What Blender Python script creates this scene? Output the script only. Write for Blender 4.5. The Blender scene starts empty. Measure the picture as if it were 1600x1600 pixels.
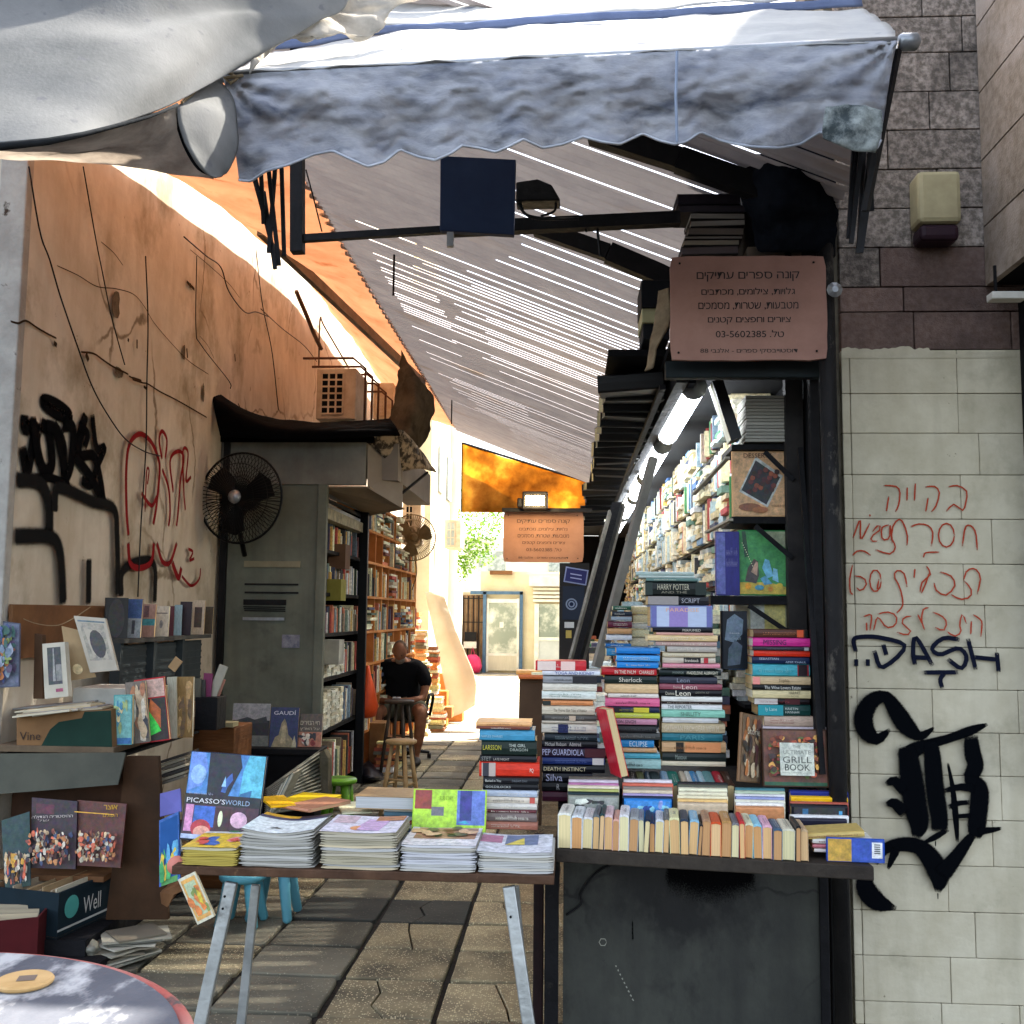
import bpy, bmesh, math, random, re
from mathutils import Vector, Matrix, Euler, noise
random.seed(11)
R = math.radians
SC = bpy.context.scene
COL = SC.collection

# ------------------------------------------------------------------ camera
FPX = 1600.0
CAM = Vector((0, 0, 1.6))
CM = (Matrix.Rotation(R(3.28), 3, 'Z') @ Matrix.Rotation(R(90 + 5.67), 3, 'X') @ Matrix.Rotation(R(0.6), 3, 'Z'))
cd = bpy.data.cameras.new('camera'); cd.sensor_width = 36; cd.lens = 36.0; cd.clip_start = 0.05; cd.clip_end = 400
co = bpy.data.objects.new('camera', cd); COL.objects.link(co)
co.location = CAM; co.rotation_euler = CM.to_euler(); SC.camera = co

# ------------------------------------------------------------------ light
SUN_EL, SUN_AZ = 56.0, 46.0            # azimuth from +Y towards +X
W = bpy.data.worlds.new('World'); SC.world = W; W.use_nodes = True
wt = W.node_tree; wt.nodes.clear()
sky = wt.nodes.new('ShaderNodeTexSky'); sky.sky_type = 'NISHITA'; sky.sun_disc = False
sky.sun_elevation = R(SUN_EL); sky.sun_rotation = R(SUN_AZ); sky.dust_density = 2.5; sky.air_density = 1.0
bg = wt.nodes.new('ShaderNodeBackground'); bg.inputs[1].default_value = 0.15
wo = wt.nodes.new('ShaderNodeOutputWorld')
hs = wt.nodes.new('ShaderNodeHueSaturation'); hs.inputs['Saturation'].default_value = .55
wt.links.new(sky.outputs[0], hs.inputs['Color']); wt.links.new(hs.outputs[0], bg.inputs[0]); wt.links.new(bg.outputs[0], wo.inputs[0])
sl = bpy.data.lights.new('sun', 'SUN'); sl.energy = 5.0; sl.angle = R(0.9); sl.color = (1.0, 0.93, 0.82)
so = bpy.data.objects.new('sun', sl); COL.objects.link(so)
sd = Vector((math.sin(R(SUN_AZ)) * math.cos(R(SUN_EL)), math.cos(R(SUN_AZ)) * math.cos(R(SUN_EL)), math.sin(R(SUN_EL))))
so.rotation_euler = sd.to_track_quat('Z', 'Y').to_euler(); so.location = (6, 10, 20)
SC.view_settings.view_transform = 'Standard'; SC.view_settings.look = 'None'
SC.view_settings.exposure = 2.4; SC.view_settings.gamma = 1.0
SC.view_settings.use_curve_mapping = False
SC.cycles.use_denoising = True
SC.cycles.max_bounces = 7; SC.cycles.diffuse_bounces = 5; SC.cycles.glossy_bounces = 3
SC.cycles.transmission_bounces = 5; SC.cycles.transparent_max_bounces = 16
SC.cycles.sample_clamp_indirect = 8.0; SC.cycles.caustics_reflective = False; SC.cycles.caustics_refractive = False

# ------------------------------------------------------------------ pixel -> place helpers (photo is 1600 px)
def ray(px, py): return CM @ Vector(((px - 800) / FPX, (800 - py) / FPX, -1.0))
def aY(px, py, Y): r = ray(px, py); return CAM + r * (Y / r.y)
def aX(px, py, X): r = ray(px, py); return CAM + r * (X / r.x)
def aZ(px, py, Z): r = ray(px, py); return CAM + r * ((Z - CAM.z) / r.z)

def lin(c):
    return c / 12.92 if c <= 0.04045 else ((c + 0.055) / 1.055) ** 2.4
_cc = {}
def hx(s):
    if not isinstance(s, str): return tuple(s)[:3]
    if s not in _cc:
        h = s.lstrip('#')
        if len(h) == 3: h = ''.join(a * 2 for a in h)
        _cc[s] = tuple(lin(int(h[i:i + 2], 16) / 255) for i in (0, 2, 4))
    return _cc[s]

# ------------------------------------------------------------------ materials
def nodes(name):
    m = bpy.data.materials.new(name); m.use_nodes = True
    nt = m.node_tree; nt.nodes.clear()
    out = nt.nodes.new('ShaderNodeOutputMaterial')
    return m, nt, out
def N(nt, t, **kw):
    n = nt.nodes.new(t)
    for k, v in kw.items():
        if hasattr(n, k): setattr(n, k, v)
        else: n.inputs[k].default_value = v
    return n
def c4(c): c = hx(c); return (c[0], c[1], c[2], 1)
def punch(c): c = hx(c); return tuple(min(.86, 1.45 * x ** 1.18) for x in c)
def surf(name, col, col2=None, scale=4, rough=.8, bump=.0, bscale=None, metal=0, detail=6, lo=.35, hi=.65,
         col3=None, s3=1.2, lo3=.55, hi3=.7, stretch=(1, 1, 1), spec=.18, randv=0.0, bdist=.02, crack=0, specks=0, speckcol='#2a241e', streak=None):
    """worn surface: base colour, second colour in noise patches, third colour as larger stains, relief"""
    m, nt, out = nodes(name); L = nt.links.new
    p = N(nt, 'ShaderNodeBsdfPrincipled'); p.inputs['Roughness'].default_value = rough
    p.inputs['Metallic'].default_value = metal; p.inputs['Specular IOR Level'].default_value = spec
    tc = N(nt, 'ShaderNodeTexCoord'); mp = N(nt, 'ShaderNodeMapping'); mp.inputs['Scale'].default_value = stretch
    L(tc.outputs['Object'], mp.inputs[0])
    cur = None
    def mixer(prev, c, s, lo, hi, w=0):
        n = N(nt, 'ShaderNodeTexNoise'); n.inputs['Scale'].default_value = s; n.inputs['Detail'].default_value = detail
        n.inputs['Roughness'].default_value = .65
        off = N(nt, 'ShaderNodeMapping'); off.inputs['Location'].default_value = (w * 3.1, w * 1.7, w * 5.3)
        L(mp.outputs[0], off.inputs[0]); L(off.outputs[0], n.inputs[0])
        mr = N(nt, 'ShaderNodeMapRange'); mr.inputs[1].default_value = lo; mr.inputs[2].default_value = hi
        L(n.outputs[0], mr.inputs[0])
        mx = N(nt, 'ShaderNodeMix', data_type='RGBA'); L(mr.outputs[0], mx.inputs[0])
        if isinstance(prev, tuple): mx.inputs[6].default_value = prev
        else: L(prev, mx.inputs[6])
        mx.inputs[7].default_value = c4(c)
        return mx.outputs[2]
    cur = c4(col)
    if col2 is not None: cur = mixer(cur, col2, scale, lo, hi)
    if col3 is not None: cur = mixer(cur, col3, s3, lo3, hi3, 2)
    if streak:      # rain and dirt streaks running down
        sm_ = N(nt, 'ShaderNodeMapping'); sm_.inputs['Scale'].default_value = (7, 7, .55); L(tc.outputs['Object'], sm_.inputs[0])
        sn = N(nt, 'ShaderNodeTexNoise'); sn.inputs['Scale'].default_value = 1.4; sn.inputs['Detail'].default_value = 7; L(sm_.outputs[0], sn.inputs[0])
        sr = N(nt, 'ShaderNodeMapRange'); sr.inputs[1].default_value = .5; sr.inputs[2].default_value = .75; sr.inputs[4].default_value = .4; L(sn.outputs[0], sr.inputs[0])
        sx = N(nt, 'ShaderNodeMix', data_type='RGBA'); L(sr.outputs[0], sx.inputs[0]); sx.inputs[7].default_value = c4(streak)
        if isinstance(cur, tuple): sx.inputs[6].default_value = cur
        else: L(cur, sx.inputs[6])
        cur = sx.outputs[2]
    hmask = []
    def overlay(fac, c):
        nonlocal cur
        x_ = N(nt, 'ShaderNodeMix', data_type='RGBA'); L(fac, x_.inputs[0]); x_.inputs[7].default_value = c4(c)
        if isinstance(cur, tuple): x_.inputs[6].default_value = cur
        else: L(cur, x_.inputs[6])
        cur = x_.outputs[2]; hmask.append(fac)
    if crack:       # fine branching cracks, broken up by noise
        dn = N(nt, 'ShaderNodeTexNoise'); dn.inputs['Scale'].default_value = crack * 2.5; dn.inputs['Detail'].default_value = 6; L(tc.outputs['Object'], dn.inputs[0])
        dv = N(nt, 'ShaderNodeVectorMath', operation='MULTIPLY_ADD'); dv.inputs[1].default_value = (.35 / crack,) * 3; L(dn.outputs[1], dv.inputs[0]); L(tc.outputs['Object'], dv.inputs[2])
        vo = N(nt, 'ShaderNodeTexVoronoi', feature='DISTANCE_TO_EDGE'); vo.inputs['Scale'].default_value = crack; L(dv.outputs[0], vo.inputs['Vector'])
        r1 = N(nt, 'ShaderNodeMapRange'); r1.inputs[1].default_value = .004; r1.inputs[2].default_value = .014; r1.inputs[3].default_value = .85; r1.inputs[4].default_value = 0; L(vo.outputs['Distance'], r1.inputs[0])
        bn = N(nt, 'ShaderNodeTexNoise'); bn.inputs['Scale'].default_value = crack * 1.3; L(tc.outputs['Object'], bn.inputs[0])
        r2_ = N(nt, 'ShaderNodeMapRange'); r2_.inputs[1].default_value = .48; r2_.inputs[2].default_value = .58; L(bn.outputs[0], r2_.inputs[0])
        mm = N(nt, 'ShaderNodeMath', operation='MULTIPLY'); L(r1.outputs[0], mm.inputs[0]); L(r2_.outputs[0], mm.inputs[1]); overlay(mm.outputs[0], speckcol)
    if specks:      # chips and spots of irregular size
        kn = N(nt, 'ShaderNodeTexNoise'); kn.inputs['Scale'].default_value = specks; kn.inputs['Detail'].default_value = 5; kn.inputs['Roughness'].default_value = .7; L(tc.outputs['Object'], kn.inputs[0])
        kr = N(nt, 'ShaderNodeMapRange'); kr.inputs[1].default_value = .685; kr.inputs[2].default_value = .71; kr.inputs[4].default_value = .8; L(kn.outputs[0], kr.inputs[0]); overlay(kr.outputs[0], speckcol)
    if randv:
        oi = N(nt, 'ShaderNodeObjectInfo'); mr = N(nt, 'ShaderNodeMapRange')
        mr.inputs[3].default_value = 1 - randv; mr.inputs[4].default_value = 1 + randv
        L(oi.outputs['Random'], mr.inputs[0])
        vm = N(nt, 'ShaderNodeVectorMath', operation='SCALE'); L(mr.outputs[0], vm.inputs['Scale'])
        if isinstance(cur, tuple): vm.inputs[0].default_value = cur[:3]
        else: L(cur, vm.inputs[0])
        cur = vm.outputs[0]
    if isinstance(cur, tuple): p.inputs['Base Color'].default_value = cur
    else: L(cur, p.inputs['Base Color'])
    if bump:
        n = N(nt, 'ShaderNodeTexNoise'); n.inputs['Scale'].default_value = bscale or scale * 4; n.inputs['Detail'].default_value = 8
        L(mp.outputs[0], n.inputs[0])
        b = N(nt, 'ShaderNodeBump'); b.inputs['Strength'].default_value = bump; b.inputs['Distance'].default_value = bdist
        L(n.outputs[0], b.inputs['Height']); L(b.outputs[0], p.inputs['Normal'])
    L(p.outputs[0], out.inputs[0])
    return m
def fabric(name, col, col2, trans=.5, scale=3, lo=.4, hi=.65, bump=.3, col3=None, s3=8, lo3=.6, hi3=.75, stretch=(1, 1, 1), tcol=None, bscale=40):
    m, nt, out = nodes(name); L = nt.links.new
    tc = N(nt, 'ShaderNodeTexCoord'); mp = N(nt, 'ShaderNodeMapping'); mp.inputs['Scale'].default_value = stretch
    L(tc.outputs['Object'], mp.inputs[0])
    n = N(nt, 'ShaderNodeTexNoise'); n.inputs['Scale'].default_value = scale; n.inputs['Detail'].default_value = 8; n.inputs['Roughness'].default_value = .7
    L(mp.outputs[0], n.inputs[0])
    mr = N(nt, 'ShaderNodeMapRange'); mr.inputs[1].default_value = lo; mr.inputs[2].default_value = hi; L(n.outputs[0], mr.inputs[0])
    mx = N(nt, 'ShaderNodeMix', data_type='RGBA'); L(mr.outputs[0], mx.inputs[0]); mx.inputs[6].default_value = c4(col); mx.inputs[7].default_value = c4(col2)
    cur = mx.outputs[2]
    if col3:
        n3 = N(nt, 'ShaderNodeTexNoise'); n3.inputs['Scale'].default_value = s3; n3.inputs['Detail'].default_value = 6
        L(mp.outputs[0], n3.inputs[0])
        m3 = N(nt, 'ShaderNodeMapRange'); m3.inputs[1].default_value = lo3; m3.inputs[2].default_value = hi3; L(n3.outputs[0], m3.inputs[0])
        x3 = N(nt, 'ShaderNodeMix', data_type='RGBA'); L(m3.outputs[0], x3.inputs[0]); L(cur, x3.inputs[6]); x3.inputs[7].default_value = c4(col3)
        cur = x3.outputs[2]
    nb = N(nt, 'ShaderNodeTexNoise'); nb.inputs['Scale'].default_value = bscale; nb.inputs['Detail'].default_value = 6; L(mp.outputs[0], nb.inputs[0])
    b = N(nt, 'ShaderNodeBump'); b.inputs['Strength'].default_value = bump; b.inputs['Distance'].default_value = .01; L(nb.outputs[0], b.inputs['Height'])
    d = N(nt, 'ShaderNodeBsdfDiffuse'); t = N(nt, 'ShaderNodeBsdfTranslucent')
    L(cur, d.inputs[0]); L(b.outputs[0], d.inputs['Normal'])
    if tcol: 
        xm = N(nt, 'ShaderNodeMix', data_type='RGBA', blend_type='MULTIPLY'); xm.inputs[0].default_value = 1; L(cur, xm.inputs[6]); xm.inputs[7].default_value = c4(tcol)
        L(xm.outputs[2], t.inputs[0])
    else: L(cur, t.inputs[0])
    ms = N(nt, 'ShaderNodeMixShader'); ms.inputs[0].default_value = trans
    L(d.outputs[0], ms.inputs[1]); L(t.outputs[0], ms.inputs[2]); L(ms.outputs[0], out.inputs[0])
    return m
def objcol(name, rough=.45, wear=.25, spec=.2):
    """colour comes from the object's own colour, with light wear"""
    m, nt, out = nodes(name); L = nt.links.new
    p = N(nt, 'ShaderNodeBsdfPrincipled'); p.inputs['Roughness'].default_value = rough; p.inputs['Specular IOR Level'].default_value = spec
    oi = N(nt, 'ShaderNodeObjectInfo'); tc = N(nt, 'ShaderNodeTexCoord')
    n = N(nt, 'ShaderNodeTexNoise'); n.inputs['Scale'].default_value = 9; n.inputs['Detail'].default_value = 8
    ad = N(nt, 'ShaderNodeVectorMath', operation='ADD'); L(tc.outputs['Object'], ad.inputs[0]); L(oi.outputs['Location'], ad.inputs[1]); L(ad.outputs[0], n.inputs[0])
    mr = N(nt, 'ShaderNodeMapRange'); mr.inputs[1].default_value = .35; mr.inputs[2].default_value = .75; mr.inputs[3].default_value = 1.0; mr.inputs[4].default_value = 1 - wear
    L(n.outputs[0], mr.inputs[0])
    vm = N(nt, 'ShaderNodeVectorMath', operation='SCALE'); L(oi.outputs['Color'], vm.inputs[0]); L(mr.outputs[0], vm.inputs['Scale'])
    L(vm.outputs[0], p.inputs['Base Color']); L(p.outputs[0], out.inputs[0])
    return m
def attrcol(name, rough=.6, alpha=False, em=0):
    m, nt, out = nodes(name); L = nt.links.new
    p = N(nt, 'ShaderNodeBsdfPrincipled'); p.inputs['Roughness'].default_value = rough; p.inputs['Specular IOR Level'].default_value = .15 if not alpha else .03
    a = N(nt, 'ShaderNodeAttribute', attribute_name='Col')
    if alpha: L(a.outputs['Color'], p.inputs['Base Color'])
    else:   # printed picture: mottled so that areas read as photographs and halftone, not flat shapes
        tc0 = N(nt, 'ShaderNodeTexCoord'); g0 = N(nt, 'ShaderNodeNewGeometry')
        n0 = N(nt, 'ShaderNodeTexNoise'); n0.inputs['Scale'].default_value = 38; n0.inputs['Detail'].default_value = 9; n0.inputs['Roughness'].default_value = .75; L(g0.outputs['Position'], n0.inputs[0])
        r0 = N(nt, 'ShaderNodeMapRange'); r0.inputs[1].default_value = .3; r0.inputs[2].default_value = .7; r0.inputs[3].default_value = .45; r0.inputs[4].default_value = 1.45; L(n0.outputs[0], r0.inputs[0])
        v0 = N(nt, 'ShaderNodeVectorMath', operation='SCALE'); L(a.outputs['Color'], v0.inputs[0]); L(r0.outputs[0], v0.inputs['Scale'])
        m0 = N(nt, 'ShaderNodeMix', data_type='RGBA'); m0.inputs[0].default_value = .10; L(v0.outputs[0], m0.inputs[6]); L(n0.outputs[1], m0.inputs[7])
        L(m0.outputs[2], p.inputs['Base Color'])
    if alpha:
        tc = N(nt, 'ShaderNodeTexCoord')
        n = N(nt, 'ShaderNodeTexNoise'); n.inputs['Scale'].default_value = 260; n.inputs['Detail'].default_value = 2
        L(tc.outputs['Object'], n.inputs[0])
        # spray edge: speckle where the coverage is thin
        ad = N(nt, 'ShaderNodeMath', operation='ADD'); L(a.outputs['Alpha'], ad.inputs[0]); L(n.outputs[0], ad.inputs[1])
        mr = N(nt, 'ShaderNodeMapRange'); mr.inputs[1].default_value = .75; mr.inputs[2].default_value = 1.25; L(ad.outputs[0], mr.inputs[0])
        L(mr.outputs[0], p.inputs['Alpha'])
    L(p.outputs[0], out.inputs[0])
    return m
def emit(name, col, s):
    m, nt, out = nodes(name); e = N(nt, 'ShaderNodeEmission'); e.inputs[0].default_value = c4(col); e.inputs[1].default_value = s
    nt.links.new(e.outputs[0], out.inputs[0]); return m

M = {}
M['cover'] = objcol('book_cover', .4, .34, .25)
M['ink'] = objcol('print_ink', .5, .1, .3)
M['card'] = objcol('cardboard_paint', .8, .3, .2)
M['art'] = attrcol('printed_art', .45)
M['artm'] = attrcol('printed_matte', .8)
M['spray'] = attrcol('spray_paint', .95, True)
def pages_mat():
    m, nt, out = nodes('paper_pages'); L = nt.links.new
    p = N(nt, 'ShaderNodeBsdfPrincipled'); p.inputs['Roughness'].default_value = .9; p.inputs['Specular IOR Level'].default_value = .1
    oi = N(nt, 'ShaderNodeObjectInfo'); tc = N(nt, 'ShaderNodeTexCoord')
    mp = N(nt, 'ShaderNodeMapping'); mp.inputs['Scale'].default_value = (.6, .6, 30); L(tc.outputs['Object'], mp.inputs[0])
    n = N(nt, 'ShaderNodeTexNoise'); n.inputs['Scale'].default_value = 1; n.inputs['Detail'].default_value = 4; L(mp.outputs[0], n.inputs[0])
    mr = N(nt, 'ShaderNodeMapRange'); mr.inputs[1].default_value = .3; mr.inputs[2].default_value = .7; mr.inputs[3].default_value = .72; mr.inputs[4].default_value = 1.08; L(n.outputs[0], mr.inputs[0])
    vm = N(nt, 'ShaderNodeVectorMath', operation='SCALE'); L(oi.outputs['Color'], vm.inputs[0]); L(mr.outputs[0], vm.inputs['Scale'])
    L(vm.outputs[0], p.inputs['Base Color']); L(p.outputs[0], out.inputs[0]); return m
M['pages'] = pages_mat()
M['black_metal'] = surf('black_metal', '#0a0a0c', '#141417', 9, .55, .2)
M['black_wood'] = surf('black_painted_wood', '#0b0b0e', '#17171a', 6, .7, .3, col3='#2f2c28', s3=14, lo3=.62, hi3=.75)
M['worn_post'] = surf('worn_black_pole', '#0d0d0f', '#1c1b1b', 7, .6, .4, col3='#5f5a52', s3=11, lo3=.6, hi3=.72, stretch=(1, 1, .5))
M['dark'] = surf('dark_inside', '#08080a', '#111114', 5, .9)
M['steel'] = surf('galvanised_steel', '#9a9ea2', '#7d8084', 12, .4, .1, metal=.7)
M['wood'] = surf('brown_wood', '#5a3c24', '#3d2818', 5, .7, .3, stretch=(1, 1, 6))
M['ply'] = surf('plywood', '#7a5536', '#5d3f28', 3, .75, .2, col3='#2e221a', s3=1.6, lo3=.58, hi3=.8)
M['pale_wood'] = surf('pale_wood', '#b79a70', '#94784f', 6, .6, .15, stretch=(1, 6, 1))
M['white_paint'] = surf('white_paint', '#dcdad2', '#c4c2b8', 5, .7, .1)
M['cord'] = surf('black_cable', '#111114', None, rough=.5)
M['rope'] = surf('thin_rope', '#8a7a60', None, rough=.9)

# ------------------------------------------------------------------ mesh builder
class MB:
    def __init__(s): s.v = []; s.f = []; s.mi = []; s.c = []
    def add(s, vs, fs, mi=0, col=None):
        b = len(s.v); s.v += [Vector(v) for v in vs]
        for f in fs: s.f.append([b + i for i in f]); s.mi.append(mi); s.c.append(col)
        return s
    def box(s, x0, x1, y0, y1, z0, z1, mi=0, col=None):
        return s.add([(x0, y0, z0), (x1, y0, z0), (x1, y1, z0), (x0, y1, z0), (x0, y0, z1), (x1, y0, z1), (x1, y1, z1), (x0, y1, z1)],
                     [(0, 3, 2, 1), (4, 5, 6, 7), (0, 1, 5, 4), (1, 2, 6, 5), (2, 3, 7, 6), (3, 0, 4, 7)], mi, col)
    def prism(s, pts, d, mi=0, col=None):
        """closed outline pts (list of Vector) pushed by vector d"""
        n = len(pts); d = Vector(d)
        return s.add([Vector(p) for p in pts] + [Vector(p) + d for p in pts],
                     [tuple(range(n))[::-1], tuple(range(n, 2 * n))] + [(i, (i + 1) % n, n + (i + 1) % n, n + i) for i in range(n)], mi, col)
    def bar(s, p0, p1, w, h=None, up=(0, 0, 1), mi=0, col=None):
        p0 = Vector(p0); p1 = Vector(p1); h = h or w; d = (p1 - p0).normalized(); u = Vector(up)
        if abs(d.dot(u)) > .98: u = Vector((1, 0, 0))
        a = d.cross(u).normalized() * w / 2; b = a.cross(d).normalized() * h / 2
        vs = [p0 - a - b, p0 + a - b, p0 + a + b, p0 - a + b, p1 - a - b, p1 + a - b, p1 + a + b, p1 - a + b]
        return s.add(vs, [(0, 3, 2, 1), (4, 5, 6, 7), (0, 1, 5, 4), (1, 2, 6, 5), (2, 3, 7, 6), (3, 0, 4, 7)], mi, col)
    def tube(s, pts, r, n=8, mi=0, col=None, cap=True):
        pts = [Vector(p) for p in pts]; k = len(pts); rs = r if isinstance(r, (list, tuple)) else [r] * k
        b = len(s.v); ref = Vector((0, 0, 1)); a = None
        for i, p in enumerate(pts):
            d = (pts[min(i + 1, k - 1)] - pts[max(i - 1, 0)]).normalized()
            if a is None:
                a = d.cross(ref)
                if a.length < .1: a = d.cross(Vector((1, 0, 0)))
            else: a = a - d * a.dot(d)
            a.normalize(); c = d.cross(a)
            for j in range(n):
                t = 2 * math.pi * j / n; s.v.append(p + (a * math.cos(t) + c * math.sin(t)) * rs[i])
        for i in range(k - 1):
            for j in range(n):
                j2 = (j + 1) % n; s.f.append([b + i * n + j, b + i * n + j2, b + (i + 1) * n + j2, b + (i + 1) * n + j]); s.mi.append(mi); s.c.append(col)
        if cap:
            s.f.append([b + j for j in range(n)][::-1]); s.f.append([b + (k - 1) * n + j for j in range(n)]); s.mi += [mi, mi]; s.c += [col, col]
        return s
    def lathe(s, prof, c=(0, 0, 0), n=24, mi=0, col=None, ax=None):
        c = Vector(c); A = ax or Matrix.Identity(3); b = len(s.v); k = len(prof)
        for (r, z) in prof:
            for j in range(n):
                t = 2 * math.pi * j / n; s.v.append(c + A @ Vector((r * math.cos(t), r * math.sin(t), z)))
        for i in range(k - 1):
            for j in range(n):
                j2 = (j + 1) % n; s.f.append([b + i * n + j, b + i * n + j2, b + (i + 1) * n + j2, b + (i + 1) * n + j]); s.mi.append(mi); s.c.append(col)
        s.f.append([b + j for j in range(n)][::-1]); s.f.append([b + (k - 1) * n + j for j in range(n)]); s.mi += [mi, mi]; s.c += [col, col]
        return s
    def mesh(s, name, mats, off=(0, 0, 0), smooth=False):
        me = bpy.data.meshes.new(name); o = Vector(off)
        me.from_pydata([v - o for v in s.v], [], s.f)
        for m in (mats if isinstance(mats, (list, tuple)) else [mats]): me.materials.append(m)
        me.polygons.foreach_set('material_index', s.mi)
        if smooth: me.polygons.foreach_set('use_smooth', [True] * len(s.f))
        if any(c is not None for c in s.c):
            ca = me.color_attributes.new('Col', 'FLOAT_COLOR', 'CORNER'); buf = []
            for f, c in zip(s.f, s.c):
                c = punch(c) if c is not None else (1, 1, 1)
                for _ in f: buf += [c[0], c[1], c[2], 1.0]
            ca.data.foreach_set('color', buf)
        me.update(); return me

ORG = {}
def link(o, parent=None, org=None):
    COL.objects.link(o)
    if parent is not None: o.parent = parent; ORG[o.name] = ORG[parent.name]
    else: ORG[o.name] = Vector(org if org is not None else (0, 0, 0))
    return o
def tag(o, label=None, cat=None, group=None, kind=None):
    if label: o['label'] = label
    if cat: o['category'] = cat
    if group: o['group'] = group
    if kind: o['kind'] = kind
    return o
def thing(name, label, cat, loc=(0, 0, 0), group=None, kind=None):
    o = bpy.data.objects.new(name, None); o.empty_display_size = .1; o.location = loc
    link(o, None, loc); return tag(o, label, cat, group, kind)
def build(mb, name, mats, parent=None, smooth=False, bevel=0, kind=None, label=None, cat=None, group=None, solid=0, sub=0, color=None):
    if parent is not None: org = ORG[parent.name]
    else:
        xs = [v.x for v in mb.v]; ys = [v.y for v in mb.v]; zs = [v.z for v in mb.v]
        org = Vector(((min(xs) + max(xs)) / 2, (min(ys) + max(ys)) / 2, min(zs)))
    me = mb.mesh(name, mats, org, smooth); o = bpy.data.objects.new(name, me)
    if parent is None: o.location = org
    link(o, parent, org); tag(o, label, cat, group, kind)
    if solid: md = o.modifiers.new('solid', 'SOLIDIFY'); md.thickness = solid; md.offset = 0
    if sub: md = o.modifiers.new('sub', 'SUBSURF'); md.levels = sub; md.render_levels = sub
    if bevel: md = o.modifiers.new('bevel', 'BEVEL'); md.width = bevel; md.segments = 2; md.limit_method = 'ANGLE'
    if color is not None: o.color = c4(color)
    return o
def cr(p, t):
    """Catmull-Rom through list p, t in 0..len-1"""
    n = len(p) - 1; i = min(int(t), n - 1); f = t - i
    p0 = p[max(i - 1, 0)] if i > 0 else p[0] * 2 - p[1]; p1 = p[i]; p2 = p[i + 1]; p3 = p[i + 2] if i + 2 <= n else p[n] * 2 - p[n - 1]
    return .5 * (2 * p1 + (p2 - p0) * f + (2 * p0 - 5 * p1 + 4 * p2 - p3) * f * f + (3 * p1 - p0 - 3 * p2 + p3) * f * f * f)
def sheet(rows, nu, nv, amp=0, fr=3, seed=0):
    """smooth cloth through a grid of 3-D points; amp adds wrinkles along its normal"""
    mb = MB(); k = len(rows); w = len(rows[0]); g = []
    for j in range(nv + 1):
        tv = (k - 1) * j / nv
        line = [cr([rows[a][b] for a in range(k)], tv) for b in range(w)]
        g.append([cr(line, (w - 1) * i / nu) for i in range(nu + 1)])
    if amp:
        h = [[None] * (nu + 1) for _ in range(nv + 1)]
        for j in range(nv + 1):
            for i in range(nu + 1):
                a = g[j][min(i + 1, nu)] - g[j][max(i - 1, 0)]; b = g[min(j + 1, nv)][i] - g[max(j - 1, 0)][i]
                n = a.cross(b); n = n.normalized() if n.length > 1e-9 else Vector((0, -1, 0))
                p = g[j][i]; q = Vector((p.x * fr + seed * 9.1, p.y * fr, p.z * fr * 1.5))
                h[j][i] = p + n * amp * (noise.noise(q) + .5 * noise.noise(q * 2.7))
        g = h
    vs = [p for r in g for p in r]
    fs = [(j * (nu + 1) + i, j * (nu + 1) + i + 1, (j + 1) * (nu + 1) + i + 1, (j + 1) * (nu + 1) + i) for j in range(nv) for i in range(nu)]
    return mb.add(vs, fs)
def P3(lst): return [aY(*p) for p in lst]

# ------------------------------------------------------------------ lettering (flat print)
_tm = {}; _gl = {}
def heb(s):
    r = s[::-1]
    return re.sub(r'[0-9][0-9\-]*[0-9]|[0-9]', lambda m: m.group(0)[::-1], r)
def text_mesh(s):
    """unit-box mesh of the letters; returns (mesh, aspect)"""
    if s not in _tm:
        cu = bpy.data.curves.new('lettering', 'FONT'); cu.body = s; cu.resolution_u = 2; cu.align_x = 'CENTER'
        ob = bpy.data.objects.new('lettering', cu)
        if any(ord(ch) > 1400 for ch in s):      # overlapping outlines can fill badly: take each letter at the resolution with the median area
            V, Fc, x = [], [], 0.0
            for ch in s:
                if ch == ' ': x += .26; continue
                if ch not in _gl:
                    cu.body = ch; c_ = []
                    for rs in (2, 3, 4, 5, 6, 7, 8):
                        cu.resolution_u = rs; m2 = bpy.data.meshes.new_from_object(ob); c_.append((sum(p.area for p in m2.polygons), rs, m2))
                    c_.sort(key=lambda t: t[:2]); m2 = c_[3][2]; _gl[ch] = ([v.co.copy() for v in m2.vertices], [tuple(p.vertices) for p in m2.polygons])
                v_, f_ = _gl[ch]; a_ = min(v.x for v in v_); b_ = len(V)
                V += [Vector((v.x - a_ + x, v.y, 0)) for v in v_]; Fc += [tuple(b_ + k for k in f) for f in f_]; x += max(v.x for v in v_) - a_ + .075
            me = bpy.data.meshes.new('lettering'); me.from_pydata(V, [], Fc)
        else: me = bpy.data.meshes.new_from_object(ob)
        me.name = 'lettering'
        bpy.data.objects.remove(ob); bpy.data.curves.remove(cu)
        xs = [v.co.x for v in me.vertices]; ys = [v.co.y for v in me.vertices]
        x0, x1, y0, y1 = min(xs), max(xs), min(ys), max(ys)
        for v in me.vertices: v.co = Vector(((v.co.x - (x0 + x1) / 2) / (x1 - x0), (v.co.y - (y0 + y1) / 2) / (y1 - y0), 0))
        me.materials.clear(); me.materials.append(M['ink'])
        _tm[s] = (me, (x1 - x0) / (y1 - y0))
    return _tm[s]
_tick = [0]
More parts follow.
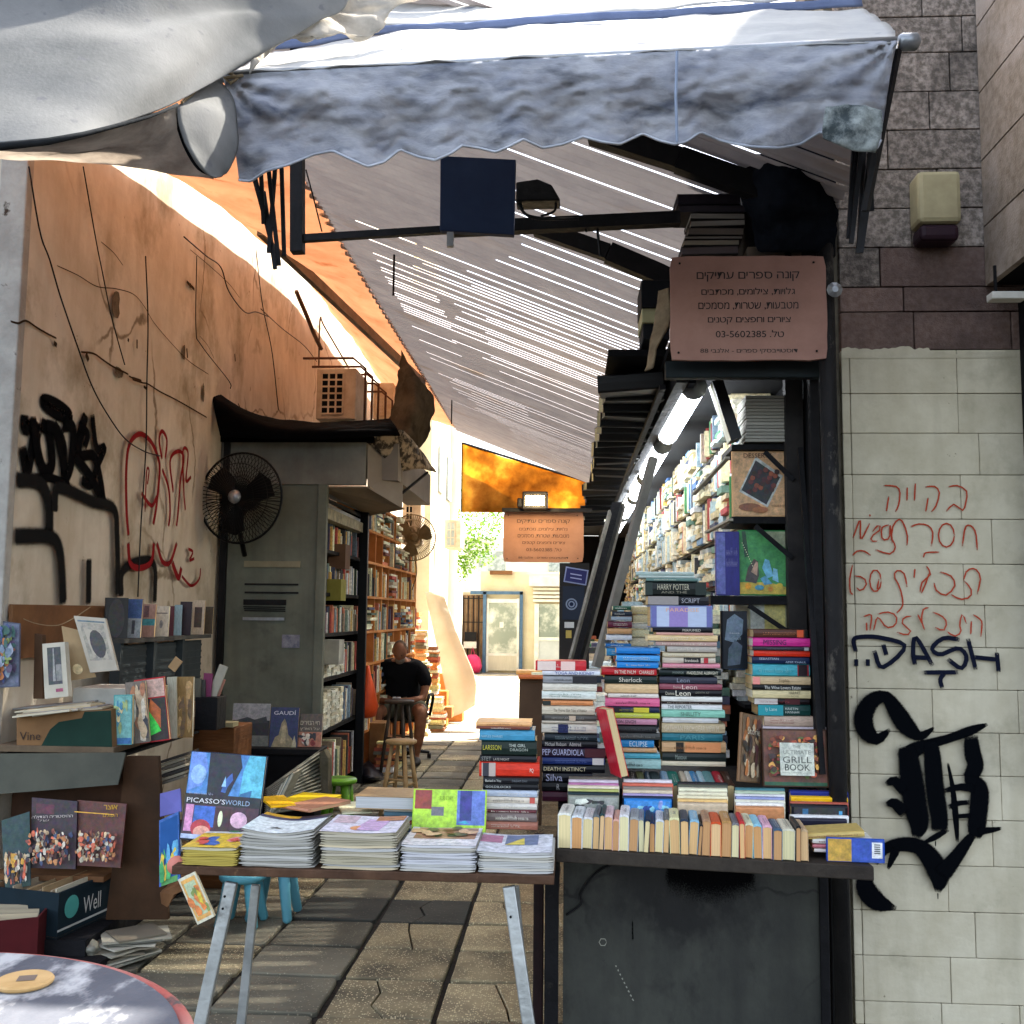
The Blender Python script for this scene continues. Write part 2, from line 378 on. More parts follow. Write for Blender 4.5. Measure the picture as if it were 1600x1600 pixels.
def place(me, name, parent, loc, xdir, ydir, w, h, color, kind=None):
    """put a unit mesh (x right, y up, facing x cross y) on a surface in parent's local frame"""
    o = bpy.data.objects.new(name, me); COL.objects.link(o); o.parent = parent; ORG[o.name] = ORG[parent.name]
    X = Vector(xdir).normalized(); Y = Vector(ydir).normalized(); Z = X.cross(Y)
    m = Matrix((X * w, Y * h, Z)).transposed().to_4x4(); m.translation = Vector(loc); o.matrix_local = m
    o.color = c4(color)
    if kind: o['kind'] = kind
    return o
def lettering(s, parent, loc, xdir, ydir, w, h, color, name='lettering'):
    return place(text_mesh(s)[0], name, parent, loc, xdir, ydir, w, h, color)
# illegible small print: a few runs of tiny bars
SCR = []
for k in range(6):
    mb = MB(); rr = random.Random(k); lines = 1 + k % 2
    for li in range(lines):
        x = -.5; yb = -.5 + li * .58; hh = 1.0 if lines == 1 else .42
        while x < .46:
            w = rr.uniform(.012, .03)
            if rr.random() < .16: x += .03; continue
            up = hh * rr.choice([.62, .62, .7, 1.0]); mb.add([(x, yb, 0), (x + w * .4, yb, 0), (x + w * .4, yb + up, 0), (x, yb + up, 0)], [(0, 1, 2, 3)])
            mb.add([(x, yb + up * rr.choice([0, .4, .8]), 0), (x + w, yb + up * .4, 0), (x + w, yb + up * .55, 0), (x, yb + up * .6, 0)], [(0, 1, 2, 3)])
            x += w + .012
    SCR.append(mb.mesh('small_print', M['ink']))
UQ = MB().add([(-.5, -.5, 0), (.5, -.5, 0), (.5, .5, 0), (-.5, .5, 0)], [(0, 1, 2, 3)]).mesh('label_patch', M['ink'])

# ------------------------------------------------------------------ books
pr = [(.5, 1), (-.45, 1), (-.495, .9), (-.51, .5), (-.495, .1), (-.45, 0), (.5, 0), (.5, .06), (-.42, .06), (-.455, .5), (-.42, .94), (.5, .94)]
mb = MB(); n = len(pr)
mb.add([(-.5, y, z) for y, z in pr] + [(.5, y, z) for y, z in pr], [tuple(range(n)), tuple(range(n, 2 * n))[::-1]] + [(i, n + i, n + (i + 1) % n, (i + 1) % n) for i in range(n)])
BCOVER = mb.mesh('book_cover', M['cover'])
BPAGES = MB().box(-.488, .488, -.44, .485, .061, .939).mesh('book_pages', M['pages'])
UP = Matrix(((0, 1, 0), (0, 0, 1), (1, 0, 0)))        # columns: local X->world Z, Y->world X, Z->world Y
FLAT = Matrix.Identity(3)
FLATR = Matrix.Rotation(math.pi, 3, 'Z')
SPUP_Y = Matrix(((0, 0, -1), (1, 0, 0), (0, -1, 0)))   # spine up, long axis away from the camera, thickness to -X
SPUP_X = Matrix(((1, 0, 0), (0, 0, 1), (0, -1, 0)))    # spine up, long axis along X, thickness to +Y
RX = lambda a: Matrix.Rotation(R(a), 3, 'X')
RY = lambda a: Matrix.Rotation(R(a), 3, 'Y')
RZ = lambda a: Matrix.Rotation(R(a), 3, 'Z')
PAGEC = ['#d8c8a0', '#e0d6b8', '#ccb88c', '#e4decc', '#d0b88c', '#bda274']
def book(loc, L, Wd, T, rot, col, label, title=None, tcol='#ffffff', tr=(.1, .9), th=.55, bands=(), pages=None, group=None, scr=True, name='book', cat='book', art=None):
    o = bpy.data.objects.new(name, None); o.empty_display_size = .05; link(o, None, loc); tag(o, label, cat, group)
    m = rot.to_4x4(); m.translation = Vector(loc); o.matrix_world = m
    c = bpy.data.objects.new('cover', BCOVER); c.scale = (L, Wd, T); c.color = c4(punch(col)); link(c, o)
    p = bpy.data.objects.new('pages', BPAGES); p.scale = (L, Wd, T); p.color = (lambda q: (min(.82, q[0] * 1.15), min(.8, q[1] * 1.13), q[2] * 1.08, 1))(hx(pages or random.choice(PAGEC))); link(p, o)
    ys = -.512 * Wd
    for i, b in enumerate(bands):
        x0, x1, bc = b; place(UQ, 'spine_band', o, ((x0 + x1) / 2 * L - L / 2, ys - .0004 * (i + 1), T / 2), (1, 0, 0), (0, 0, 1), (x1 - x0) * L, T * .9, punch(bc))
    if T > .006:
        if title:
            if isinstance(title, str): title = [(title, tr[0], tr[1], th, tcol, .5)]
            for (s, a, b, h_, tc, zc) in title:
                lettering(s, o, ((a + b) / 2 * L - L / 2, ys - .0016, T * zc), (1, 0, 0), (0, 0, 1), (b - a) * L, h_ * T, tc, 'title')
        elif scr and random.random() < .8:
            a = random.uniform(.08, .3); b = random.uniform(.55, .92)
            place(random.choice(SCR), 'title', o, ((a + b) / 2 * L - L / 2, ys - .0016, T / 2), (1, 0, 0), (0, 0, 1), (b - a) * L, T * random.uniform(.3, .5), tcol)
    if art: art(o, L, Wd, T)
    return o
def front_art(shapes, texts=()):
    """picture on the front cover (local z=0 face); coordinates 0..1, x across, y up"""
    def fn(o, L, Wd, T):
        mb = MB()
        for i, sh in enumerate(shapes):
            k = sh[0]; c = sh[-1]; z = -.0006 - .0003 * i
            if k == 'r': pts = [(sh[1], sh[2]), (sh[3], sh[2]), (sh[3], sh[4]), (sh[1], sh[4])]
            elif k == 'e': pts = [(sh[1] + sh[3] * math.cos(t * math.pi / 9), sh[2] + sh[4] * math.sin(t * math.pi / 9)) for t in range(18)]
            else: pts = sh[1]
            mb.add([(y * L - L / 2, x * Wd - Wd / 2, z) for x, y in pts], [tuple(range(len(pts)))], 0, c)
        if shapes:
            a = bpy.data.objects.new('cover_picture', mb.mesh('cover_picture', M['art'])); link(a, o)
        zt = -.0006 - .0003 * (len(shapes) + 2)
        for (s, x, y, w, h, c) in texts:
            me = text_mesh(s)[0] if s else random.choice(SCR)
            place(me, 'title', o, (y * L - L / 2, x * Wd - Wd / 2, zt), (0, 1, 0), (1, 0, 0), w * Wd, h * L, c)
    return fn
def blobs(cols, n, seed, y0=0, y1=1, s=.12):
    rr = random.Random(seed)
    out = []
    for _ in range(n):
        cx = rr.uniform(.1, .9); cy = rr.uniform(y0 + .08, y1 - .08); a = rr.uniform(.4, 1) * s; b = rr.uniform(.4, 1.3) * s * .8; ph = rr.random() * 6
        out.append(('p', [(min(.98, max(.02, cx + a * math.cos(t * math.pi / 4 + ph) * rr.uniform(.6, 1.2))), min(y1, max(y0, cy + b * math.sin(t * math.pi / 4 + ph) * rr.uniform(.6, 1.2)))) for t in range(8)], rr.choice(cols)))
    return out
ORD = ['top', 'second', 'third', 'fourth', 'fifth', 'sixth', 'seventh', 'eighth', 'ninth', 'tenth', 'eleventh', 'twelfth', 'thirteenth', 'fourteenth', 'fifteenth',
       'sixteenth', 'seventeenth', 'eighteenth', 'nineteenth', 'twentieth', 'twenty-first', 'twenty-second', 'twenty-third', 'twenty-fourth', 'twenty-fifth', 'twenty-sixth',
       'twenty-seventh', 'twenty-eighth', 'twenty-ninth', 'thirtieth', 'thirty-first', 'thirty-second', 'thirty-third', 'thirty-fourth', 'thirty-fifth', 'thirty-sixth', 'thirty-seventh', 'thirty-eighth', 'thirty-ninth', 'fortieth']
ORD1 = ['first'] + ORD[1:] + ['forty-first', 'forty-second', 'forty-third', 'forty-fourth', 'forty-fifth', 'forty-sixth', 'forty-seventh', 'forty-eighth', 'forty-ninth', 'fiftieth', 'fifty-first', 'fifty-second', 'fifty-third', 'fifty-fourth', 'fifty-fifth']
ORD = ['top'] + ORD1[1:]
def cname(c):
    r, g, b = [x ** (1 / 2.2) for x in hx(c)]
    mx, mn = max(r, g, b), min(r, g, b)
    if mx < .22: return 'black'
    if mx - mn < .07: return 'white' if mx > .78 else ('grey' if mx > .4 else 'dark grey')
    if mx == r:
        if g > .8 * r and b < .75 * g: n = 'yellow'
        elif g > .72 * r: n = 'cream' if mx > .7 else 'beige'
        elif b > g * 1.15: n = 'pink' if mx > .6 else 'plum'
        elif g > .5 * r: n = 'orange' if mx > .72 and b < .55 else ('pinkish' if mx > .6 else 'brown')
        else: n = 'red'
    elif mx == g: n = 'turquoise' if b > .8 * g else 'green'
    else: n = 'turquoise' if g > .88 * b else ('purple' if r > g * 1.05 else 'blue')
    if mx < .45 and n not in ('brown', 'plum', 'beige'): n = 'dark ' + n
    elif mx > .8 and mx - mn < .25 and n not in ('cream',): n = 'pale ' + n
    return n
def stack(desc, group, Y, items, ox, oy, s, depth=.15):
    """books lying in a pile, spines to the front; items: (u0,u1,v0,v1,colour,title,tcol,extras)"""
    k = 0
    for it in items:
        u0, u1, v0, v1, col = it[:5]; title = it[5] if len(it) > 5 else None; tcol = it[6] if len(it) > 6 else '#e8e2d0'; ex = it[7] if len(it) > 7 else {}
        a = aY(ox + u0 / s, oy + v1 / s, Y); b = aY(ox + u1 / s, oy + v0 / s, Y); dY = ex.pop('dy', random.uniform(-.008, .008)); wd = ex.pop('wd', depth + random.uniform(-.01, .01))
        L = b.x - a.x; T = max(.004, b.z - a.z - .0015)
        book((a.x + L / 2, Y + dY + wd / 2, a.z), L, wd, T, RZ(random.uniform(-1.2, 1.2)), col,
             ('%s book on top ' % cname(col) if k == 0 else '%s book, %s from the top ' % (cname(col), ORD[k])) + desc, title, tcol, group=group, **ex)
        k += 1
# ================================================================== GROUND
gmat = surf('paving_joint_dirt', '#2d2a26', '#1c1a18', 8, .95, .3)
ground = build(MB().box(-12, 14, -3, 60, -.3, -.022), 'pavement', gmat, kind='structure')
def speckle(name, a, b, c, amt):
    m, nt, out = nodes(name); L = nt.links.new
    p = N(nt, 'ShaderNodeBsdfPrincipled'); p.inputs['Roughness'].default_value = .8; p.inputs['Specular IOR Level'].default_value = .2
    tc = N(nt, 'ShaderNodeTexCoord'); oi = N(nt, 'ShaderNodeObjectInfo')
    ad = N(nt, 'ShaderNodeVectorMath', operation='ADD'); L(tc.outputs['Object'], ad.inputs[0]); L(oi.outputs['Location'], ad.inputs[1])
    n = N(nt, 'ShaderNodeTexNoise'); n.inputs['Scale'].default_value = 3.5; n.inputs['Detail'].default_value = 8; L(ad.outputs[0], n.inputs[0])
    v = N(nt, 'ShaderNodeTexVoronoi'); v.inputs['Scale'].default_value = 105; L(ad.outputs[0], v.inputs[0])
    mr = N(nt, 'ShaderNodeMapRange'); mr.inputs[1].default_value = .36; mr.inputs[2].default_value = .66; L(n.outputs[0], mr.inputs[0])
    mx = N(nt, 'ShaderNodeMix', data_type='RGBA'); L(mr.outputs[0], mx.inputs[0]); mx.inputs[6].default_value = c4(a); mx.inputs[7].default_value = c4(b)
    # pebbles: per-cell random choice
    sp = N(nt, 'ShaderNodeSeparateColor'); L(v.outputs['Color'], sp.inputs[0])
    gt = N(nt, 'ShaderNodeMath', operation='GREATER_THAN'); gt.inputs[1].default_value = 1 - amt; L(sp.outputs[0], gt.inputs[0])
    lt = N(nt, 'ShaderNodeMath', operation='LESS_THAN'); lt.inputs[1].default_value = .4; L(v.outputs['Distance'], lt.inputs[0])
    mu = N(nt, 'ShaderNodeMath', operation='MULTIPLY'); L(gt.outputs[0], mu.inputs[0]); L(lt.outputs[0], mu.inputs[1])
    m2 = N(nt, 'ShaderNodeMix', data_type='RGBA'); L(mu.outputs[0], m2.inputs[0]); L(mx.outputs[2], m2.inputs[6]); m2.inputs[7].default_value = c4(c)
    r2 = N(nt, 'ShaderNodeMapRange'); r2.inputs[3].default_value = .68; r2.inputs[4].default_value = 1.3; L(oi.outputs['Random'], r2.inputs[0])
    vm = N(nt, 'ShaderNodeVectorMath', operation='SCALE'); L(m2.outputs[2], vm.inputs[0]); L(r2.outputs[0], vm.inputs['Scale'])
    L(vm.outputs[0], p.inputs['Base Color'])
    nb = N(nt, 'ShaderNodeTexNoise'); nb.inputs['Scale'].default_value = 45; nb.inputs['Detail'].default_value = 8; L(ad.outputs[0], nb.inputs[0])
    am = N(nt, 'ShaderNodeMath', operation='ADD'); L(nb.outputs[0], am.inputs[0]); L(mu.outputs[0], am.inputs[1])
    b = N(nt, 'ShaderNodeBump'); b.inputs['Strength'].default_value = .5; b.inputs['Distance'].default_value = .006; L(am.outputs[0], b.inputs['Height'])
    L(b.outputs[0], p.inputs['Normal']); L(p.outputs[0], out.inputs[0]); return m
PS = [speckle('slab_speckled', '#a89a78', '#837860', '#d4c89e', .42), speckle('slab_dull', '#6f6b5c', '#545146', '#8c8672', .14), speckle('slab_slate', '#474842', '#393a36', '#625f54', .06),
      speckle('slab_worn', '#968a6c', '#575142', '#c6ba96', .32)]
def slab_mesh(w, d, seed, cracked=False):
    rr = random.Random(seed); g = .0085
    def outline(x0, x1, y0, y1):
        pts = []
        for (a, b) in (((x0, y0), (x1, y0)), ((x1, y0), (x1, y1)), ((x1, y1), (x0, y1)), ((x0, y1), (x0, y0))):
            for t in (0.04, .35, .65, .96): pts.append(Vector((a[0] + (b[0] - a[0]) * t + rr.uniform(-.0035, .0035), a[1] + (b[1] - a[1]) * t + rr.uniform(-.0035, .0035), 0)))
        return pts
    mb = MB()
    def top(pts, z):
        c = sum(pts, Vector()) / len(pts); n = len(pts)
        inner = [c + (p - c) * .975 + Vector((0, 0, z)) for p in pts]; outer = [p + Vector((0, 0, z - .005)) for p in pts]; low = [p + Vector((0, 0, -.03)) for p in pts]
        mb.add(inner + outer + low, [tuple(range(n))] + [(n + i, n + (i + 1) % n, (i + 1) % n, i) for i in range(n)] + [(2 * n + i, 2 * n + (i + 1) % n, n + (i + 1) % n, n + i) for i in range(n)])
    if cracked:
        k = rr.uniform(.35, .65) * w - w / 2; a = rr.uniform(-.06, .06)
        ys = [-d / 2 + g, -d * .15, d * .2, d / 2 - g]; cx = [k - a, k + rr.uniform(-.03, .03), k + rr.uniform(-.03, .03), k + a]
        L_ = [Vector((-w / 2 + g, -d / 2 + g, 0))] + [Vector((cx[i] - .004, ys[i], 0)) for i in range(4)] + [Vector((-w / 2 + g, d / 2 - g, 0)), Vector((-w / 2 + g, 0, 0))]
        R_ = [Vector((cx[i] + .004, ys[i], 0)) for i in (3, 2, 1, 0)] + [Vector((w / 2 - g, -d / 2 + g, 0)), Vector((w / 2 - g, 0, 0)), Vector((w / 2 - g, d / 2 - g, 0))]
        top(L_, 0); top(R_, -.004)
    else: top(outline(-w / 2 + g, w / 2 - g, -d / 2 + g, d / 2 - g), 0)
    return mb
SLW, SLD = .465, .42
sm = [[slab_mesh(SLW, SLD, 3 + i + 10 * k, i == 4).mesh('paving_slab', PS[k]) for i in range(5)] for k in range(4)]
rr = random.Random(5)
cols_x = [-.53 + .2325 + SLW * (i - 6) for i in range(13)]
dark_cells = {(4, 5), (5, 5), (4, 6), (3, 5)}
for r_ in range(24):
    for ci, x in enumerate(cols_x):
        y = 3.17 + SLD * r_
        if x < -2.9 or x > 1.3: continue
        if y > 12.6 and ci % 2: pass
        if r_ > 20 and x > 0: continue
        jx = 0
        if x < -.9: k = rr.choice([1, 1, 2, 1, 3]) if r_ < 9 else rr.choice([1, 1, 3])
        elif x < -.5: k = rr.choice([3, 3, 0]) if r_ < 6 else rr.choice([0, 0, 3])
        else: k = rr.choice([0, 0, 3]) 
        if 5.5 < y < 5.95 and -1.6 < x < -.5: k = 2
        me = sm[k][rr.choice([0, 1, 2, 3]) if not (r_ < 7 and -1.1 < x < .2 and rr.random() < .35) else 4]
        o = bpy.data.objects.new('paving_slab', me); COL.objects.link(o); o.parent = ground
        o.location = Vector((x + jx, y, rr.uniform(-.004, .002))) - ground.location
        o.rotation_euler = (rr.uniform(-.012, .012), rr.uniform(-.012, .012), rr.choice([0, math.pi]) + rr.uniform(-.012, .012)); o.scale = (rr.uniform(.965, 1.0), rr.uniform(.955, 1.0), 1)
far_pave = surf('far_paving', '#a99f8c', '#8d8474', 3, .85, .2)
mb = MB()
for r_ in range(36):
    for ci in range(22):
        x = -4.4 + ci * .465; y = 3.17 + SLD * (24 + r_)
        mb.box(x + .006, x + .459, y - .2, y + .2, -.03, rr.uniform(-.003, .001))
build(mb, 'far_paving_slabs', far_pave, ground, kind='stuff')
road = build(MB().box(-12, 14, 27.4, 45, -.02, .004), 'far_road', surf('asphalt_sunlit', '#7c7770', '#66625c', 4, .9, .2), kind='structure')

# ================================================================== LEFT PLASTER WALL
plaster = surf('old_plaster', '#d0c7b6', '#bbb09c', 2.6, .9, .4, bscale=9, col3='#92866f', s3=1.3, lo3=.52, hi3=.68, stretch=(1, 1, .8), crack=.8, specks=7, speckcol='#75654f', streak='#a89a82')
wl = thing('plaster_wall', 'tall peeling plaster wall covered with graffiti along the left of the alley', 'wall', (-3.0, 10, 0))
WX = -2.8
mb = MB(); g = []
ny, nz = 90, 50; Y0, Y1, ZT = 4.96, 16.2, 7.2
for j in range(nz + 1):
    for i in range(ny + 1):
        y = Y0 + (Y1 - Y0) * i / ny; z = ZT * j / nz
        dx = .012 * noise.noise(Vector((y * .9, z * .9, 0))) + .004 * noise.noise(Vector((y * 4, z * 4, 3)))
        g.append((WX + dx, y, z))
fs = [(j * (ny + 1) + i, j * (ny + 1) + i + 1, (j + 1) * (ny + 1) + i + 1, (j + 1) * (ny + 1) + i) for j in range(nz) for i in range(ny)]
mb.add(g, fs); mb.box(-3.3, WX - .03, Y0 + .02, Y1, 0, ZT)
build(mb, 'wall_face', plaster, wl, smooth=False)
build(MB().box(-2.93, -2.785, 4.90, 4.965, 0, ZT + .02), 'corner_strip', surf('flaked_white_corner', '#a9a79f', '#8f8c85', 6, .85, .3, col3='#3d3128', s3=7, lo3=.64, hi3=.7), wl, bevel=.008)
build(MB().box(-6, -2.94, 5.3, 6.0, 0, ZT), 'side_return', surf('dark_red_return', '#3a2725', '#241a1a', 5, .9, .2), wl)
def ribbon(mb, pts, wmul=1, step=.02, soft=.35, col=(0, 0, 0), nrm=None, buf=None, dd=0):
    """pts: list of (Vector, width); soft-edged painted stroke lying on a wall"""
    P = [p for p, w in pts]; Wd = [Vector((w, 0, 0)) for p, w in pts]
    if len(P) == 2: P.insert(1, (P[0] + P[1]) / 2); Wd.insert(1, (Wd[0] + Wd[1]) / 2)
    tot = sum((P[i + 1] - P[i]).length for i in range(len(P) - 1)); n = max(6, min(80, int(tot / step)))
    L = []
    for i in range(n + 1):
        t = (len(P) - 1) * i / n; L.append((cr(P, t), max(.002, cr(Wd, t).x)))
    b = len(mb.v); al = [0, 1, 1, 0]
    for i, (p, w) in enumerate(L):
        d = (L[min(i + 1, n)][0] - L[max(i - 1, 0)][0]).normalized(); s = d.cross(nrm).normalized()
        w = w * wmul / 2; e = w + w * soft; q = w * (1 - soft * .6)
        for k, o in enumerate((-e, -q, q, e)):
            mb.v.append(p + s * o + nrm * dd); buf.append(0 if k in (0, 3) else (.45 if i in (0, n) else 1))
    for i in range(n):
        for k in range(3):
            mb.f.append([b + i * 4 + k, b + i * 4 + k + 1, b + (i + 1) * 4 + k + 1, b + (i + 1) * 4 + k]); mb.mi.append(0); mb.c.append(col)
def graffiti(name, parent, strokes, proj, nrm, col, mpp, wmul=1, soft=.35, lift=.003, label=None, alpha=1):
    mb = MB(); buf = []; nrm = Vector(nrm)
    for i, st in enumerate(strokes):
        ribbon(mb, [(proj(p[0], p[1]), p[2] * mpp) for p in st], wmul, .02, soft, col, nrm, buf, lift + .0004 * i)
    org = ORG[parent.name]; me = bpy.data.meshes.new(name); me.from_pydata([v - org for v in mb.v], [], mb.f); me.materials.append(M['spray'])
    ca = me.color_attributes.new('Col', 'FLOAT_COLOR', 'POINT'); c = hx(col); d = []
    for a in buf: d += [c[0], c[1], c[2], a * alpha]
    ca.data.foreach_set('color', d)
    o = bpy.data.objects.new(name, me); link(o, parent)
    if label: o['label'] = label
    return o
def W3(lst, w):
    return [(x, y, w) for x, y in lst]
# crop at (0,400) x4 and (0,800) x4
pa = lambda u, v: aX(u / 4, 400 + v / 4, WX + .012)
EL = [(350 + 85 * math.cos(a * .55) + 22 * math.sin(a * .55), 955 + 45 * math.sin(a * .55) + 38 * math.cos(a * .55) * 1.0) for a in range(13)]
tag_strokes = [W3(EL, 34), W3([(150, 990), (155, 1080), (210, 1060), (190, 1240), (165, 1340), (135, 1190)], 42), W3([(240, 1040), (225, 1180), (270, 1340), (320, 1300), (300, 1100), (250, 1050)], 44),
    W3([(330, 1050), (390, 1180), (400, 1380), (440, 1300), (452, 1080), (390, 1060)], 42), W3([(470, 1210), (500, 1080), (532, 990)], 34), W3([(532, 990), (490, 1230), (580, 1250), (620, 1380), (645, 1550)], 36),
    W3([(570, 990), (598, 1200), (648, 1200), (600, 1320), (560, 1430), (505, 1400)], 32), W3([(460, 1250), (560, 1380), (640, 1540)], 38), W3([(215, 1388), (300, 1385), (380, 1410), (430, 1440)], 26),
    W3([(280, 1060), (340, 1090), (380, 1250), (400, 1350)], 40), W3([(480, 1060), (540, 1110), (520, 1200)], 30), W3([(385, 1060), (400, 1090)], 34), W3([(200, 1000), (215, 1200), (240, 1300)], 30)]
graffiti('graffiti', wl, tag_strokes, pa, (1, 0, 0), '#0b0b0d', .0017, label='black scribbled graffiti tag with a halo ring')
mk = .00115
fat = [W3([(90, 1400), (180, 1402), (250, 1425), (285, 1500), (300, 1600), (298, 1740)], 46), W3([(80, 1752), (180, 1750), (300, 1755), (355, 1810), (375, 1950), (385, 2180)], 46),
       W3([(330, 1600), (340, 1465), (400, 1455), (560, 1530), (700, 1580), (722, 1760), (728, 2130)], 40), W3([(545, 1890), (542, 2180)], 38), W3([(748, 2130), (758, 1970), (870, 1905), (955, 1935), (958, 2170)], 36)]
graffiti('graffiti', wl, fat, pa, (1, 0, 0), '#1c1c1c', mk * 1.4, soft=.6, lift=.009, label='thick dark grey outline graffiti low on the wall')
red = [W3([(790, 1750), (778, 1600), (775, 1350), (795, 1180), (860, 1112), (930, 1160), (975, 1260), (985, 1350), (965, 1560), (945, 1680)], 22), W3([(1000, 1270), (982, 1150), (1000, 1095), (1030, 1150), (1020, 1270)], 18),
       W3([(1000, 1330), (1040, 1450), (1050, 1600), (1040, 1690)], 18), W3([(1070, 1480), (1050, 1280), (1100, 1220), (1135, 1260), (1115, 1400), (1100, 1600), (1090, 1690)], 18), W3([(1145, 1590), (1135, 1450), (1130, 1220), (1162, 1230), (1150, 1400), (1182, 1380)], 16),
       W3([(785, 1790), (800, 1920), (860, 1950), (930, 1912), (948, 1790)], 26), W3([(965, 1790), (1000, 1908), (1050, 1912), (1092, 1790)], 22), W3([(1060, 1910), (1100, 2010), (1120, 1945)], 28), W3([(1120, 2000), (1180, 2060), (1230, 2020), (1240, 1950)], 14),
       W3([(890, 1600), (900, 1350), (915, 1340), (905, 1430)], 12), W3([(865, 1480), (930, 1560), (965, 1500)], 18), W3([(1160, 1830), (1190, 1850), (1170, 1900), (1200, 1890)], 14)]
graffiti('graffiti', wl, red, pa, (1, 0, 0), '#7d1f22', mk * 1.35, soft=.3, lift=.014, label='dark red bubble letter graffiti')
# cracks and flaked spots, as thin dark geometry just proud of the plaster
cracks = [W3([(60, 408), (110, 420), (160, 405), (230, 450), (300, 490), (350, 515)], 9), W3([(500, 600), (580, 610), (640, 650), (700, 690), (800, 740)], 10), W3([(800, 750), (880, 790), (920, 800), (1000, 850), (1080, 890), (1170, 940), (1290, 1010)], 9),
          W3([(350, 60), (480, 120), (600, 190), (720, 205), (830, 240), (900, 320), (960, 420), (1080, 560), (1180, 660), (1300, 740)], 5), W3([(330, 540), (350, 560)], 22), W3([(530, 610), (548, 655)], 26), W3([(820, 765), (880, 785)], 20),
          W3([(850, 520), (850, 580)], 16), W3([(790, 520), (800, 530)], 18), W3([(890, 815), (910, 830)], 16), W3([(1160, 160), (1210, 210)], 20), W3([(1160, 575), (1165, 640)], 18), W3([(1460, 610), (1465, 660)], 18), W3([(1480, 920), (1500, 960)], 12), W3([(1180, -40), (1300, 60), (1420, 170), (1490, 260)], 5),
          W3([(620, -90), (700, -20), (760, 60)], 5), W3([(1240, 500), (1290, 560), (1330, 640)], 4)]
graffiti('crack', wl, cracks, pa, (1, 0, 0), '#3a2c20', mk, soft=.4, lift=.004)
holem = surf('bare_render', '#6f6250', '#544a3c', 9, .95, .5)
for (u, v, a, b) in ((725, 300, 48, 75), (1150, 600, 22, 50), (745, 730, 60, 26), (1190, 185, 18, 14), (1270, 860, 22, 60)):
    c = pa(u, v); mb = MB(); k = 14; r2 = random.Random(u)
    ring = [Vector((WX + .013, c.y + a * mk * math.cos(t * 2 * math.pi / k) * r2.uniform(.7, 1.15), c.z + b * mk * 1.1 * math.sin(t * 2 * math.pi / k) * r2.uniform(.8, 1.15))) for t in range(k)]
    inn = [c + (p - c) * .8 + Vector((-.02, 0, 0)) for p in ring]
    for p in inn: p.x = WX + .0085
    mb.add(ring + inn, [(i, (i + 1) % k, k + (i + 1) % k, k + i) for i in range(k)] + [tuple(range(k, 2 * k))])
    build(mb, 'flaked_patch', holem, wl)
# loose cables down the wall
def cable(name, label, pts, r, mat='cord', parent=None, group=None, cat='cable', n=5):
    r *= .75; P = [Vector(p) for p in pts]
    if len(P) > 2: P = [cr(P, (len(P) - 1) * i / 40) for i in range(41)]
    mb = MB().tube(P, r, n)
    if parent: return build(mb, name, M[mat], parent, smooth=True)
    return build(mb, name, M[mat], label=label, cat=cat, group=group, smooth=True)
wx = lambda u, v, d=.03: aX(u / 4, 400 + v / 4, WX + d)
cable('hanging_cable', 'long thin cable sagging down the plaster wall into the red graffiti', [wx(180, -560), wx(250, -150), wx(310, 20), wx(380, 260), wx(490, 580), wx(570, 800), wx(660, 970), wx(780, 1140), wx(900, 1220), wx(1000, 1250)], .006)
cable('hanging_cable', 'thin cable hanging straight past the round flaked hole in the wall', [wx(520, -560), wx(600, -100), wx(640, 100), wx(690, 350), wx(740, 540), wx(780, 680)], .005)
cable('hanging_cable', 'dotted dark cable dropping through the red graffiti to the ledge of books', [wx(910, 0), wx(925, 400), wx(918, 800), wx(912, 1200), wx(880, 1700), wx(862, 2130)], .006)
cable('hanging_cable', 'looped pair of wires near the orange tarp on the plaster wall', [wx(1150, -120), wx(1290, 0), wx(1380, 70), wx(1430, 220), wx(1530, 350), wx(1600, 350), wx(1680, 380)], .007)
cable('hanging_cable', 'thin wire running down the wall beside the caged air conditioner', [wx(1600, -40), wx(1640, 300), wx(1700, 600), wx(1740, 960)], .006)
cable('hanging_cable', 'wire falling along the bright part of the wall above the booth roof', [wx(1230, 0), wx(1225, 450), wx(1260, 560), wx(1430, 780), wx(1440, 830)], .005)
cable('hanging_cable', 'wire on the wall just left of the wall mounted fan guard', [wx(1630, 330), wx(1760, 450), wx(1900, 560), wx(1980, 660)], .006)

# ================================================================== LEFT BUILDINGS FURTHER IN
cream = surf('sunlit_cream_render', '#ebe4d2', '#ddd3bd', 1.2, .9, .2)
lb = thing('cream_building', 'sunlit cream building with ducts beyond the orange shelves on the left', 'building', (-3.5, 20, 0))
build(MB().box(-6, -2.85, 16.25, 27.2, 0, 9), 'wall', cream, lb)
build(MB().box(-2.85, -2.55, 18.5, 19.0, 0, 8.5), 'pilaster', surf('pilaster_render', '#d6cbb0', '#c3b697', 2, .9), lb)
build(MB().box(-2.85, -2.7, 24.0, 24.4, 0, 8.5), 'pilaster', cream, lb)
mb = MB()
for i in range(4):
    build(MB().box(-2.84, -2.80, 20.2 + i * 1.5, 20.9 + i * 1.5, 4.2, 5.2), 'window', surf('shutter_grey%d' % i, '#a9b0ac', '#8f9692', 5, .7), lb)
build(MB().tube([(-2.7, 17.2, 1.0), (-2.7, 17.2, 8)], .05, 10), 'drain_pipe', surf('yellowed_pipe', '#c7b24a', '#a8934a', 5, .6), lb, smooth=True)

